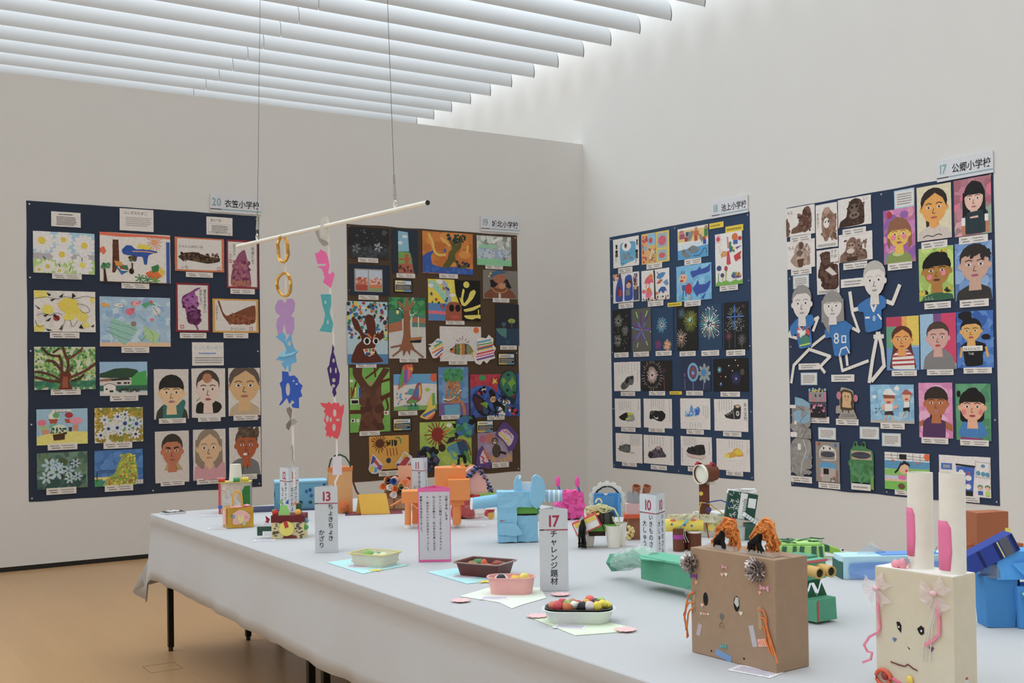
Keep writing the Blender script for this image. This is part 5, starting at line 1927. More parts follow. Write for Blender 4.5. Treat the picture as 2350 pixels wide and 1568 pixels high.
footballer('fig3', 'tall paper footballer with pencilled grey hair and raised arms', (53, 13.5, 17, 13.5), 'b0aca6', '20 33 40 28 64 26 74 30 72 37 64 38 66 54 34 57 32 39 22 39',
           'L d8d4d0 2 46 34 50 39 55 34\nX d8d4d0 48 47 6 8\nL d8d4d0 1.5 35 44 42 44\nL d8d4d0 1.5 58 42 64 46', ['22 36 9 37 5 22', '74 32 84 34 97 20', '56 57 46 78 39 97', '58 57 64 70 67 84 44 96', '50 60 66 60'])
# notices on the other boards
for k, q in (('bk1', 'beside the red tree painting'), ('bk2', 'near the right edge of the brown board'), ('bk3', 'beside the flat brown tree'), ('bk4', 'above the raccoon painting')):
    notice(k, 'black-framed blue and yellow notice card %s' % q, 'R c8b858 6 8 50 92\nR 6a9ab8 50 8 94 92\nR d4d0cc 8 14 92 36\nR 161412 10 42 92 80\nZ 444 16 18 84 34 1\nZ c8c4c0 14 46 88 78 3', '161412')
for k, q in (('y1', 'topmost, beside the dolphin drawing'), ('y2', 'above the tall sword drawing'), ('y3', 'between the octopus and firework drawings'), ('y4', 'among the shoe drawings')):
    notice(k, 'thin yellow title strip %s' % q, 'Z 8a7a20 8 20 92 85 1', 'd8bc28', 'title strip', 'title_strip')
for k, q, t in (('dn1', 'below the pale gorilla', 1), ('dn4', 'below the leftmost paper footballer', 1), ('dn6', 'left of the ponytail portrait', 1), ('dn7', 'above the grey bag face', 1), ('dn8', 'above the green frog', 1), ('dn9', 'below the running children drawing', 1),
                ('dn2', 'right of the tall dark gorilla', 0), ('dn3', 'beside the kicking leg of the leftmost footballer', 0), ('dn5', 'below the number 8 footballer', 0)):
    notice(k, ('small pale blue edged notice card ' if t else 'plain white caption strip ') + q, ('L 8fc0d8 5 3 5 97 5 97 95 3 95 3 5\n' if t else '') + 'Z 777 14 18 84 84 %d' % (5 if t else 2))
# ================================================================ things standing on the table
RZ0 = -0.5721; TOP = .7008
def C(name, loc, label, cat, turn=0, group=None):
    """thing at a table position; parts are sized with the returned scale k (drawing units to metres)"""
    return empty(name, (loc[0], loc[1], TOP), RZ0 + R_(turn), label=label, cat=cat, group=group), 1.0 / loc[2]
def pl(b, pts, y, th=.5):                       # flat piece cut from sheet, facing the viewer side, in x-z
    return b.prism(pts, y - th, y, 'xz')
def disc(cx, cz, rx, rz, n=16, a0=0): return [(cx + rx * math.cos(2 * math.pi * i / n + a0), cz + rz * math.sin(2 * math.pi * i / n + a0)) for i in range(n)]
def slip(loc, w, d, turn, label):
    o = empty('caption_slip', (loc[0], loc[1], TOP), R_(turn), label=label, cat='caption card')
    a = Art(w, d, hash_(label)); sheet(a.b, w, d, 0, .0006, 'd4d2d4'); a.z = .0005; a.run('Z 8a7aa0 8 15 92 88 4'); a.b.ob('paper', PAINT, o); return o
# ---- three-sided number signs
def prism_sign(loc, turn, num, cols, label, W=.088, H=.255):
    o, k = C('number_sign', loc, label, 'sign', turn); r = W / (2 * math.sqrt(3))
    nm = None
    for i in range(3):
        a = R_(120 * i)
        f = B().box(-W / 2, W / 2, -.0008, 0, 0, H).ob('sign_face', M('c6cace', 'paper', g=1.14), o, loc=(r * math.sin(a), -r * math.cos(a), 0), rot=(0, 0, a))
        b = B(); b.c = None
        tw = sum(glyph(c, .022)[2] for c in num) * .05 * .92
        put(b, num, -tw / 2, H - .054, .05, .0012, bold=.022, sx=.92)
        b.ob('number', M('a8304e', g=1.1), f, rot=(R_(90), 0, 0))
        B().box(-W / 2, -W / 2 + .017, -.0014, -.001, H - .066, H - .0625).ob('line', M('44424a', g=1), f); B().box(-W / 2 + .019, W / 2, -.0014, -.001, H - .066, H - .0625).ob('line', M('a8344e', g=1.1), f)
        b = B()
        for x, z, sz, t in cols: put(b, t, x, z, sz, .0012, vert=True, bold=.014, adv=1.04)
        b.ob('lettering', M('2c2c34', g=1), f, rot=(R_(90), 0, 0))
    return o
prism_sign((-4.644, -3.865, 478), 68, '12', [(.016, .188, .0225, 'かざって'), (-.016, .162, .0225, 'なにいれよう')], 'white three-sided sign numbered 12 behind the maroon-lidded box')
prism_sign((-4.899, -4.905, 588), 2, '13', [(.017, .190, .0236, 'ちょきちょき'), (-.019, .09, .0236, 'かざり')], 'white three-sided sign numbered 13 at the table edge')
prism_sign((-3.862, -3.74, 435), 80, '11', [(.016, .188, .0225, 'すてきな'), (-.016, .115, .0225, 'いれもの')], 'white three-sided sign numbered 11 behind the orange lion')
prism_sign((-4.649, -6.097, 734), 0, '17', [(0, .190, .0236, 'チャレンジ題材')], 'white three-sided sign numbered 17 by the pink lunch box')
prism_sign((-4.127, -5.962, 655), 63, '10', [(.016, .188, .0225, 'いきものさん'), (-.018, .165, .0225, '大しゅうごう')], 'white three-sided sign numbered 10 behind the green crocodile tail')
o, k = C('text_sign', (-4.67, -5.36, 625), 'pink-bordered three-sided sign covered in small handwriting-like print', 'sign', 3)
W, H = .117, .27; r = W / (2 * math.sqrt(3))
for i in range(3):
    a = R_(120 * i); f = B().box(-W / 2, W / 2, -.0008, 0, 0, H).ob('sign_face', M('e060a0', 'paper', g=1.2), o, loc=(r * math.sin(a), -r * math.cos(a), 0), rot=(0, 0, a))
    B().box(-W / 2 + .003, W / 2 - .002, -.0014, -.0009, .0085, H - .014).ob('text_panel', M('cdc9d0', g=1.08), f)
    if i: continue
    b = B()
    for fx, z, t in ((.88, .242, '公郷小学校 2年生'), (.69, .242, 'チャレンジ題材「うきうき ランチタイム」'), (.49, .242, 'ねんどの手触りや、形の変化を楽しみなが'), (.29, .242, 'ら、自分が食べたいお弁当をイメージして、'), (.09, .242, '素敵なお弁当を作りました。')):
        put(b, t, (fx - .5) * W, z, .0100, .0019, vert=True, bold=.008, adv=1.06)
    b.ob('lettering', M('2c2a30', g=1), f, rot=(R_(90), 0, 0))
# ---- far left end of the table
o = empty('printed_card', (-5.007, -3.192, TOP), R_(2), label='small black card with a white swirl at the table corner', cat='card')
B().box(-.055, .055, -.035, .05, 0, .009).ob('card_block', M('c8cac8', g=1.2), o)
B().box(-.053, .053, -.033, .048, .009, .0096).ob('black_print', M('1c1c1c', g=1), o)
b = B(); b.tube([(-.03 + .06 * i / 14, .008 + .02 * math.sin(i * .9), .0098) for i in range(15)], .0055, 6); b.ob('white_swirl', M('d8d8d8', g=1.2), o)
# robot box
o, k = C('foil_box', (-4.757, -3.40, 451), 'silver foil craft box topped with a white paper cup and bottle caps', 'craft box', 9)
b = B(k); b.box(-34, 37, 0, 52, 0, 70); b.ob('box', M('b8b4ac', 'foil', .35, g=1.2), o, bev=1)
b = B(k); b.box(-35, -33.5, 0, 52, 0, 70); b.box(-35, -30, -.6, .4, 0, 70); b.ob('red_edge', M('c83a3c', 'plastic'), o)
b = B(k); b.box(-35.5, -26, -.9, .3, 12, 19); b.box(-36, -34, 0, 20, 12, 19); b.box(33, 38, -.9, .3, 12, 19); b.ob('blue_tape', M('2f60c0', 'plastic'), o)
b = B(k); pl(b, [(19, 12), (36, 12), (36, 63), (24, 62), (18, 52)], -.2, .6); b.ob('green_foil', M('2f7a3c', 'foil', .35), o)
b = B(k); pl(b, [(-28, 14), (14, 10), (16, 64), (-26, 66)], -.2, .6); b.ob('crumpled_foil', M('c0bcb8', 'foil', .25, g=1.3), o, sub=4, jit=1.6, js=7)
b = B(k); b.box(-35, 38, -1, 53, 70, 72); b.ob('lid', M('b8a84a', 'paper'), o)
b = B(k); b.cup((2, 20, 74), (2, 20, 112), 15, 12.5, .8); b.ob('paper_cup', M('d2d0c0', 'paper', g=1.3), o, smooth=40)
b = B(k); b.frus((2, 20, 111), (2, 20, 112), 12.5, 12.5, 20); b.ob('cup_base', M('d8d6c8', 'paper', g=1.3), o)
b = B(k); b.box(-12, 14, 4, 12, 72, 74); b.ob('white_flap', M('d8d4d0', 'paper', g=1.3), o, jit=1, js=5)
for x, y, z, c in ((-29, 10, 72, 'c8342c'), (5, 4, 72, '2f8a4a'), (24, 10, 73, 'd8c42c')):
    b = B(k); b.frus((x - 7, y, z + 4.5), (x + 7, y + 2, z + 4.5), 4.6, 4.6, 14); b.frus((x + 6, y + 2, z + 4.5), (x + 7.6, y + 2, z + 4.5), 5.2, 5.2, 14); b.ob('bottle_cap', M(c, 'plastic'), o, smooth=40)
# gold box
o, k = C('gold_box', (-4.927, -3.98, 501), 'gold foil craft box with a yellow paper handle', 'craft box', 24)
b = B(k); b.box(-30, 30, 0, 58, 0, 46); b.ob('box', M('c8982c', 'foil', .32, g=1.3), o, sub=3, jit=1.0, js=9)
b = B(k); b.prism([(4, 6), (50, 2), (52, 46), (4, 47)], -31.6, -30.6, 'yz'); b.ob('side_paper', M('cf9a5a', 'paper'), o)
b = B(k); b.prism([(12, 10), (40, 4), (44, 36), (26, 42), (12, 34)], -32.8, -31.8, 'yz'); b.ob('lace_paper', M('d8a8a0', 'paper'), o)
b = B(k); pl(b, [(-18, 12), (-14, 8), (6, 10), (18, 14), (22, 28), (12, 38), (-2, 42), (-18, 34)], -1.6, .6); b.ob('lace_paper', M('d8a8a0', 'paper'), o)
b = B(k); pl(b, [(-7, 32), (-5, 16), (0, 10), (6, 16), (8, 32), (0, 24)], -2.4, .6); b.ob('petal', M('dcc878', 'paper'), o)
for x, z, c in ((-17, 27, '5f90a8'), (13, 24, 'd88aa0'), (8, 9, 'a8b898')):
    b = B(k); pl(b, disc(x, z, 4, 4, 10), -2.6, .6); b.ob('dot', M(c, 'paper'), o)
b = B(k); b.strip([(-14, 14, 46), (-14, 14, 70), (-10, 14, 80), (-5, 15, 84), (1, 16, 80), (6, 17, 70), (8, 18, 47)], 9, (0.2, 1, 0), 4.5); b.ob('handle', M('e09a28', 'paper'), o)
b = B(k); b.ell((-6, 12, 47), (14, 9, 3)); b.ell((20, 24, 48), (8, 10, 3)); b.ob('pink_tissue', M('dc98a4', 'paper'), o, jit=1.5, js=4)
# maroon lid box
o, k = C('lidded_box', (-4.886, -4.455, 541), 'flower-print craft box with a maroon rim and balls on top', 'craft box', 2)
b = B(k); b.box(-37, 37, 0, 60, 0, 38); b.ob('box', M('c8bc8c', 'paper'), o)
rn = random.Random(5)
for cx, cz, n in ((-28, 15, 14), (24, 24, 12), (30, 8, 10), (-20, 34, 8), (28, 34, 6)):
    b = B(k)
    for i in range(n):
        a = rn.uniform(0, 6.28); rr = rn.uniform(2, 9); b.use(M(('4a4038', '5a5a3a', '6a4a40')[i % 3], 'paper')); pl(b, disc(cx + rr * math.cos(a) * .8, cz + rr * math.sin(a), 3, 1.6, 6, a), -.4 - .05 * i, .2)
    b.ob('printed_flower', None, o)
b = B(k); pl(b, [(-12, 0.5), (22, .5), (20, 6), (4, 9), (-8, 7)], -.5, .2); b.ob('printed_flower', M('7a3430', 'paper'), o)
b = B(k); b.box(-38, 38, -1.5, 61, 37, 53); b.ob('rim', M('6a1c22', 'paper', g=1.15), o, bev=1)
b = B(k); pl(b, disc(-2, 23, 17, 17, 22), -3, 1); b.ob('yellow_disc', M('d8c858', 'paper'), o)
b = B(k); pl(b, [(-9, 40), (-1, 41), (3, 27), (-5, 24)], -4.4, .8); b.ob('red_tab', M('b02c28', 'paper'), o)
for x, y, z, q, c in ((-29, 8, 59, 7.5, 'b82a26'), (23, 8, 59, 7.5, 'dc9a28'), (-34, 22, 60, 6, '4f8f4a'), (40, 20, 38, 6, '5f9aa8'), (40, 12, 24, 6.5, '4f9a4c')):
    b = B(k); b.ell((x, y, z), (q, q, q)); b.ob('ball', M(c, 'paper'), o, smooth=60)
b = B(k); b.add([(-22, 4, 53), (6, 6, 53), (2, 26, 53), (-18, 12, 74), (-4, 14, 76)], [(0, 1, 4, 3), (1, 2, 4), (0, 3, 2), (2, 3, 4), (0, 2, 1)]); b.ob('green_paper', M('7fb45a', 'paper'), o)
for x, z, c in ((-19, 84, '6fb44a'), (-4, 83, '2f4f9f'), (14, 80, 'd8703c')):
    b = B(k); b.tube([(x + 2, 18, 52), (x + 3, 18, z + 6)], .4, 5); q = b.ob('flag_stick', M('c8b898', 'plastic'), o)
    b = B(k); b.prism([(x - 4, z - 4), (x + 4, z + 6), (x + 4, z - 6)], 17.4, 18, 'xz'); b.ob('flag', M(c, 'paper'), q)
b = B(k); b.frus((22, 26, 53), (22, 26, 78), 7.5, 7, 14); b.ob('green_cylinder', M('24503a', 'plastic'), o, smooth=40)
b = B(k); b.box(-72, -38, 10, 16, 16, 27); b.box(-72, -60, 10, 16, 6, 16); b.ob('green_clip', M('1f4636', 'plastic'), o, bev=1)
b = B(k); b.box(-56, -38, 12, 30, 6, 34); b.ob('clear_case', M('b8b4b0', 'clear'), o)
b = B(k); b.add([(-40, -2, 46), (-50, -4, 54), (-48, -2, 42), (-52, -3, 40), (-44, -3, 36), (-40, -1, 44)], [(0, 1, 2), (2, 3, 4), (0, 2, 5), (2, 4, 5)]); b.ob('red_bow', M('8a2024', 'paper'), o)
# blue confetti box
o, k = C('blue_box', (-4.407, -3.44, 439), 'light blue craft box with scattered confetti shapes', 'craft box', 14)
b = B(k); t_ = 1
b.box(-60, 58, 0, t_, 0, 62); b.box(-60, 58, 70 - t_, 70, 0, 62); b.box(-60, -59, 0, 70, 0, 62); b.box(57, 58, 0, 70, 0, 62); b.box(-60, 58, 0, 70, 0, 1); b.ob('box', M('5f9cb8', 'paper'), o)
b = B(k); b.box(-61, 59, -1, 71, 60, 64); b.ob('rim', M('7fb0c8', 'paper'), o)
for i in range(14):
    x = rn.uniform(-44, 54); z = rn.uniform(8, 56); a = rn.uniform(0, 6); b = B(k); pl(b, disc(x, z, rn.uniform(3, 6), rn.uniform(3, 5), rn.choice((3, 4, 5)), a), -.4, .5); b.ob('confetti', M(rn.choice(('1f3f7f', '1f5a4a', '2a5a9a', '24427a')), 'paper'), o)
b = B(k); b.prism([(20 + (8 if i % 2 else 18) * math.cos(i * .628), 34 + (4 if i % 2 else 11) * math.sin(i * .628)) for i in range(10)], -61.2, -60.4, 'yz'); b.ob('star', M('2f5f90', 'paper'), o)
o, k = C('navy_sheet', (-4.50, -3.40, 439), 'dark navy paper sheet under the light blue confetti box', 'paper', 14)
b = B(k); b.box(-80, 84, -34, 90, -.2, .3); b.ob('sheet', M('2c3050', 'paper'), o)
# paper bag
o, k = C('paper_bag', (-4.32, -3.74, 455), 'tan paper bag with orange rim and dark green handle', 'paper bag', 8)
b = B(k); b.box(-28, 27, 0, 40, 0, 104); b.ob('bag', M('c8945c', 'paper'), o, sub=2, jit=.8, js=20)
b = B(k); b.add([(-28.4, 0, 4), (-28.4, 40, 4), (-28.4, 40, 100), (-33, 20, 40)], [(0, 1, 2), (0, 3, 2), (0, 1, 3), (1, 2, 3)]); b.ob('side_fold', M('8a5034', 'paper'), o)
b = B(k); b.box(-29, 28, -1, 41, 96, 105); b.ob('orange_rim', M('c8702c', 'paper'), o)
b = B(k); b.strip([(-26, 4, 104), (-22, 4, 122), (-12, 4, 132), (0, 4, 134), (12, 4, 128), (20, 4, 116), (24, 4, 104)], 5, (0, 1, 0), 3.6); b.ob('handle', M('24443c', 'paper'), o)
b = B(k); b.strip([(28, 10, 86), (30, 10, 66), (36, 10, 48), (42, 10, 40)], 8, (0, 1, 0), 4); b.ob('side_strap', M('5a2f20', 'paper'), o)
b = B(k); b.ell((8, -10, 15), (11, 8, 15)); b.ob('crumpled_paper', M('c0662a', 'paper'), o, jit=4, js=7)
o, k = C('maroon_sheet', (-4.24, -3.86, 455), 'maroon and navy paper sheet under the tan bag and yellow card', 'paper', 8)
b = B(k); b.box(-40, 84, -14, 50, -.2, .2); b.ob('sheet', M('7a2c3c', 'paper'), o); b = B(k); b.box(-46, -10, -20, 40, -.5, -.2); b.ob('navy_layer', M('2c2c50', 'paper'), o)
o, k = C('tent_card', (-4.213, -3.905, 461), 'plain yellow folded tent card in front of the bottle-cap box', 'card', 3)
b = B(k); b.add([(-30, 0, 0), (36, 4, 0), (27, 12, 47), (-37, 8, 46), (-44, 18, 0), (22, 22, 0)], [(0, 1, 2, 3), (3, 2, 5, 4)]); q = b.ob('folded_card', M('dca830', 'paper'), o); md = q.modifiers.new('t', 'SOLIDIFY'); md.thickness = .0008
# bottle cap box
o, k = C('bottle_cap_heap', (-4.054, -3.81, 449), 'brown cardboard craft heaped with orange, white and dark bottle caps', 'craft', 6)
b = B(k); b.box(-28, 34, 0, 50, 0, 34); b.ob('cardboard_box', M('8a6444', 'card'), o, jit=.5)
b = B(k); b.ell((6, 24, 34), (30, 22, 28), 14, 8); b.ob('mound', M('7a5438', 'card'), o, jit=2, js=12)
for x, z, c, y in ((-27, 55, 'e07828', 2), (-11, 53, 'd8d4d0', -2), (-3, 66, '2a50a0', 2), (-14, 65, '23382a', 4), (0, 48, 'd87028', -2), (14, 54, 'b8a468', 2), (15, 46, '1f3324', -2), (25, 45, 'd0ccc8', 0), (-3, 36, 'd4d0cc', -8), (-16, 70, 'd8783c', 8)):
    b = B(k); d = Vector((.5, -1, .2)).normalized(); p = Vector((x, y, z)); b.cup(p + d * -4, p + d * 6, 6.5, 8, 1.4, 16); b.ob('bottle_cap', M(c, 'plastic'), o, smooth=40)
b = B(k); b.cup((30, 14, 50), (22, 6, 62), 6, 14, 1, 16); b.ob('orange_funnel', M('d8804c', 'paper'), o, smooth=40)
b = B(k); b.box(10, 42, 40, 41, 30, 100); b.ob('peach_board', M('d89a78', 'paper'), o, jit=1); b = B(k); pl(b, [(28, 70), (34, 74), (40, 70), (36, 64), (30, 64)], 39.6, .4); b.ob('red_leaf', M('8a2c24', 'paper'), o)
b = B(k); b.ell((2, 34, 66), (10, 9, 10)); b.ob('peach_ball', M('c89070', 'paper'), o, smooth=60)
for j, (x0, x1) in enumerate(((-26, -2), (2, 32))):
    b = B(k); b.box(x0, x1, -1, 0, 4, 28); b.ob('pale_panel', M('a88462', 'card'), o)
# ---- clay lunch boxes on coloured paper
def paper_base(loc, pts, col, label):
    o = empty('coloured_sheet', (loc[0], loc[1], TOP), 0, label=label, cat='paper')
    B().prism([(x - loc[0], y - loc[1]) for x, y in pts], 0, .0012, 'xy').ob('sheet', M(col, 'paper'), o); return o
def ring_box(b, W, D, H, tp, rc, t, rim, n=6, cap=True):
    """hollow tray: rounded rectangle, tapered walls, rim"""
    def rr(w, d, r):
        out = []
        for cx, cy, a0 in ((w - r, d - r, 0), (-w + r, d - r, 90), (-w + r, -d + r, 180), (w - r, -d + r, 270)):
            for i in range(n + 1): a = R_(a0 + 90 * i / n); out.append((cx + r * math.cos(a), cy + r * math.sin(a)))
        return out
    lv = [(0, tp), (H, 0), (H, -rim), (H + t * .6, -rim), (H + t * .6, t), (t, tp + t)]
    vv = []; N = 4 * (n + 1)
    for z, ins in lv: vv += [(x, y, z) for x, y in rr(W / 2 - ins, D / 2 - ins, max(.002, rc - ins * .5))]
    fs = [(j * N + i, j * N + (i + 1) % N, (j + 1) * N + (i + 1) % N, (j + 1) * N + i) for j in range(len(lv) - 1) for i in range(N)]
    if cap: fs += [tuple(range(N - 1, -1, -1)), tuple(range((len(lv) - 1) * N, len(lv) * N))]
    else: fs += [((len(lv) - 1) * N + i, (len(lv) - 1) * N + (i + 1) % N, (i + 1) % N, i) for i in range(N)]
    b.add(vv, fs); return b
def lunch(name, loc, turn, W, D, H, tp, rc, rim, col, rimcol, label, kind='plastic'):
    o = empty(name, (loc[0], loc[1], TOP + .0014), R_(turn), label=label, cat='lunch box')
    ring_box(B(), W, D, H, tp, rc, .0025, rim).ob('tray', M(col, kind), o, smooth=35)
    return o
def clay(o, name, c, r, col, jit=.0035, sub=0):
    b = B(); b.ell(c, r, 12, 8); return b.ob(name, M(col, 'paper', .6), o, smooth=60, jit=jit, js=.012, seed=len(o.children))
paper_base((-4.92, -5.3), [(-5.012, -5.157), (-4.889, -5.138), (-4.80, -5.40), (-4.93, -5.44), (-5.011, -5.462)], 'a0cccc', 'pale blue folded sheet under the cream lunch box')
o = lunch('cream_lunch_box', (-4.893, -5.318, 640), -62, .15, .115, .042, .010, .016, .006, 'c8c4b0', 'c8b860', 'cream plastic lunch box with a yellow rim and green clay food')
ring_box(B(), .155, .12, .003, 0, .018, .003, .004, cap=False).ob('yellow_rim', M('ccc060', 'plastic'), o, loc=(0, 0, .041))
for c, r, q in (((-.03, .0, .035), (.022, .02, .016), '6fa84a'), ((.01, -.01, .032), (.016, .014, .012), 'c8c0b0'), ((.0, .02, .033), (.02, .012, .01), '3f9a5a'), ((.035, .0, .034), (.018, .016, .013), 'd8d4a8'), ((-.05, .02, .034), (.012, .01, .008), 'b04a3a')): clay(o, 'clay_food', c, r, q)
b = B(); b.box(-.07, .07, -.05, .05, .012, .02); b.ob('clay_rice', M('c8c0a8', 'paper'), o, jit=.002, js=.02)
paper_base((-4.72, -5.72), [(-4.817, -5.566), (-4.70, -5.56), (-4.60, -5.80), (-4.70, -5.86), (-4.82, -5.847)], '9ccacc', 'pale blue sheet under the maroon lunch tray')
o = lunch('maroon_lunch_tray', (-4.685, -5.74, 690), -62, .165, .125, .044, .012, .012, .008, '5a2420', '7a5a54', 'maroon plastic lunch tray with a clear rim')
ring_box(B(), .178, .138, .003, 0, .014, .003, .003, cap=False).ob('clear_rim', M('a8928a', 'plastic', .2), o, loc=(0, 0, .043))
for c, r, q in (((-.035, .01, .035), (.022, .02, .016), '2f7a4a'), ((-.04, -.02, .034), (.02, .015, .012), '9a6a3a'), ((.005, -.015, .036), (.014, .014, .018), 'c85a2c'), ((.02, -.02, .032), (.025, .014, .01), 'b8562c'), ((.05, .0, .037), (.022, .018, .014), '8a3a28'), ((.05, .02, .034), (.02, .014, .012), '7a9a5a')): clay(o, 'clay_food', c, r, q)
b = B(); b.box(-.07, .07, -.052, .052, .012, .022); b.ob('clay_bed', M('8a5a44', 'paper'), o, jit=.002, js=.02)
paper_base((-4.82, -6.1), [(-4.947, -6.018), (-4.80, -5.95), (-4.668, -6.048), (-4.75, -6.20), (-4.86, -6.24), (-4.918, -6.27), (-4.90, -6.17)], 'ccd6c6', 'pale green sheet under the pink oval lunch box')
o = lunch('pink_lunch_box', (-4.79, -6.068, 750), -38, .145, .085, .05, .008, .036, .004, 'd69a96', 'd69a96', 'pink oval lunch box with a clay rice ball and egg')
for c, r, q in (((-.03, .0, .042), (.022, .02, .016), 'c8c4c4'), ((-.03, -.008, .046), (.016, .012, .013), '2f2f38'), ((.012, .0, .040), (.018, .016, .013), 'd8b02c'), ((.04, .012, .044), (.018, .016, .015), 'd8c858')): clay(o, 'clay_food', c, r, q)
paper_base((-4.9, -6.55), [(-4.943, -6.393), (-4.83, -6.38), (-4.80, -6.66), (-4.82, -6.707), (-4.973, -6.657)], 'c8d6ba', 'pale green sheet under the white oval lunch tray')
o = lunch('white_lunch_tray', (-4.865, -6.525, 855), -38, .19, .115, .034, .014, .045, .005, 'c6cac6', 'd0d4d0', 'white oval lunch tray filled with colourful clay food')
ring_box(B(), .178, .104, .012, .006, .042, .002, .003).ob('black_insert', M('26262a', 'plastic'), o, loc=(0, 0, .027))
b = B(); b.box(-.075, .075, -.04, .04, .026, .032); b.ob('clay_bed', M('2c2c30', 'plastic'), o)
rn = random.Random(11)
foods = [(-.07, -.02, 'c87058'), (-.055, -.03, 'b83a44'), (-.06, .0, 'd0485a'), (-.045, .015, 'c84a54'), (-.03, -.03, 'c0683c'), (-.03, .0, '7fa84a'), (-.02, .02, 'b8886a'), (-.005, .025, 'c8404c'), (.0, -.012, '6fa050'), (.01, -.028, '26262a'), (.03, -.03, 'd0c4c4'), (.02, .01, 'd8a03c'), (.03, .03, 'd85a4a'), (.045, .025, '4a444c'), (.05, .005, '6a4a34'), (.05, -.025, 'd8c42c'), (.065, -.012, 'd8c838'), (.075, .0, 'dccc3c'), (.06, .02, '8fae4a'), (-.012, -.02, 'd8d4cc')]
for i, (x, y, c) in enumerate(foods): clay(o, 'clay_food', (x, y, .042 + .008 * rn.random()), (.011 + .004 * rn.random(), .011, .010 + .004 * rn.random()), c)
for loc, tr, lb in (((-4.985, -6.09), 20, 'left of the pink oval lunch box'), ((-4.69, -6.19), 60, 'right of the pink oval lunch box'), ((-4.925, -6.41), 10, 'left of the white oval tray'), ((-4.835, -6.69), 40, 'right of the white oval tray')):
    o = empty('paper_blossom', (loc[0], loc[1], TOP + .0014), R_(tr), label='pale pink paper blossom ' + lb, cat='paper flower', group='paper blossoms')
    for i in range(5):
        b = B(); b.prism([(.002, -.004), (.014, -.013), (.030, -.012), (.027, 0), (.030, .012), (.014, .013), (.002, .004)], 0, .0008, 'xy'); b.ob('petal', M('e0acac', 'paper'), o, rot=(0, R_(-6), R_(72 * i)))
for loc, tr, lb in (((-4.945, -5.43), 25, 'cream'), ((-4.755, -5.855), 25, 'maroon')):
    o = empty('yellow_star', (loc[0], loc[1], TOP + .0014), R_(tr), label='yellow paper star by the %s lunch box' % lb, cat='paper star', group='paper stars')
    B().prism([((.030 if i % 2 else .013) * math.cos(i * .628), (.030 if i % 2 else .013) * math.sin(i * .628)) for i in range(10)], 0, .001, 'xy').ob('star', M('d8b83c', 'paper'), o)
slip((-4.985, -5.33), .085, .05, -60, 'white caption card in front of the cream lunch box').location.z += .0014
slip((-4.79, -5.745), .085, .05, -60, 'white caption card in front of the maroon lunch tray').location.z += .0014
slip((-4.895, -6.13), .085, .05, -40, 'white caption card in front of the pink lunch box').location.z += .0014
slip((-4.945, -6.585), .085, .05, -50, 'white caption card in front of the white oval tray').location.z += .0014
slip((-4.90, -3.44), .085, .05, -30, 'white caption card beside the silver foil box')
slip((-5.03, -3.95), .085, .05, -30, 'white caption card beside the gold foil box')
slip((-5.00, -4.47), .09, .05, -30, 'white caption card beside the maroon-lidded box')
slip((-4.06, -4.63), .09, .055, -30, 'white caption card beside the orange lion')
slip((-3.88, -5.54), .085, .055, -30, 'white caption card beside the paper-cup lion')
slip((-4.885, -7.19), .11, .06, -75, 'white caption card in front of the cardboard cat')
# ---- orange lion
o, k = C('orange_lion', (-4.24, -4.56, 516), 'orange paper lion with box body and white-tipped tube legs', 'craft animal', 4)
OR = M('e8843c', 'paper', g=1.25); WH = M('d4d2d0', 'paper', g=1.3)
b = B(k); b.box(-72, 30, 8, 60, 58, 86); b.ob('body', OR, o, bev=1.5)
for x, y, zt in ((-58, 4, 60), (-41, 20, 58), (-16, 2, 60), (58, 8, 62)):
    b = B(k); b.frus((x, y + 8, 8), (x + 1, y + 8, zt), 7.6, 7, 16); q = b.ob('leg', OR, o, smooth=40)
    b = B(k); b.frus((x, y + 8, 0), (x, y + 8, 8.5), 8, 7.8, 16); b.ob('white_paw', WH, q, smooth=40)
b = B(k); b.box(4, 80, -4, 52, 62, 140, 2, 1); b.ob('mane_box', OR, o, bev=2)
b = B(k); b.box(36, 86, -26, 10, 66, 114, 0, 0); b.ob('face_box', OR, o, bev=1.5)
b = B(k); b.box(40, 74, -16, 6, 54, 68, 3, 2); b.ob('chin', OR, o)
b = B(k); b.box(46, 62, -12, 8, 8, 56); b.ob('chest', OR, o)
for x in (52, 72): b = B(k); b.add([(x - 6, 6, 139), (x + 8, 6, 139), (x - 4, 8, 152), (x, 12, 139)], [(0, 1, 2), (1, 3, 2), (3, 0, 2), (0, 3, 1)]); b.ob('ear', OR, o)
b = B(k); b.tube([(-70, 20, 66), (-80, 12, 62), (-92, 4, 56), (-98, 0, 54)], 2.6, 8, 1.6); b.ob('tail', OR, o, smooth=50)
b = B(k); b.strip([(-46, 6, 56), (-34, 0, 46), (-22, 0, 46), (-10, 4, 52)], 5, (0, 1, 0), 2.4); b.ob('paper_curl', OR, o)
# ---- hut with concertina chain
o, k = C('paper_hut', (-3.42, -3.56, 407), 'rounded pink paper hut on a green base with a concertina chain', 'craft house', 6)
b = B(k); b.box(-46, 46, 0, 40, 0, 10); b.ob('green_base', M('86a848', 'paper'), o, bev=1)
arch = lambda cx, w, h, z0: [(cx - w / 2, z0)] + [(cx - w / 2 * math.cos(R_(a)), z0 + h * (.45 + .55 * math.sin(R_(a)))) for a in range(0, 181, 15)] + [(cx + w / 2, z0)]
b = B(k); b.prism(arch(0, 54, 60, 10), 8, 36, 'xz'); b.ob('pink_dome', M('d49a92', 'paper'), o)
b = B(k); b.prism(arch(-4, 46, 64, 10), 36.5, 37.5, 'xz'); b.ob('peach_back', M('d8a878', 'paper'), o)
b = B(k); b.prism(arch(-28, 28, 42, 10), 2, 7, 'xz'); b.ob('brown_door', M('8a4c34', 'paper'), o)
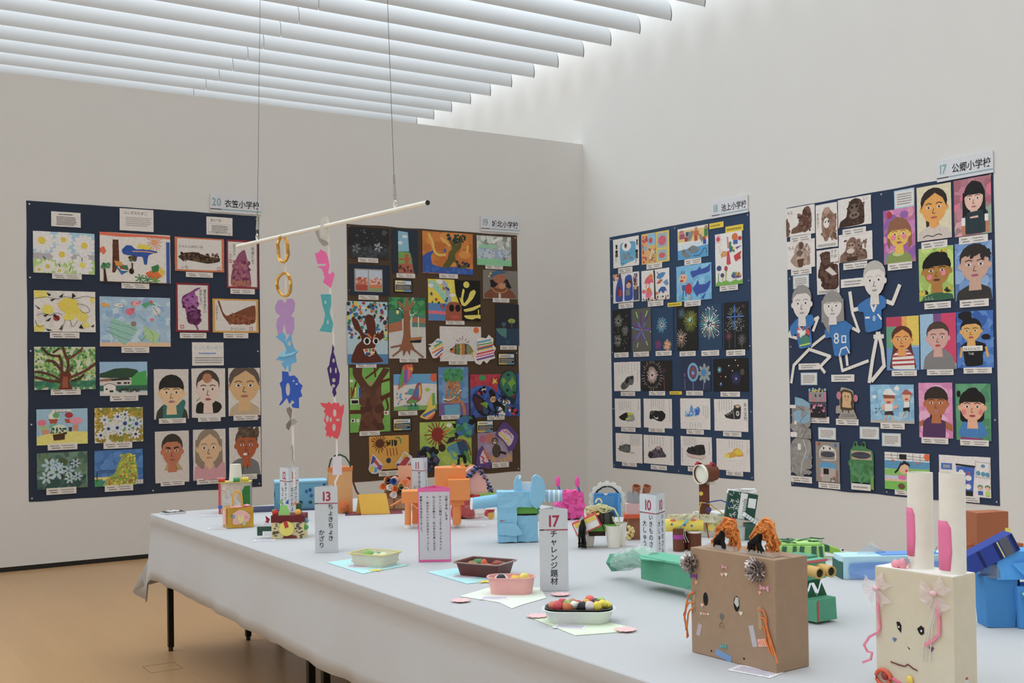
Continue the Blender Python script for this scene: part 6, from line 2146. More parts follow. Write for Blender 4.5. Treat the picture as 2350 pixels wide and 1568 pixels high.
b = B(k); pl(b, [(-30, 30), (-25, 34), (-22, 30), (-27, 24)], 1.6, .6); b.ob('white_scrap', M('d8d4d0', g=1.3), o)
path = [(-38, 6, 58), (-28, 4, 50), (-18, 4, 49), (-10, 4, 52), (-2, 4, 62), (4, 6, 70), (10, 8, 66), (18, 10, 54), (26, 12, 38), (34, 14, 22), (40, 14, 10)]
pts = []
for i in range(len(path) - 1):
    for t in (0, .25, .5, .75): pts.append(Vector(path[i]).lerp(Vector(path[i + 1]), t))
b = B(k)
for i, p_ in enumerate(pts):
    b.use(M(('26304a', '4a78a8', '8a5a88', '1f2438')[i % 4], 'paper')); b.obox(p_, (12, 8, 3), (20 if i % 2 else -20, 30 if i % 2 else -30, 45 if i % 2 else -10))
b.ob('concertina_chain', None, o)['kind'] = 'stuff'
# ---- red crinkled creature with a bottle
o, k = C('bottle_fish', (-3.945, -4.38, 481), 'crinkled red paper creature with a clear bottle body and striped tail', 'craft animal', 2)
b = B(k); b.box(-42, 12, 8, 46, 4, 48, 6, 4); b.ob('red_paper_body', M('a83c40', 'paper'), o, sub=4, jit=5, js=14)
b = B(k); b.box(-8, 32, 20, 44, 30, 54, 8, 4); b.ob('red_paper_top', M('9a3034', 'paper'), o, sub=3, jit=4, js=12)
b = B(k)
prof = [(-14, 6), (-10, 14), (4, 17), (22, 16), (34, 12), (38, 9)]
for (x0, r0), (x1, r1) in zip(prof, prof[1:]): b.frus((x0, 0, 18 - x0 * .06), (x1, 0, 18 - x1 * .06), r0, r1, 14, (x0 == -14, x1 == 38))
b.ob('bottle', M('d8b0a8', 'clear'), o, smooth=50)
b = B(k); b.prism([(36, 8), (34, 14), (40, 22), (60, 22), (52, 10), (44, 4)], -6, 0, 'xz'); q = b.ob('tail_fin', M('c0404c', 'paper'), o)
for i in range(4): b = B(k); b.prism([(44 + i * 4, 21), (45 + i * 4, 21), (49 + i * 3, 11), (48 + i * 3, 11)], -6.6, -6.1, 'xz'); b.ob('stripe', M('2a1a1c', 'paper'), q)
b = B(k); b.prism(disc(50, 8, 8, 8, 14), -8, -6.4, 'xz'); b.ob('yellow_disc', M('c8a03c', 'paper'), o)
for x in (30, 46): b = B(k); b.prism([(x, 38), (x + 12, 38), (x + 7, 26)], 10, 11, 'xz'); b.ob('red_tooth', M('9a3034', 'paper'), o)
# ---- blue elephant
o, k = C('blue_elephant', (-4.185, -5.18, 570), 'light blue paper elephant with tall ears and a tube trunk', 'craft animal', 3)
BL = M('7cb6d2', 'paper', g=1.25); WT = M('d8dcdc', 'paper', g=1.3)
b = B(k); b.box(-48, 32, 0, 52, 82, 118); b.ob('body', BL, o, sub=5, jit=2.2, js=13)
b = B(k); b.box(-47, -3, 0, 46, 1.5, 83); b.ob('front_leg_box', BL, o, sub=5, jit=2, js=13)
b = B(k); b.box(-2, 46, 6, 50, 1.5, 62); b.ob('hind_leg_box', BL, o, sub=5, jit=2, js=13, seed=3)
b = B(k); b.box(-2, 45, 10, 46, 66, 82); b.ob('green_carton', M('5fa038', 'paper'), o)
b = B(k); b.box(0, 44, 9.4, 46, 62, 66); b.ob('gap_shade', M('1c1c1a', g=1), o)  # black block stands in for the shade inside the opening
b = B(k); b.add([(-6, -1, 46), (8, -2.5, 26), (10, -2.5, 20), (-8, -2, 16), (-46, -1.2, 20), (-46, -1.2, 46)], [(0, 1, 2, 3, 4, 5)]); q = b.ob('folded_flap', BL, o); md = q.modifiers.new('t', 'SOLIDIFY'); md.thickness = .002
b = B(k); pl(b, [(-45, 52), (-28, 54), (-40, 50)], -1.6, .3); b.ob('tear', M('b05a48', g=1), o); b = B(k); pl(b, [(-36, 20), (-22, 19), (-30, 17)], -1.6, .3); b.ob('tear', M('2a2a28', g=1), o)
b = B(k); b.prism([(-8, 114), (-8, 140), (-2, 152), (6, 156), (9, 154), (10, 116)], 10, 22, 'xz'); b.ob('ear', BL, o, bev=1.5)
b = B(k); b.prism([(2, 146), (8, 148), (9, 155), (4, 154)], 9, 10, 'xz'); b.ob('ear_lining', WT, o)
b = B(k); b.prism([(26, 98), (30, 130), (34, 152), (42, 158), (56, 150), (64, 132), (62, 104), (54, 88), (44, 78), (34, 84)], -8, 8, 'xz'); b.ob('ear', BL, o, bev=2)
b = B(k); b.box(10, 32, 24, 30, 117, 138); b.ob('white_paper', WT, o)
b = B(k); b.cup((-46, 14, 98), (-108, 6, 92), 15, 13.5, 1, 18); b.ob('tube_tail', BL, o, smooth=40)
b = B(k); b.cup((-106, 6, 92), (-109, 5.6, 92), 13.5, 14, 1, 18); b.ob('tube_rim', WT, o, smooth=40)
b = B(k); b.cup((44, 16, 106), (104, 10, 106), 13.5, 13.5, 1, 18); b.ob('tube_trunk', M('8cb4cc', 'paper', g=1.25), o, smooth=40)
for i in range(5): b = B(k); b.cup((50 + i * 11, 15.4 - i, 106), (54 + i * 11, 15 - i, 106), 13.9, 13.9, .5, 18); b.ob('white_band', M('c8d4d8', 'paper', g=1.3), o, smooth=40)
# green tub behind the elephant
o, k = C('green_tub', (-3.73, -4.585, 474), 'low dark green craft lump behind the blue elephant', 'craft', 0)
b = B(k); b.ell((2, 0, 18), (22, 12, 17)); b.box(-24, 4, -6, 10, 1, 26, 3, 3); b.ob('green_mass', M('2f6a50', 'paper'), o, jit=1.5, js=9); b = B(k); b.box(14, 26, -10, 0, 2, 14, 2, 2); b.ob('pale_paper', M('c8b8a8', 'paper'), o, jit=2)
# ---- pink pig
o, k = C('pink_snail', (-3.58, -4.70, 489), 'bright pink crumpled paper creature with two feelers', 'craft animal', 10)
rp = random.Random(21); PK = M('e84a9c', 'paper', g=1.25)
b = B(k); b.box(-28, 32, 0, 44, 3, 62); b.ob('crumpled_body', PK, o, sub=6, jit=2.6, js=7)
b = B(k); b.ell((-30, 2, 34), (10, 9, 8)); b.ob('snout', PK, o, jit=2, js=5)
b = B(k)
for i in range(46):
    x, z = rp.uniform(-27, 31), rp.uniform(4, 60); b.obox((x, -3.2 - rp.uniform(0, 1.6), z), (rp.uniform(8, 15), .5, rp.uniform(5, 10)), (rp.uniform(-14, 14), rp.uniform(-25, 25), rp.uniform(-12, 12)))
for i in range(16):
    b.obox((rp.uniform(-26, 30), rp.uniform(2, 40), 63.5 + rp.uniform(0, 1.5)), (rp.uniform(8, 15), rp.uniform(6, 10), .5), (rp.uniform(-8, 8), rp.uniform(-8, 8), rp.uniform(0, 90)))
b.ob('torn_patches', PK, o)['kind'] = 'stuff'
for x, z0 in ((-27, 56), (19, 54)):
    b = B(k); b.strip([(x + 4, 4, z0 - 4), (x + 5, 4, z0 + 8), (x + 2, 4, z0 + 16), (x, 4, z0 + 22)], 3, (0, 1, 0), 4); q = b.ob('feeler', M('2f5fb0', 'paper'), o)
    b = B(k); b.box(x + 1.6, x + 7, 1.5, 6, z0 - 4, z0 + 4); b.ob('dark_band', M('1f2f6a', 'paper'), q)
    b = B(k); b.ell((x - 1, 4, z0 + 32), (5.6, 5, 13)); b.ob('feeler_tip', PK, q, smooth=60, jit=.8, js=4)
# ---- lion of boxes and cups
o, k = C('cup_lion', (-4.0, -5.473, 592), 'lion built of snack boxes on white paper cups with a pleated mane', 'craft animal', 2)
NS = 30
for i in range(NS):
    a = 2 * math.pi * i / NS + .1; c, s_ = math.cos(a), math.sin(a); rr = 44 if i % 2 else 41
    if s_ < -.82: continue
    b = B(k); b.prism([(26 + c * 26 - s_ * 4, 104 + s_ * 28 + c * 4), (26 + c * rr - s_ * 4.6, 104 + s_ * rr * 1.05 + c * 4.6), (26 + c * rr + s_ * 4.6, 104 + s_ * rr * 1.05 - c * 4.6), (26 + c * 26 + s_ * 4, 104 + s_ * 28 - c * 4)], 40 + (i % 2), 41 + (i % 2), 'xz'); b.ob('mane_pleat', M('cfcdc4', 'paper', g=1.3), o)
b = B(k); b.tube([(26 + 31 * math.cos(a), 38, 104 + 33 * math.sin(a)) for a in [R_(q) for q in range(-60, 241, 6)]], 1.6, 6); b.ob('black_yarn', M('141414', 'yarn', g=1), o, jit=1.5, js=5)
b = B(k); b.box(-6, 48, 26, 38, 66, 122); q = b.ob('blue_box', M('2f78b8', 'paper'), o, bev=.8)
b = B(k); pl(b, [(16, 122), (26, 122), (24, 118), (18, 118)], 25.6, .4); b.ob('box_tab', M('d0d0cc', g=1.3), q); b = B(k); b.box(48.2, 56, 26, 38, 66, 121); b.ob('blue_side', M('3f8cc8', 'paper'), q)
for i in range(9): b = B(k); b.box(-2, 40, 25.4, 25.9, 84 + i * 3.6, 85.4 + i * 3.6); b.ob('print_line', M('5a98c8', 'paper'), q)
b = B(k); b.box(-32, 42, 2, 28, 36, 52); q = b.ob('green_box', M('58a034', 'paper'), o, bev=.6); b = B(k); pl(b, [(-30, 38), (-16, 38), (-16, 46), (-30, 46)], 1.6, .4); b.ob('print_panel', M('b8ccb0', g=1.3), q)
for x, c in ((-20, 'b8a878'), (-6, '6a4a34'), (6, '3a3a36'), (20, '44443f'), (32, '2a2a28')): b = B(k); b.box(x - 6, x + 6, 6, 26, 52, 80 - abs(x) * .1); b.ob('small_box', M(c, 'paper'), o, bev=.4)
b = B(k); b.obox((-28, -4, 54), (60, 26, 32), (0, -24, -10)); q = b.ob('red_box', M('c43c3c', 'paper'), o, bev=.5)
b = B(k); b.obox((-30, -17.6, 54.4), (56, .8, 26), (0, -24, -10)); b.ob('white_front', M('d4d0cc', 'paper', g=1.3), q)
b = B(k); b.obox((-22, -4, 69.6), (52, 24, 1.6), (0, -24, -10)); b.ob('yellow_top', M('d8b83c', 'paper'), q)
b = B(k); b.obox((-33, -18.3, 62), (52, .8, 9), (0, -24, -10)); b.ob('yellow_strip', M('d8b83c', 'paper'), q)
b = B(k); b.obox((-24, -18.4, 53), (24, .8, 8), (0, -24, -10)); b.ob('black_print', M('26262a', 'paper', g=1), q)
b = B(k); b.box(-22, 16, 0, 24, 26, 36); b.ob('brown_box', M('38241c', 'paper', g=1), o)
for x, y, h, r in ((34, -6, 50, 19), (52, 26, 52, 18), (-22, 22, 30, 16), (-40, 4, 30, 14)):
    b = B(k); b.cup((x, y, 0), (x, y, h), r * .74, r, .8, 22); q = b.ob('paper_cup', M('d2cfc2', 'paper', g=1.3), o, smooth=40); b = B(k); b.tube([(x + r * math.cos(t), y + r * math.sin(t), h) for t in [2 * math.pi * i / 22 for i in range(23)]], .9, 6); b.ob('rolled_rim', M('d6d4c8', 'paper', g=1.3), q, smooth=60)
rn = random.Random(3)
def yarn(o, k, pts, r, col, name, n=5): b = B(k); b.tube(pts, r, n); return b.ob(name, M(col, 'yarn'), o, smooth=60)
for i in range(16):
    cx, cz = rn.uniform(-16, 20), rn.uniform(80, 92); ph = rn.uniform(0, 6); pts = [(cx + rn.uniform(8, 22) * math.cos(t + ph), 12 + 8 * math.sin(t * 1.3 + ph), cz + rn.uniform(4, 9) * math.sin(t)) for t in [q * .55 for q in range(12)]]; yarn(o, k, pts, 2.0, 'd6d098', 'yellow_yarn')
yarn(o, k, [(2 + 7 * math.cos(t), 6, 102 + 10 * math.sin(t)) for t in [q * .5 for q in range(13)]], 2.0, 'd8d29c', 'yellow_yarn')
yarn(o, k, [(24, 8, 92), (38, 6, 88), (46, 4, 72), (50, 2, 58), (44, 2, 50), (36, 4, 60), (34, 4, 70)], 2.0, 'd8d29c', 'yellow_yarn')
for i in range(10):
    x = -44 + rn.uniform(-6, 9); y = -10 + rn.uniform(-5, 5); yarn(o, k, [(-38, -20, 66), (x + 2, y - 14, 50), (x, y - 14, 30), (x + rn.uniform(-3, 3), y - 14, 12), (x + rn.uniform(-2, 6), y - 14, 3)], 2.6, '0f0f0f', 'black_yarn_tail')
b = B(k); b.frus((-44, -14, 62), (-36, -14, 72), 4, 4, 10); b.ob('grey_tie', M('8a8a8a', 'plastic'), o)
yarn(o, k, [(0, 0, 84), (6, -2, 70), (10, -2, 50), (12, 0, 40)], 1.2, '5a3020', 'brown_yarn')
# ---- brown squirrel-like animal behind sign 10
o, k = C('brown_carton_animal', (-3.765, -5.40, 561), 'brown carton animal with curled paper ears and a yellow popcorn paw', 'craft animal', 0)
BR = M('9a5c3c', 'paper')
b = B(k); b.box(-12, 34, 6, 44, 0, 58, 2, 2); b.ob('carton_body', M('8a5a40', 'card'), o)
b = B(k); b.prism([(-26, 12), (-8, 88), (30, 92), (42, 60), (20, 20)], 44, 46, 'xz'); b.ob('brown_back_paper', BR, o)
b = B(k); b.box(-16, 30, 2, 30, 58, 82); b.ob('pink_print_box', M('c8a0a0', 'paper'), o); b = B(k); b.box(-20, 30, 0, 32, 49, 58); b.ob('orange_band', M('c85028', 'paper'), o)
for x in (-6, 8): b = B(k); b.prism([(x - 6, 84), (x - 8, 104), (x - 4, 112), (x + 4, 108), (x + 8, 92), (x + 6, 82)], 6 + x * .1, 8 + x * .1, 'xz'); b.ob('grey_ear', M('8f9294', 'paper'), o)
for x in (8, 32): b = B(k); b.cup((x, 20, 104), (x + 2, 12, 122), 8, 10, 1.5, 12); b.ob('curled_ear', BR, o, jit=1.5, js=6)
b = B(k); b.box(-2, 40, 10, 34, 92, 104, 3, 2); b.ob('brown_head', BR, o, jit=1, js=8)
for i in range(9): b = B(k); b.ell((-8 + rn.uniform(-8, 8), rn.uniform(-6, 2), 4 + i * 3.2), (4.5, 4, 4)); b.ob('popcorn', M('d0bc7c', 'paper'), o, jit=1.2, js=3, seed=i)
yarn(o, k, [(-16, -2, 34), (-20, -4, 22), (-22, -4, 12)], .8, 'c8705a', 'pink_string')
b = B(k); b.box(-34, -22, 30, 42, 0, 22); b.ob('back_foot', M('7a4a34', 'card'), o)
# ---- giraffe
o, k = C('paper_giraffe', (-3.79, -5.76, 606), 'giraffe craft with brown tube legs, yellow roll body and cup head', 'craft animal', 2)
TB = M('6a3820', 'paper', g=1.15)
b = B(k); b.frus((-52, 14, 58), (36, 14, 58), 15, 15, 16); b.ob('yellow_body', M('dcc044', 'paper'), o, smooth=40, jit=1.2, js=14)
b = B(k)
for i in range(170):
    x, y = rn.uniform(-42, 64), rn.uniform(2, 32); z = 70 + 8 * (1 - ((y - 16) / 18) ** 2); b.tube([(x, y, z), (x + rn.uniform(-5, 5), y + rn.uniform(-5, 3), z + rn.uniform(2, 6)), (x + rn.uniform(-9, 9), y + rn.uniform(-8, 4), z + rn.uniform(0, 6))], 1.6, 4, .5)
b.box(-42, 64, 4, 30, 64, 76, 4, 4)
b.ob('fur', M('d6c6a8', 'yarn', g=1.3), o, smooth=60)
for x, y, r, zt in ((-22, 4, 13, 52), (17, 14, 16, 44), (-6, 34, 12, 52)):
    b = B(k); b.cup((x, y, 0), (x, y, zt), r, r, 1, 20); q = b.ob('tube_leg', TB, o, smooth=40)
    if x == -22: b = B(k); b.cup((x, y, 28), (x, y, 38), r + .4, r + .4, .5, 20); b.ob('magenta_band', M('9a3a8a', 'paper'), q, smooth=40)
    if x == 17: b = B(k); b.cup((x, y, 40), (x, y, 45), r + .6, r + .6, 1.4, 20); b.ob('white_rim', M('d4d0c8', 'paper', g=1.3), q, smooth=40)
b = B(k); b.frus((54, 26, 40), (54, 26, 76), 12, 14, 16); b.ob('fur_chest', M('cfc09c', 'yarn'), o, jit=3, js=5)
b = B(k); b.box(31, 55, 18, 22, 76, 158); b.ob('neck', TB, o, bev=.8)
for x, z, c, rr in ((35, 130, 'd8b02c', 5), (52, 92, '4a3a6a', 7)): b = B(k); pl(b, disc(x, z, rr, rr, 10), 17.6, .5); b.ob('sticker', M(c, 'plastic'), o)
d0 = Vector((68, 24, 178)); d1 = Vector((30, 2, 176))
b = B(k); b.cup(d0, d1, 19, 22, 1.2, 24); b.ob('cup_head', TB, o, smooth=40)
b = B(k); dd = (d1 - d0).normalized(); b.cup(d1 - dd * 6, d1 + dd * 2, 22.3, 23, 1.6, 24); b.ob('white_cup_rim', M('d8d4c4', 'paper', g=1.3), o, smooth=40)
b = B(k); b.frus(d0 + dd * 2.2, d0 + dd * 3, 17.6, 17.6, 20); b.ob('cup_inside', M('d0cbb8', 'paper', g=1.3), o)
for x, z, y in ((30, 198, 16), (62, 196, 14)): b = B(k); b.obox((x, y, z), (12, 8, 10), (20, 20, 30)); b.ob('red_ear', M('a83038', 'foil', .4), o, jit=1.5, js=4)
b = B(k); b.box(46, 66, 4, 24, 152, 158); b.ob('clear_tape', M('c8c0b0', 'film'), o)
def pipe(o, k, pts, col, name):
    out = []
    for i in range(len(pts) - 1):
        for t in (0, .33, .66): out.append(Vector(pts[i]).lerp(Vector(pts[i + 1]), t))
    b = B(k); b.tube(out + [Vector(pts[-1])], 1.3, 6); return b.ob(name, M(col, 'yarn'), o, smooth=60, jit=.5, js=1.5)
pipe(o, k, [(30, 14, 108), (34, 12, 110), (46, 12, 108), (54, 14, 106), (70, 14, 94), (88, 16, 80)], 'b8983c', 'gold_pipe_cleaner'); pipe(o, k, [(34, 12, 110), (29, 10, 96), (28, 8, 76), (30, 6, 62)], 'b8983c', 'gold_pipe_cleaner')
pipe(o, k, [(40, 12, 106), (60, 12, 112), (80, 14, 114), (96, 16, 108), (106, 18, 98)], '2a3a8a', 'blue_pipe_cleaner'); pipe(o, k, [(42, 10, 76), (44, 6, 60), (46, 2, 40), (48, 0, 28)], '8a1f2a', 'red_pipe_cleaner')
for i in range(5): yarn(o, k, [(-22 + i * 3, 0, 52 + i * 3), (-12 + i * 2, -3, 62 + i), (-2 + i, 0, 72)], .9, '6ab0d8', 'blue_yarn')
for i in range(3): yarn(o, k, [(-14 + i * 3, -2, 52), (-15 + i * 4, -4, 36), (-12 + i * 6, -4, 20)], .7, 'c8d4dc', 'pale_yarn')
for x, z in ((-38, 62), (-8, 60), (8, 58)): b = B(k); pl(b, disc(x, z, 3, 3, 5), -1.4, .4); b.ob('blue_star', M('3a5a9a', 'plastic'), o)
for x in (-34, 14): b = B(k); b.ell((x, 6, 70), (7, 4, 3)); b.ob('red_spot', M('d86a50', 'paper'), o)
for x in (56, 88): b = B(k); b.frus((x, 10, 52), (x, 13, 52), 8, 8, 14); b.ob('yellow_button', M('d8c048', 'plastic'), o)
# ---- printed carton creature behind the giraffe
o, k = C('printed_carton', (-3.40, -5.62, 540), 'white and yellow printed carton with shredded paper behind the giraffe', 'craft box', 0)
b = B(k); b.box(-90, -14, 20, 60, 18, 46); b.ob('carton', M('c8c4a0', 'paper'), o, bev=.6); b = B(k); b.box(-88, -16, 24, 56, 46, 54); b.ob('shredded_paper', M('d0d0cc', 'yarn', g=1.3), o, sub=4, jit=4, js=5)
for i in range(12): b = B(k); pl(b, disc(rn.uniform(-86, -18), rn.uniform(20, 42), rn.uniform(2, 5), rn.uniform(1.5, 3), 6, rn.uniform(0, 3)), 19.6, .4); b.ob('print_mark', M(rn.choice(('a88ab0', 'b8b04a', '9aa060', 'b08aa0')), 'paper'), o)
b = B(k); b.box(-84, -20, 24, 56, 0, 18); b.ob('lower_carton', M('b8b4a8', 'paper'), o)
o, k = C('green_carton_robot', (-3.44, -5.70, 574), 'dark green printed carton creature with a white corrugated tray back', 'craft', 0)
GR = M('1f4a3a', 'paper', g=1.15)
b = B(k); b.obox((0, 30, 78), (68, 18, 62), (0, 10, 0)); q = b.ob('upper_carton', GR, o)
b = B(k)
for i in range(44):
    u, v = rn.uniform(-31, -6), rn.uniform(-28, 28); b.obox((0 + u * .985 + v * .17, 20.4, 78 - u * .17 + v * .985), (rn.uniform(3, 8), .4, 1.2), (0, rn.uniform(0, 180), 0))
b.ob('floral_print', M('c8ccc4', 'paper', g=1.3), q)['kind'] = 'stuff'
b = B(k); b.obox((2, 20.6, 78), (16, .6, 60), (0, 10, 0)); q2 = b.ob('white_panel', M('d4d4d0', 'paper', g=1.3), q)
b = B(); put(b, 'spools', 0, 0, .024, 0, bold=.004); b.ob('panel_lettering', M('44484a', g=1), q2, loc=((6) * k, 20.1 * k, 58 * k), rot=(R_(90), R_(-80), 0))
b = B(k); b.obox((24, 20.5, 84), (18, .6, 22), (0, 10, 0)); b.ob('white_blot', M('dcdcd8', 'paper', g=1.3), q, jit=1.5, js=5)
b = B(k); b.obox((-26, 20.2, 46), (22, .6, 12), (0, 10, 0)); b.ob('red_stripes', M('b04048', 'paper'), q)
b = B(k); b.box(-30, 34, 26, 44, 108, 116); b.ob('shredded_top', M('d4d4d0', 'yarn', g=1.3), o, sub=4, jit=4, js=5)
for i in range(9): b = B(k); b.obox((4 + i * 5.4, 14, 60 - i * 4), (4.4, 26, 9), (0, 38, 0)); b.ob('tray_rib', M('cdd2d2', 'plastic', g=1.3), o)
b = B(k); b.box(-16, 40, 8, 40, 28, 50, 4, 2); b.ob('clear_tray', M('c4cccc', 'clear'), o)
b = B(k); b.box(4, 48, 10, 42, 0, 38, 2, 1); b.ob('lower_carton', M('2a5a48', 'paper', g=1.15), o)
b = B(k); b.box(-26, 6, 14, 40, 0, 30); b.ob('base_block', M('b8bcb4', 'paper'), o)
# ---- turtle
o, k = C('paper_turtle', (-3.60, -6.15, 640), 'light green paper turtle with dark green strips on its shell', 'craft animal', 0)
LG = M('9cc86c', 'paper'); DG = M('2f5f44', 'paper')
b = B(k); b.prism([(-52, -20), (40, -26), (52, -14), (54, 40), (44, 50), (-48, 50), (-58, 36), (-58, -8)], 0, 33, 'xy'); b.ob('shell_box', LG, o, bev=1.5)
b = B(k); b.prism([(-50, -16), (38, -21), (48, -12), (50, 38), (40, 46), (-44, 46), (-53, 34), (-53, -6)], 33, 40, 'xy'); b.ob('shell_top', LG, o, bev=3)
rn = random.Random(8)
for i in range(16):
    x = rn.uniform(-46, 42); y = rn.uniform(-14, 40); b = B(k); b.obox((x, y, 41 + .4 * (i % 4)), (rn.uniform(16, 34), rn.uniform(5, 8), .6), (rn.uniform(-4, 4), rn.uniform(-5, 5), rn.uniform(0, 180))); b.ob('dark_strip', DG, o)
for x, w in ((-44, 10), (-20, 8), (-4, 10), (24, 11), (40, 8)): b = B(k); b.obox((x, -25.4 - (x + 52) * .05 + 2.6, 19), (w, 1, 28), (-3, rn.uniform(-8, 8), -3)); b.ob('dark_strip', DG, o)
b = B(k); b.prism([(52, 30), (62, 31), (84, 24), (104, 14), (100, 8), (84, 8), (62, 14), (52, 16)], -2, 16, 'xz'); b.ob('head', M('8cb83c', 'paper'), o, bev=1.5)
b = B(k); b.prism([(52, 33), (66, 30), (66, 16), (52, 18)], -3, 17, 'xz'); b.ob('neck_band', DG, o)
b = B(k); b.ell((95, -2.4, 19), (5, 1.2, 4)); q = b.ob('eye', M('d8d8d0', g=1.3), o, smooth=60); b = B(k); b.ell((96, -3.4, 20), (3, 1, 2)); b.ob('pupil', M('1c1c1a', g=1), q)
b = B(k); b.tube([(30, 30, 44), (56, 26, 42), (62, 24, 44)], 2, 6, 1); b.ob('paper_curl', DG, o)
b = B(k); b.box(48, 86, -6, 30, 0, 3); b.ob('white_card', M('d4d2ce', g=1.3), o)
# ---- long pale blue box
o, k = C('pale_blue_box', (-3.762, -6.545, 715), 'long pale blue box wrapped in blue tissue and tulle', 'craft box', 2)
b = B(k); b.box(-34, 240, 0, 70, 0, 52); b.ob('box', M('a8ccd8', 'paper'), o, bev=1)
b = B(k); b.prism([(-1, 1), (71, 1), (71, 40), (30, 38), (-1, 40)], -36, -34.4, 'yz'); b.ob('dark_end', M('2a5a50', 'paper'), o)
b = B(k); b.box(-20, 236, -4, -1, 3.2, 38); b.ob('blue_tissue', M('7098d0', 'paper'), o, sub=5, jit=3, js=16)
b = B(k); b.add([(-22, -4, .4), (30, -18, .4), (90, -30, .4), (150, -20, .4), (150, -3, 22), (60, -4, 26), (-20, -3, 18)], [(0, 1, 6), (1, 5, 6), (1, 2, 5), (2, 3, 4, 5)]); q = b.ob('blue_tulle', M('86a8dc', 'film'), o)
b = B(k); b.add([(10, 40, 52), (36, 30, 76), (50, 40, 80), (72, 34, 60), (90, 50, 52)], [(0, 1, 2, 3, 4)]); b.ob('grey_tulle', M('b8bec8', 'film'), o)
b = B(k); b.box(60, 200, 8, 60, 52, 54); b.ob('blue_lid_fold', M('5a8cc8', 'paper'), o)
yarn(o, k, [(190, 20, 54), (196, 20, 68), (206, 20, 66), (200, 20, 74)], .7, '4a4a5a', 'wire_bit')
# ---- brown paper robot at the right
o, k = C('brown_paper_animal', (-3.578, -6.914, 762), 'brown paper animal with a tall square head at the right end', 'craft animal', 14)
BR2 = M('9a5630', 'paper')
b = B(k); b.box(-44, 40, 0, 46, 92, 180, 0, 0); b.ob('head_box', BR2, o, sub=2, jit=2, js=30)
b = B(k); b.box(-50, 56, 4, 60, 0, 92); b.ob('body_box', BR2, o, sub=2, jit=1.5, js=30)
b = B(k); b.box(-78, -40, 10, 30, 84, 106, 2, 2); b.ob('arm', BR2, o, jit=1.5)
b = B(k); b.box(50, 96, 20, 40, 84, 100); b.ob('arm', BR2, o, jit=1.5)
b = B(k); b.box(30, 44, -2, 0, 100, 142); b.ob('yellow_paper', M('d8c84a', 'paper'), o); b = B(k); pl(b, [(12, 100), (30, 104), (28, 126), (16, 134)], -2.6, .6); b.ob('white_paper', M('cdc8c2', g=1.3), o)
# ---- blue dinosaur at the right edge
o, k = C('blue_dinosaur', (-4.030, -7.238, 895), 'blue paper dinosaur with a scribbled dark blue neck at the frame edge', 'craft animal', 0)
B1 = M('2f78b4', 'paper'); B2 = M('3f94d8', 'paper'); B3 = M('20388a', 'paper')
b = B(k); b.box(-30, 34, 0, 60, 0, 120, -8, 0); b.ob('leg', B1, o, sub=2, jit=1.5, js=25, bev=0)
b = B(k); b.box(38, 92, -14, 50, 0, 96, -4, 0); b.ob('leg', M('3584c4', 'paper'), o, sub=2, jit=1.5, js=25)
b = B(k); b.box(-10, 130, -6, 70, 112, 176, 8, 6); b.ob('body', B2, o, sub=2, jit=3, js=25)
b = B(k); b.obox((-20, 16, 172), (128, 46, 44), (0, -27, 0)); b.ob('neck', B3, o, bev=2)
for i in range(3): b = B(k); b.obox((-44 + i * 38, -7.6, 160 + i * 19), (6, .8, 42), (0, -27, 0)); b.ob('dark_scribble', M('141a4a', 'paper'), o)
b = B(k); b.obox((0, -8, 182), (3, .8, 40), (0, -27, 0)); b.ob('yellow_edge', M('c8c06a', 'paper'), o)
b = B(k); b.obox((14, -8, 189), (22, .8, 43), (0, -27, 0)); b.ob('grey_tape', M('6a6a6c', 'film'), o)
b = B(k); b.frus((-10, 20, 116), (-10, 20, 146), 28, 22, 14); b.ob('grey_collar', M('7c7c7c', 'film'), o, jit=2, js=10)
b = B(k); b.box(34, 48, 4, 40, 40, 112); b.ob('black_gap', M('141414', g=1), o)  # solid black block paints the shade between the legs
b = B(k); b.add([(24, -10, 150), (110, -20, 160), (120, -24, 90), (60, -18, 110)], [(0, 1, 2, 3)]); q = b.ob('side_flap', B2, o); md = q.modifiers.new('t', 'SOLIDIFY'); md.thickness = .001
b = B(k); b.prism([(40, 84), (48, 86), (58, 78), (84, 82), (92, 40), (84, 20), (66, 46), (54, 60)], -26, -22, 'xz'); b.ob('green_paw', M('a8ccac', 'paper'), o, bev=1)
# ---- green crocodile lying along the table
o = empty('paper_crocodile', (-4.40, -6.55, TOP), 0, label='long green paper crocodile with open jaws and cork tube eyes', cat='craft animal')
CG = M('468f70', 'paper'); CD = M('1f5a40', 'paper'); CL = M('58a688', 'paper'); k = .001
b = B(k); b.box(-22, 66, -290, 300, 30, 98, 0, 0); b.ob('body', CG, o, sub=2, jit=3, js=80)
b = B(k); b.prism([(-30, -285), (74, -285), (70, 308), (-26, 312)], 98, 104, 'xy'); b.ob('back', CL, o, sub=2, jit=3, js=60)
b = B(k); b.prism([(-24, 312), (-60, 250), (-30, 180), (-30, 300)], 100, 103, 'xy'); b.ob('back_flap', CL, o)
b = B(k); b.tube([(20, 300, 78), (24, 350, 88), (26, 400, 78), (30, 440, 64), (34, 470, 56)], 30, 10, 22); b.ob('tail', CL, o, jit=7, js=30)
b = B(k); b.tube([(20, 290, 80), (24, 352, 90), (27, 404, 78), (32, 452, 62), (36, 490, 56)], 37, 10, 30); b.ob('clear_wrap', M('b8ccc4', 'film'), o, sub=1, jit=9, js=24)
b = B(k); b.cup((32, 460, 58), (38, 508, 50), 20, 34, 2, 6); b.ob('tail_end', CG, o, jit=4, js=20)
b = B(k); b.frus((-28, 70, 21), (40, 70, 21), 20, 21, 14); b.ob('bottle_foot', M('b8c0c0', 'clear'), o, smooth=40)
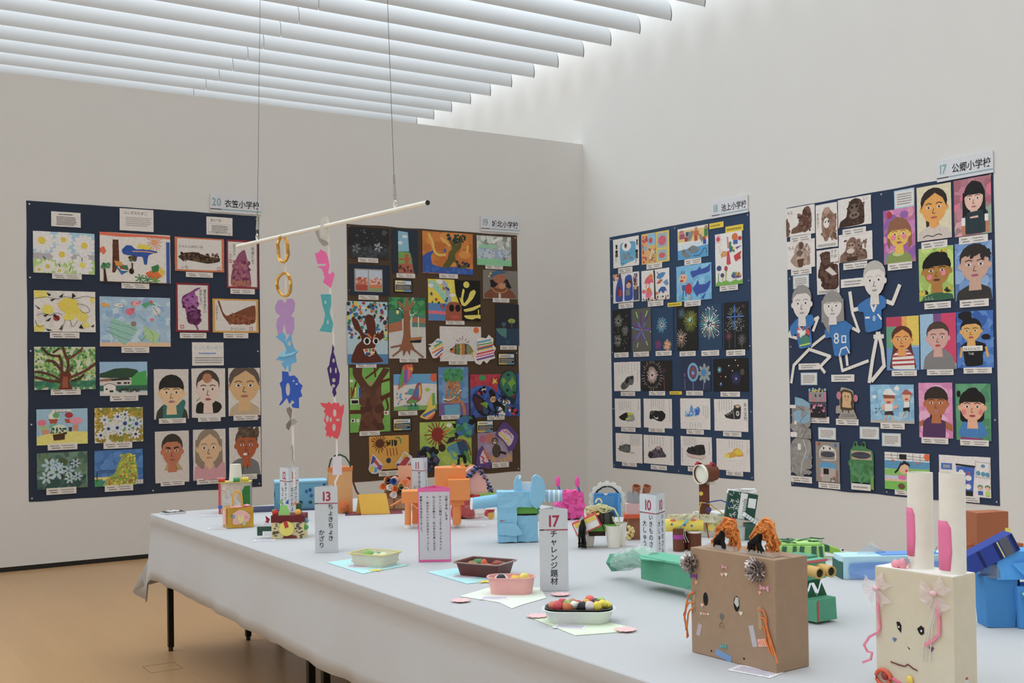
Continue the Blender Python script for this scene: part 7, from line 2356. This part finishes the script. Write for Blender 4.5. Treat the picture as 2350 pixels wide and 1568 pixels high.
b = B(k); b.frus((-24, 60, 10), (-24, 40, 10), 9, 9, 12); b.ob('foot_cap', M('2f7a58', 'plastic'), o, smooth=40)
b = B(k); b.frus((-10, -200, 21), (56, -200, 21), 20, 21, 14); b.ob('bottle_foot', M('b8c0c0', 'clear'), o, smooth=40)
b = B(k); b.box(6, 90, -330, -250, 98, 172, 2, 2); b.ob('head', CG, o, bev=3)
b = B(k); b.box(14, 94, -352, -330, 112, 166, 1, 1); b.ob('snout', CL, o, bev=2)
b = B(k); b.box(13, 96, -354, -300, 158, 164); b.ob('red_stripe', M('b85a64', 'paper'), o)
for x, y in ((14, -402), (58, -402)):
    b = B(k); b.cup((x + 8, y + 52, 140), (x, y, 139), 15, 15.5, 4, 18); q = b.ob('cork_tube_eye', M('b8944c', 'card'), o, smooth=40); b = B(k); b.frus((x + 1, y + 5, 139), (x + 1, y + 4, 139), 12, 12, 16); b.ob('hollow_shade', M('26241f', g=1), q)  # dark disc in each tube paints the shade of its hollow
b = B(k); b.box(20, 95, -386, -240, 6, 66, 2, 2); q = b.ob('lower_jaw', CG, o, bev=2); b = B(k); b.box(16, 20, -386, -250, 6, 64); b.ob('jaw_side', CG, q); b = B(k); b.box(17.5, 22, -388, -386, 8, 62); b.ob('red_gap', M('b83a34', 'paper'), q)
b = B(k); b.box(6, 60, -300, -250, 60, 104); b.ob('throat', CD, o)
for x, y, z0, z1 in ((30, -335, 112, 78), (66, -340, 112, 80)): b = B(k); b.add([(x - 16, y, z0), (x + 16, y - 3, z0), (x + 4, y - 2, z1), (x, y + 5, z0)], [(0, 1, 2), (1, 3, 2), (3, 0, 2), (0, 3, 1)]); b.ob('tooth', CD, o)
for x, y in ((36, -350), (12, -330), (76, -350)): b = B(k); b.add([(x - 18, y, 64), (x + 18, y - 3, 64), (x - 2, y - 2, 102), (x, y + 5, 64)], [(0, 1, 2), (1, 3, 2), (3, 0, 2), (0, 3, 1)]); b.ob('tooth', CD, o)
# ---- cardboard cat box
k = .001; ca = -87.0
o = empty('cardboard_cat', (-4.840, -7.094, TOP), R_(ca), label='brown cardboard box cat face with orange yarn ears', cat='craft animal')
def fc(x, y):                                  # place on the front panel (left edge 1588, right edge 1783 in drawing units)
    t = (x - 1588) / 195.; top = 1258 + 29 * t; bot = 1497 + 51 * t
    return (t * 264 - 132, (bot - y) / (bot - top) * 252)
CB = M('9c8065', 'card', g=1.12)
b = B(k); b.box(-132, 132, 0, 110, 0, 252); b.ob('carton', CB, o, bev=1.5)
b = B(k); b.box(-131, 131, 53, 55, 252, 252.8); b.ob('lid_seam', M('6a5038', 'card'), o)
def onface(pts, y, th, name, mat): b = B(k); b.prism(pts, -y - th, -y, 'xz'); return b.ob(name, mat, o)
BK = M('0c0b0a', g=1)
u, v = fc(1624, 1377); onface(disc(u, v, 8, 16, 16), .1, .5, 'eye_hole_shade', BK)  # black discs paint the darkness inside the eye holes
u, v = fc(1697, 1388); onface(disc(u, v, 9, 18, 16), .1, .5, 'eye_hole_shade', BK); onface([(u - 7, v + 2), (u - 2, v + 16), (u + 6, v + 14), (u + 8, v - 2), (u + 2, v - 8)], .7, .3, 'light_in_eye', M('b8b8b2', g=1.2))  # pale patch paints light coming through this hole
def bow(x, y, s_, col):
    u, v = fc(x, y); b = B(k); b.prism([(u - s_, v + s_ * .6), (u - s_ * .15, v), (u - s_, v - s_ * .6)], -2.4, -.2, 'xz'); b.prism([(u + s_, v + s_ * .6), (u + s_, v - s_ * .6), (u + s_ * .15, v)], -2.4, -.2, 'xz'); b.prism(disc(u, v, s_ * .3, s_ * .3, 8), -3.2, -.2, 'xz'); b.ob('bow_sticker', M(col, 'gloss'), o)
def heart(x, y, s_, col):
    u, v = fc(x, y); onface([(u, v - s_), (u + s_, v + s_ * .3), (u + s_ * .6, v + s_ * .9), (u, v + s_ * .5), (u - s_ * .6, v + s_ * .9), (u - s_, v + s_ * .3)], .1, 1.6, 'heart_sticker', M(col, 'gloss'))
bow(1671, 1304, 8, 'c89098'); bow(1596, 1324, 11, '6a3a8a'); bow(1760, 1351, 13, 'c890a0'); bow(1666, 1486, 9, '3f9aa0')
for x, y, s_, c in ((1665, 1321, 5, 'd8a8a0'), (1674, 1321, 5, 'd4d0b8'), (1602, 1339, 4.5, 'd8a080'), (1750, 1362, 5, 'd8a080'), (1616, 1391, 5, 'd8b0a8'), (1707, 1410, 5.5, 'd0c8b8'), (1613, 1410, 3.2, 'd4ccb0'), (1619, 1411, 3.2, 'd89a8a'), (1624, 1412, 3.2, 'd8a098'), (1630, 1412, 3.2, 'd4ccb0')): heart(x, y, s_, c)
u, v = fc(1662, 1417); onface(disc(u, v, 7, 7.5), .1, .6, 'nose', M('6a6862', g=1.1))
b = B(k); b.tube([(u, -.5, v - 8), (u, -.5, v - 14), (u - 8, -.5, v - 20), (u - 8, -.5, v - 27), (u, -.5, v - 22), (u + 8, -.5, v - 28), (u + 9, -.5, v - 20), (u, -.5, v - 14)], .5, 4); b.ob('pencil_mouth', M('7f664c', g=1.15), o)
def tape(x, y, w, h, a, col, name='tape', th=.3):
    u, v = fc(x, y); b = B(k); b.obox((u, -.5, v), (w, th, h), (0, a, 0)); return b.ob(name, M(col, 'paper'), o)
tape(1607, 1447, 13, 30, 16, 'a89a9c'); tape(1733, 1462, 15, 48, -14, 'a8a4a8'); tape(1665, 1507, 50, 15, 12, '6c8cb8', 'blue_tape')
q = tape(1754, 1477, 28, 17, -12, 'd8a090', 'striped_tape', .9)
u, v = fc(1754, 1477)
for i in range(4): b = B(k); b.obox((u - 9 + i * 6, -1.2, v), (2, .4, 15), (0, 35, 0)); b.ob('orange_stripe', M('d87a50', 'paper'), q)
for x, y in ((1636, 1496), (1712, 1514)): u, v = fc(x, y); onface(disc(u, v, 2.6, 2.6, 10), .1, .4, 'small_hole_shade', BK)  # small black discs paint the dark of holes in the card
def rosette(x, y, R):
    u, v = fc(x, y); b = B(k); r = random.Random(int(x))
    for i in range(74):
        el = R_(r.choice((8, 25, 42, 60, 80))); az = r.uniform(0, 6.283); d = Vector((math.cos(el) * math.cos(az), -math.sin(el) * .9, math.cos(el) * math.sin(az))); L = R * r.uniform(.8, 1.05); p0 = Vector((u, -2, v)); s_ = d.cross(Vector((.3, 1, .2))).normalized()
        b.tube([p0, p0 + d * L * .6 + s_ * 3, p0 + d * L, p0 + d * L * .7 - s_ * 3], 2.7, 5)
    b.ob('ribbon_rosette', M('b4a8a4', 'metal', .4, g=1.2), o, smooth=60)
rosette(1589, 1291, 27); rosette(1744, 1308, 30)
def oyarn(pts, r=2.2, col='e0702a', nm='orange_yarn'): b = B(k); b.tube(pts, r, 6); b.ob(nm, M(col, 'yarn'), o, smooth=60)
for p_ in ([(1598, 1360), (1586, 1366), (1577, 1390), (1573, 1412), (1578, 1440), (1580, 1465)], [(1597, 1385), (1586, 1384), (1578, 1394), (1574, 1420), (1577, 1448)], [(1596, 1397), (1588, 1401), (1582, 1410), (1580, 1440), (1581, 1462)]):
    oyarn([(fc(x, y)[0], -3 - 2 * (i % 2), fc(x, y)[1]) for i, (x, y) in enumerate(p_)])
for p_ in ([(1747, 1401), (1760, 1402), (1765, 1420), (1766, 1440), (1775, 1475), (1789, 1523)], [(1751, 1418), (1762, 1421), (1768, 1450), (1776, 1490)], [(1753, 1439), (1762, 1442), (1764, 1470), (1774, 1500)], [(1764, 1425), (1769, 1455), (1772, 1480), (1780, 1505)]):
    oyarn([(fc(x, y)[0], -4 - 1.5 * (i % 2), fc(x, y)[1]) for i, (x, y) in enumerate(p_)])
u, v = fc(1597, 1382); tape(1595, 1382, 8, 50, 4, 'a58a6c', 'clear_tape'); tape(1749, 1420, 10, 52, -2, 'a58a6c', 'clear_tape')
def yarn_ear(cx, wd, ht, lean, seed):
    e = empty('ear', (0, 0, 0), parent=o); r = random.Random(seed); b = B(k)
    for i in range(34):
        side = -1 if i % 2 else 1; f0 = r.uniform(.3, 1)
        pts = []
        for j in range(12):
            t = j / 11; x = cx + side * wd * (1 - t) * f0 + lean * t + r.uniform(-5, 5); pts.append((x, 48 + r.uniform(-10, 10) * (1 - t * .5), 254 + ht * math.sin(t * 2.0) * (.55 + .45 * f0) + r.uniform(-3, 3)))
        b.tube(pts, 3.0, 6)
    for i in range(12):
        a0 = r.uniform(0, 6); zc = 254 + ht * r.uniform(.5, .95); xc = cx + lean * .6 + r.uniform(-8, 12); b.tube([(xc + 11 * math.cos(a0 + t), 46 + 6 * math.sin(t * .7), zc + 10 * math.sin(a0 + t)) for t in [q_ * .6 for q_ in range(11)]], 2.8, 6)
    b.ob('orange_yarn', M('f07c2c', 'yarn', g=1.35), e, smooth=60)
    b = B(k)
    for i in range(12):
        t0 = r.uniform(-.5, .5); b.tube([(cx + t0 * wd, 28 + r.uniform(-3, 3), 254), (cx + t0 * wd * .7 - 3, 27, 254 + ht * .3), (cx + lean * .35 + t0 * 14, 30, 254 + ht * r.uniform(.45, .62))], 3, 6)
    b.ob('black_yarn', M('0d0d0d', 'yarn', g=1), e, smooth=60)
    b = B(k); b.box(cx - wd * .95, cx + wd * 1.05, 22, 58, 253, 262, 6, 4); b.ob('clear_tape', M('c0b0a0', 'film'), e, jit=2, js=12)
yarn_ear(-62, 46, 68, 20, 4); yarn_ear(52, 54, 76, 26, 9)
# ---- cream rabbit box
o = empty('rabbit_box', (-4.7035, -7.4915, TOP), R_(-86), label='cream box rabbit with two tall white tube ears', cat='craft animal')
RB = M('d0c4aa', 'paper', g=1.1); W, D, H = 185.5, 82, 249
b = B(k); b.box(-W / 2, W / 2, 0, D, 0, H); b.ob('box', RB, o, bev=2, sub=0)
b = B(k); b.box(-W / 2 + 1, W / 2 - 1, 1, D - 1, H, H + 1.2); b.ob('white_lid', M('d6d2cc', g=1.3), o, sub=4, jit=.8, js=12)
def fr(x, y):
    t = (x - 2010) / 180.; top = 1300 + 26 * t; bot = 1567 + 43 * t
    return (t * W - W / 2, (bot - y) / (bot - top) * H)
for cx, cy, ht in ((-15, 52, 204), (64, 46, 208)):
    b = B(k); b.cup((cx, cy, H), (cx + 2, cy, H + ht), 26.5, 26, 1, 26); q = b.ob('tube_ear', M('d4d0c6', 'paper', g=1.3), o, smooth=40)
    pts = []
    for z, a0, a1 in ((2, 200, 262), (40, 196, 268), (90, 198, 266), (104, 205, 255)): pts.append((z, a0, a1))
    b = B(k); vv = []; fs = []
    for z, a0, a1 in pts:
        for i in range(7): a = R_(a0 + 14 + (a1 - a0) * (1 if cx < 0 else 1.25) * i / 6); vv.append((cx + 27.4 * math.cos(a), cy + 27.4 * math.sin(a), H + z + (26 if cx < 0 else 6)))
    for j in range(3):
        for i in range(6): fs.append((j * 7 + i, j * 7 + i + 1, j * 7 + 8 + i, j * 7 + 7 + i))
    b.add(vv, fs); q2 = b.ob('pink_inner_ear', M('d86a96', 'paper'), q, smooth=60); md = q2.modifiers.new('t', 'SOLIDIFY'); md.thickness = .0006
def rface(pts, y, th, name, mat): b = B(k); b.prism(pts, -y - th, -y, 'xz'); return b.ob(name, mat, o)
u, v = fr(2066, 1440); rface([(u - 6, v + 10), (u + 1, v + 11), (u + 6, v + 4), (u + 5, v - 12), (u - 3, v - 4)], .1, .8, 'eye', M('15130f', g=1)); rface(disc(u, v, 2, 2, 8), 1, .3, 'eye_glint', M('d8d4d0', g=1.3))
u, v = fr(2117, 1448); rface([(u - 9, v + 2), (u, v + 10), (u + 7, v + 6), (u + 7, v - 6), (u, v - 10), (u - 5, v - 6)], .1, .8, 'eye', M('15130f', g=1)); rface(disc(u + 1, v - 1, 2, 2.4, 8), 1, .3, 'eye_glint', M('d8d4d0', g=1.3))
for x, y, s_, c in ((2055, 1469, 5, '4a6a90'), (2140, 1491, 6, '7a4a74')):
    u, v = fr(x, y); rface([(u, v - s_), (u + s_, v + s_ * .3), (u + s_ * .6, v + s_ * .9), (u, v + s_ * .5), (u - s_ * .6, v + s_ * .9), (u - s_, v + s_ * .3)], .1, 1.2, 'heart_sticker', M(c, 'gloss'))
u, v = fr(2088, 1489); rface([(u - 3, v + 3), (u + 3, v - 1), (u + 1, v - 3)], .1, .6, 'nose', M('26343a', g=1))
pipe(o, k, [(fr(x, y)[0], -2, fr(x, y)[1]) for x, y in ((2046, 1520), (2062, 1526), (2078, 1531), (2086, 1526), (2098, 1536), (2108, 1541))], '6a2a2c', 'pipe_cleaner_mouth')
def ribbon(pts, w, name='pink_ribbon'):
    b = B(k); b.strip([(fr(x, y)[0], -3 - 3 * (i % 2), fr(x, y)[1]) for i, (x, y) in enumerate(pts)], 3, (0, 1, 0), w); b.ob(name, M('d87a92', 'gloss', .4), o)
ribbon([(2019, 1362), (2020, 1400), (2022, 1440), (2018, 1452), (1996, 1462), (1984, 1480), (1990, 1495), (2004, 1498), (1998, 1514), (1980, 1520)], 5)
ribbon([(2156, 1376), (2158, 1400), (2160, 1430), (2160, 1458), (2146, 1470), (2128, 1482)], 6)
for x, y in ((2016, 1350), (2150, 1362)):
    u, v = fr(x, y)
    for dx, dz, sp in ((-26, 6, 17), (22, 20, 19), (-18, -20, 14), (20, -28, 16)):
        b = B(k); L = math.hypot(dx, dz); nx, nz = -dz / L * sp, dx / L * sp
        b.add([(u, -6, v), (u + dx * .6 + nx * .8, -9, v + dz * .6 + nz * .8), (u + dx * 1.25 + nx, -4, v + dz * 1.25 + nz), (u + dx * 1.1, -10, v + dz * 1.1), (u + dx * 1.3 - nx, -5, v + dz * 1.3 - nz), (u + dx * .6 - nx * .8, -8, v + dz * .6 - nz * .8)], [(0, 1, 2, 3), (0, 3, 4, 5)]); b.ob('organza_bow', M('dcc4c4', 'film'), o, sub=3, jit=3, js=12)
    b = B(k); b.ell((u, -8, v), (8, 5, 6)); b.ob('bow_knot', M('e0a8b0', 'gloss', .4), o, smooth=60)
for x, y, c in ((2000, 1545, 'd04a2a'), (2012, 1552, '8a2420')):
    pass
u, v = fr(2030, 1555); b = B(k); b.tube([(u + 18 * math.cos(t), -6, v + 16 * math.sin(t)) for t in [q_ * .5 for q_ in range(13)]], 4, 8); b.ob('orange_ring', M('d0502c', 'plastic'), o, smooth=60)
b = B(k); b.ell((u + 4, -6, v + 4), (9, 5, 9)); b.ob('red_bead', M('8a2a24', 'plastic'), o, smooth=60)
b = B(k); b.tube([(u + 18, -4, v + 2), (u + 60, -4, v - 12), (u + 110, -4, v - 14)], 2.6, 6); b.ob('pink_cord', M('e04a7a', 'plastic'), o, smooth=60)
u, v = fr(2091, 1562); b = B(k); b.ell((u, -4, v), (8, 4, 10)); b.ob('yellow_bead', M('d8b83c', 'plastic'), o, smooth=60)
for i, dx in enumerate((-4, 0, 5)): yarn(o, k, [(fr(2158, 1372)[0] + dx, -4, fr(2158, 1372)[1]), (fr(2140, 1440)[0] + dx, -5, fr(2140, 1440)[1]), (fr(2130, 1490)[0] + dx * 2, -4, fr(2130, 1490)[1]), (fr(2128, 1520)[0] + dx * 2, -3, fr(2128, 1520)[1])], .9, 'd8d0c0', 'white_thread')
b = B(k); b.ell((-52, 20, H + 8), (12, 9, 10)); b.ell((-36, 18, H + 10), (10, 8, 12)); b.ell((-45, 14, H + 8), (5, 5, 6)); b.ob('pink_bow', M('dc8a98', 'gloss', .4), o, smooth=60, jit=2, js=8)
b = B(k); b.prism([((9 if i % 2 else 4) * math.cos(i * .5236) - 24, (9 if i % 2 else 4) * math.sin(i * .5236) + H + 18) for i in range(12)], 17, 18, 'xz'); b.ob('blue_flower', M('8a98ac', 'gloss'), o)
b = B(k); b.box(-8, 8, -.8, -.1, 2, 32); q = b.ob('ghost_sticker', M('c8c4bc', g=1.3), o, loc=(W / 2 * k, 40 * k, 10 * k), rot=(0, 0, R_(90))); b = B(k); b.box(-4, 6, -1.2, -.8, 26, 31); b.ob('red_print', M('b84a3c', g=1.1), q)
# ================================================================ hanging rod with paper garlands
o = empty('hanging_rod', (-4.86, -4.78, 1.99), 0, label='white tube hanging level on two thin wires above the table', cat='rod')
L0, R0 = Vector((-.08, .76, 0)), Vector((.08, -.76, 0))
b = B(); b.frus(L0, R0, .0088, .0088, 20); b.ob('tube', M('d8d4c8', 'plastic', .4, g=1.3), o, smooth=40)
dr = (R0 - L0).normalized(); b = B(); b.frus(R0 - dr * .0002, R0 + dr * .003, .0093, .0088, 20); b.ob('black_end_cap', M('0e0e10', 'plastic', g=1), o, smooth=40)
for f, lean in ((.1298, 0.062), (.864, -0.066)):
    p0 = L0.lerp(R0, f); zt = 2.48; t = empty('wire_hanger', p0, parent=o); top = Vector((lean, 0, zt))
    low = top * (.13 / zt)
    B().tube([top, low], .0010, 6).ob('steel_wire', M('6a6864', 'metal', g=1.1), t)
    B().frus(low, low * .72, .0035, .0045, 10).ob('crimp_sleeve', M('9a968a', 'metal', g=1.2), t, smooth=40)
    B().frus(low * .72, low * .42, .0045, .0065, 10).ob('swivel', M('a8a8a4', 'metal', g=1.2), t, smooth=40)
    b = B(); b.tube([Vector((0, .007 * math.cos(a), .048 + .012 * math.sin(a))) for a in [i * .5 for i in range(14)]], .0012, 6); b.ob('snap_hook', M('7a7a78', 'metal', g=1.2), t, smooth=60)
    b = B(); b.tube([Vector((0, .0105 * math.cos(a), .022 + .0125 * math.sin(a))) for a in [i * .45 for i in range(15)]], .0028, 8); b.ob('eye_ring', M('d8d4cc', 'plastic', g=1.3), t, smooth=60)
def garland(f, s, label, dz=0):
    q = L0.lerp(R0, f)
    return empty('paper_garland', (-4.86 + q.x, -4.78 + q.y, 1.99 + dz), RZ0, label=label, cat='garland', group='paper garlands'), 1.0 / s
def sheet_part(o, k, name, pts, y, col, holes=(), kind='paper', turn=0):
    """cut paper piece; each hole is bridged to the outline so the piece stays one outline"""
    pts = list(pts)
    for hx, hz, rx, rz in holes:
        hx -= ORG[0]; hz = ORG[1] - hz
        n = 10; hole = [(hx + rx * math.cos(-2 * math.pi * i / n), hz + rz * math.sin(-2 * math.pi * i / n)) for i in range(n)]
        if sum(pts[i][0] * pts[(i + 1) % len(pts)][1] - pts[(i + 1) % len(pts)][0] * pts[i][1] for i in range(len(pts))) < 0: hole = hole[::-1]
        bi, bj, bd = 0, 0, 1e9
        for i, a in enumerate(pts):
            for j, c in enumerate(hole):
                d = (a[0] - c[0]) ** 2 + (a[1] - c[1]) ** 2
                if d < bd: bi, bj, bd = i, j, d
        hole = hole[bj:] + hole[:bj + 1]; pts = pts[:bi + 1] + hole + pts[bi:]
    b = B(k); b.prism(pts, y - .3, y + .3, 'xz'); return b.ob(name, M(col, kind), o, rot=(0, 0, R_(turn)))
# garland 1 (x from 650, z from 540 downward)
o, k = garland(.2916, 538, 'paper garland of gold rings, lilac, blue and grey cutouts')
ORG = (650, 540); Q = lambda *a: [(a[i] - 650, 540 - a[i + 1]) for i in range(0, len(a), 2)]
b = B(k); b.strip([(3, 0, -2), (4, 1, -100), (6, 1, -200), (12, 1, -330), (16, 1, -430), (18, 0, -530), (19, 0, -575)], 1, (0, 1, 0), 5); b.ob('white_string', M('d2cec8', g=1.3), o)
for (cx, cy, rx, ry) in ((649, 570, 12, 31), (651, 652, 16, 27)):
    b = B(k); r = random.Random(cx); pts = [(cx - 650 + (rx + r.uniform(-1.5, 1.5)) * math.cos(t), r.uniform(-4, 4), 540 - cy + (ry + r.uniform(-1, 1)) * math.sin(t)) for t in [2 * math.pi * i / 16 for i in range(17)]]; pts[-1] = pts[0]; b.strip(pts, 9, (.25, 1, .1), 4); b.ob('gold_ring', M('c8942c', 'foil', .4, g=1.3), o)
sheet_part(o, k, 'lilac_wings', Q(636, 688, 646, 686, 653, 695, 658, 685, 670, 684, 676, 694, 674, 712, 666, 724, 673, 728, 674, 750, 668, 768, 655, 766, 650, 740, 646, 764, 636, 768, 632, 746, 634, 730, 642, 724, 632, 716, 629, 702), -2, 'a884b8')
sheet_part(o, k, 'blue_cut_piece', Q(630, 771, 648, 761, 654, 770, 653, 782, 664, 766, 667, 768, 668, 784, 674, 800, 682, 806, 676, 812, 678, 830, 666, 834, 664, 850, 660, 854, 658, 836, 652, 848, 642, 832, 650, 828, 630, 824, 640, 814, 652, 812, 654, 800, 648, 786), -3, '5a9ec8', [(661, 787, 4, 6)])
sheet_part(o, k, 'light_blue_tip', Q(636, 816, 650, 800, 652, 812, 682, 804, 668, 814, 646, 818), -4.5, '7cc0ec')
sheet_part(o, k, 'dark_blue_piece', Q(644, 850, 658, 852, 660, 862, 672, 860, 680, 868, 682, 876, 691, 884, 686, 896, 690, 908, 682, 912, 682, 936, 668, 934, 664, 928, 672, 922, 666, 916, 660, 926, 654, 912, 646, 922, 640, 928, 636, 928, 644, 914, 642, 890, 638, 878, 644, 872), -2, '2450b0', [(657, 892, 5, 15), (670, 873, 2.5, 2), (677, 880, 3, 2)])
sheet_part(o, k, 'grey_petal', Q(653, 936, 660, 932, 666, 938, 664, 954, 662, 962, 658, 952, 654, 944), -1, '7a7068'); sheet_part(o, k, 'grey_petal', Q(662, 960, 672, 959, 678, 966, 672, 973, 663, 974), -1.6, '9a9692'); sheet_part(o, k, 'grey_petal', Q(662, 960, 664, 972, 658, 986, 652, 980, 652, 972), -2.2, '6f675f')
b = B(k); b.tube([(14, -1, -480), (16, -2, -496), (15, -1, -510), (19, -2, -522), (18, 0, -534)], 1.8, 6, .8); b.ob('silver_twist', M('a0a0a4', 'foil', .3, g=1.3), o)
# garland 2 (x from 742, z from 507)
o, k = garland(.517, 570, 'paper garland of pink, teal, purple and red cutouts', .0237)
ORG = (742, 507); Q = lambda *a: [(a[i] - 742, 507 - a[i + 1]) for i in range(0, len(a), 2)]
b = B(k); b.strip([(10, 0, 6), (12, 0, -60), (14, 1, -160), (20, 1, -270), (21, 1, -400), (25, 0, -510), (24, 0, -560), (27, -2, -585), (20, -4, -600), (22, -2, -612)], 1, (0, 1, 0), 4.4); b.ob('white_string', M('d2cec8', g=1.3), o)
b = B(k); b.add([(-4, -10, 4), (12, -10, 10), (12, -11, -40), (-6, -11, -34)], [(0, 1, 2, 3)]); q = b.ob('clear_tape', M('c8c4bc', 'film'), o); md = q.modifiers.new('t', 'SOLIDIFY'); md.thickness = .0004
sheet_part(o, k, 'silver_scrap', Q(723, 532, 732, 528, 734, 546, 752, 556, 754, 562, 742, 566, 732, 554), -3, '9a948c', kind='foil')
sheet_part(o, k, 'pink_piece', Q(722, 582, 733, 578, 734, 572, 748, 580, 752, 592, 755, 610, 752, 628, 756, 630, 764, 624, 767, 632, 758, 662, 740, 648, 744, 638, 738, 618, 726, 612, 748, 610, 746, 606, 728, 606), -2, 'e060a0')
sheet_part(o, k, 'teal_piece', Q(734, 676, 758, 676, 758, 700, 754, 718, 758, 730, 762, 744, 758, 764, 730, 760, 740, 742, 744, 722, 738, 700), -2, '3f9ca4', [(745, 694, 2, 4), (750, 740, 2, 5)])
sheet_part(o, k, 'purple_piece', Q(760, 790, 764, 800, 762, 808, 766, 820, 770, 840, 776, 860, 774, 880, 766, 894, 768, 904, 762, 912, 758, 900, 760, 892, 754, 884, 750, 862, 747, 846, 752, 838, 754, 824, 758, 808), -2, '3a1f66', [(762, 828, 3, 5), (755, 850, 2, 7), (767, 851, 2, 7), (762, 873, 4, 5), (761, 886, 4, 4)])
sheet_part(o, k, 'red_piece', Q(730, 924, 746, 926, 750, 922, 756, 928, 762, 924, 768, 926, 772, 924, 776, 934, 785, 928, 784, 944, 780, 958, 778, 980, 774, 998, 768, 1008, 760, 1004, 756, 1000, 752, 1006, 748, 1000, 742, 1002, 744, 990, 740, 984, 744, 974, 738, 966, 742, 950, 738, 944, 742, 938, 734, 932), -2, 'cf4450', [(763, 948, 4, 9), (746, 961, 3.5, 8), (754, 963, 2.5, 6), (761, 981, 4, 9), (770, 964, 5, 3)])
b = B(k); b.box(15, 36, -3, -2.4, -583, -541); b.ob('paper_tag', M('c8c0c8', 'paper', g=1.3), o)
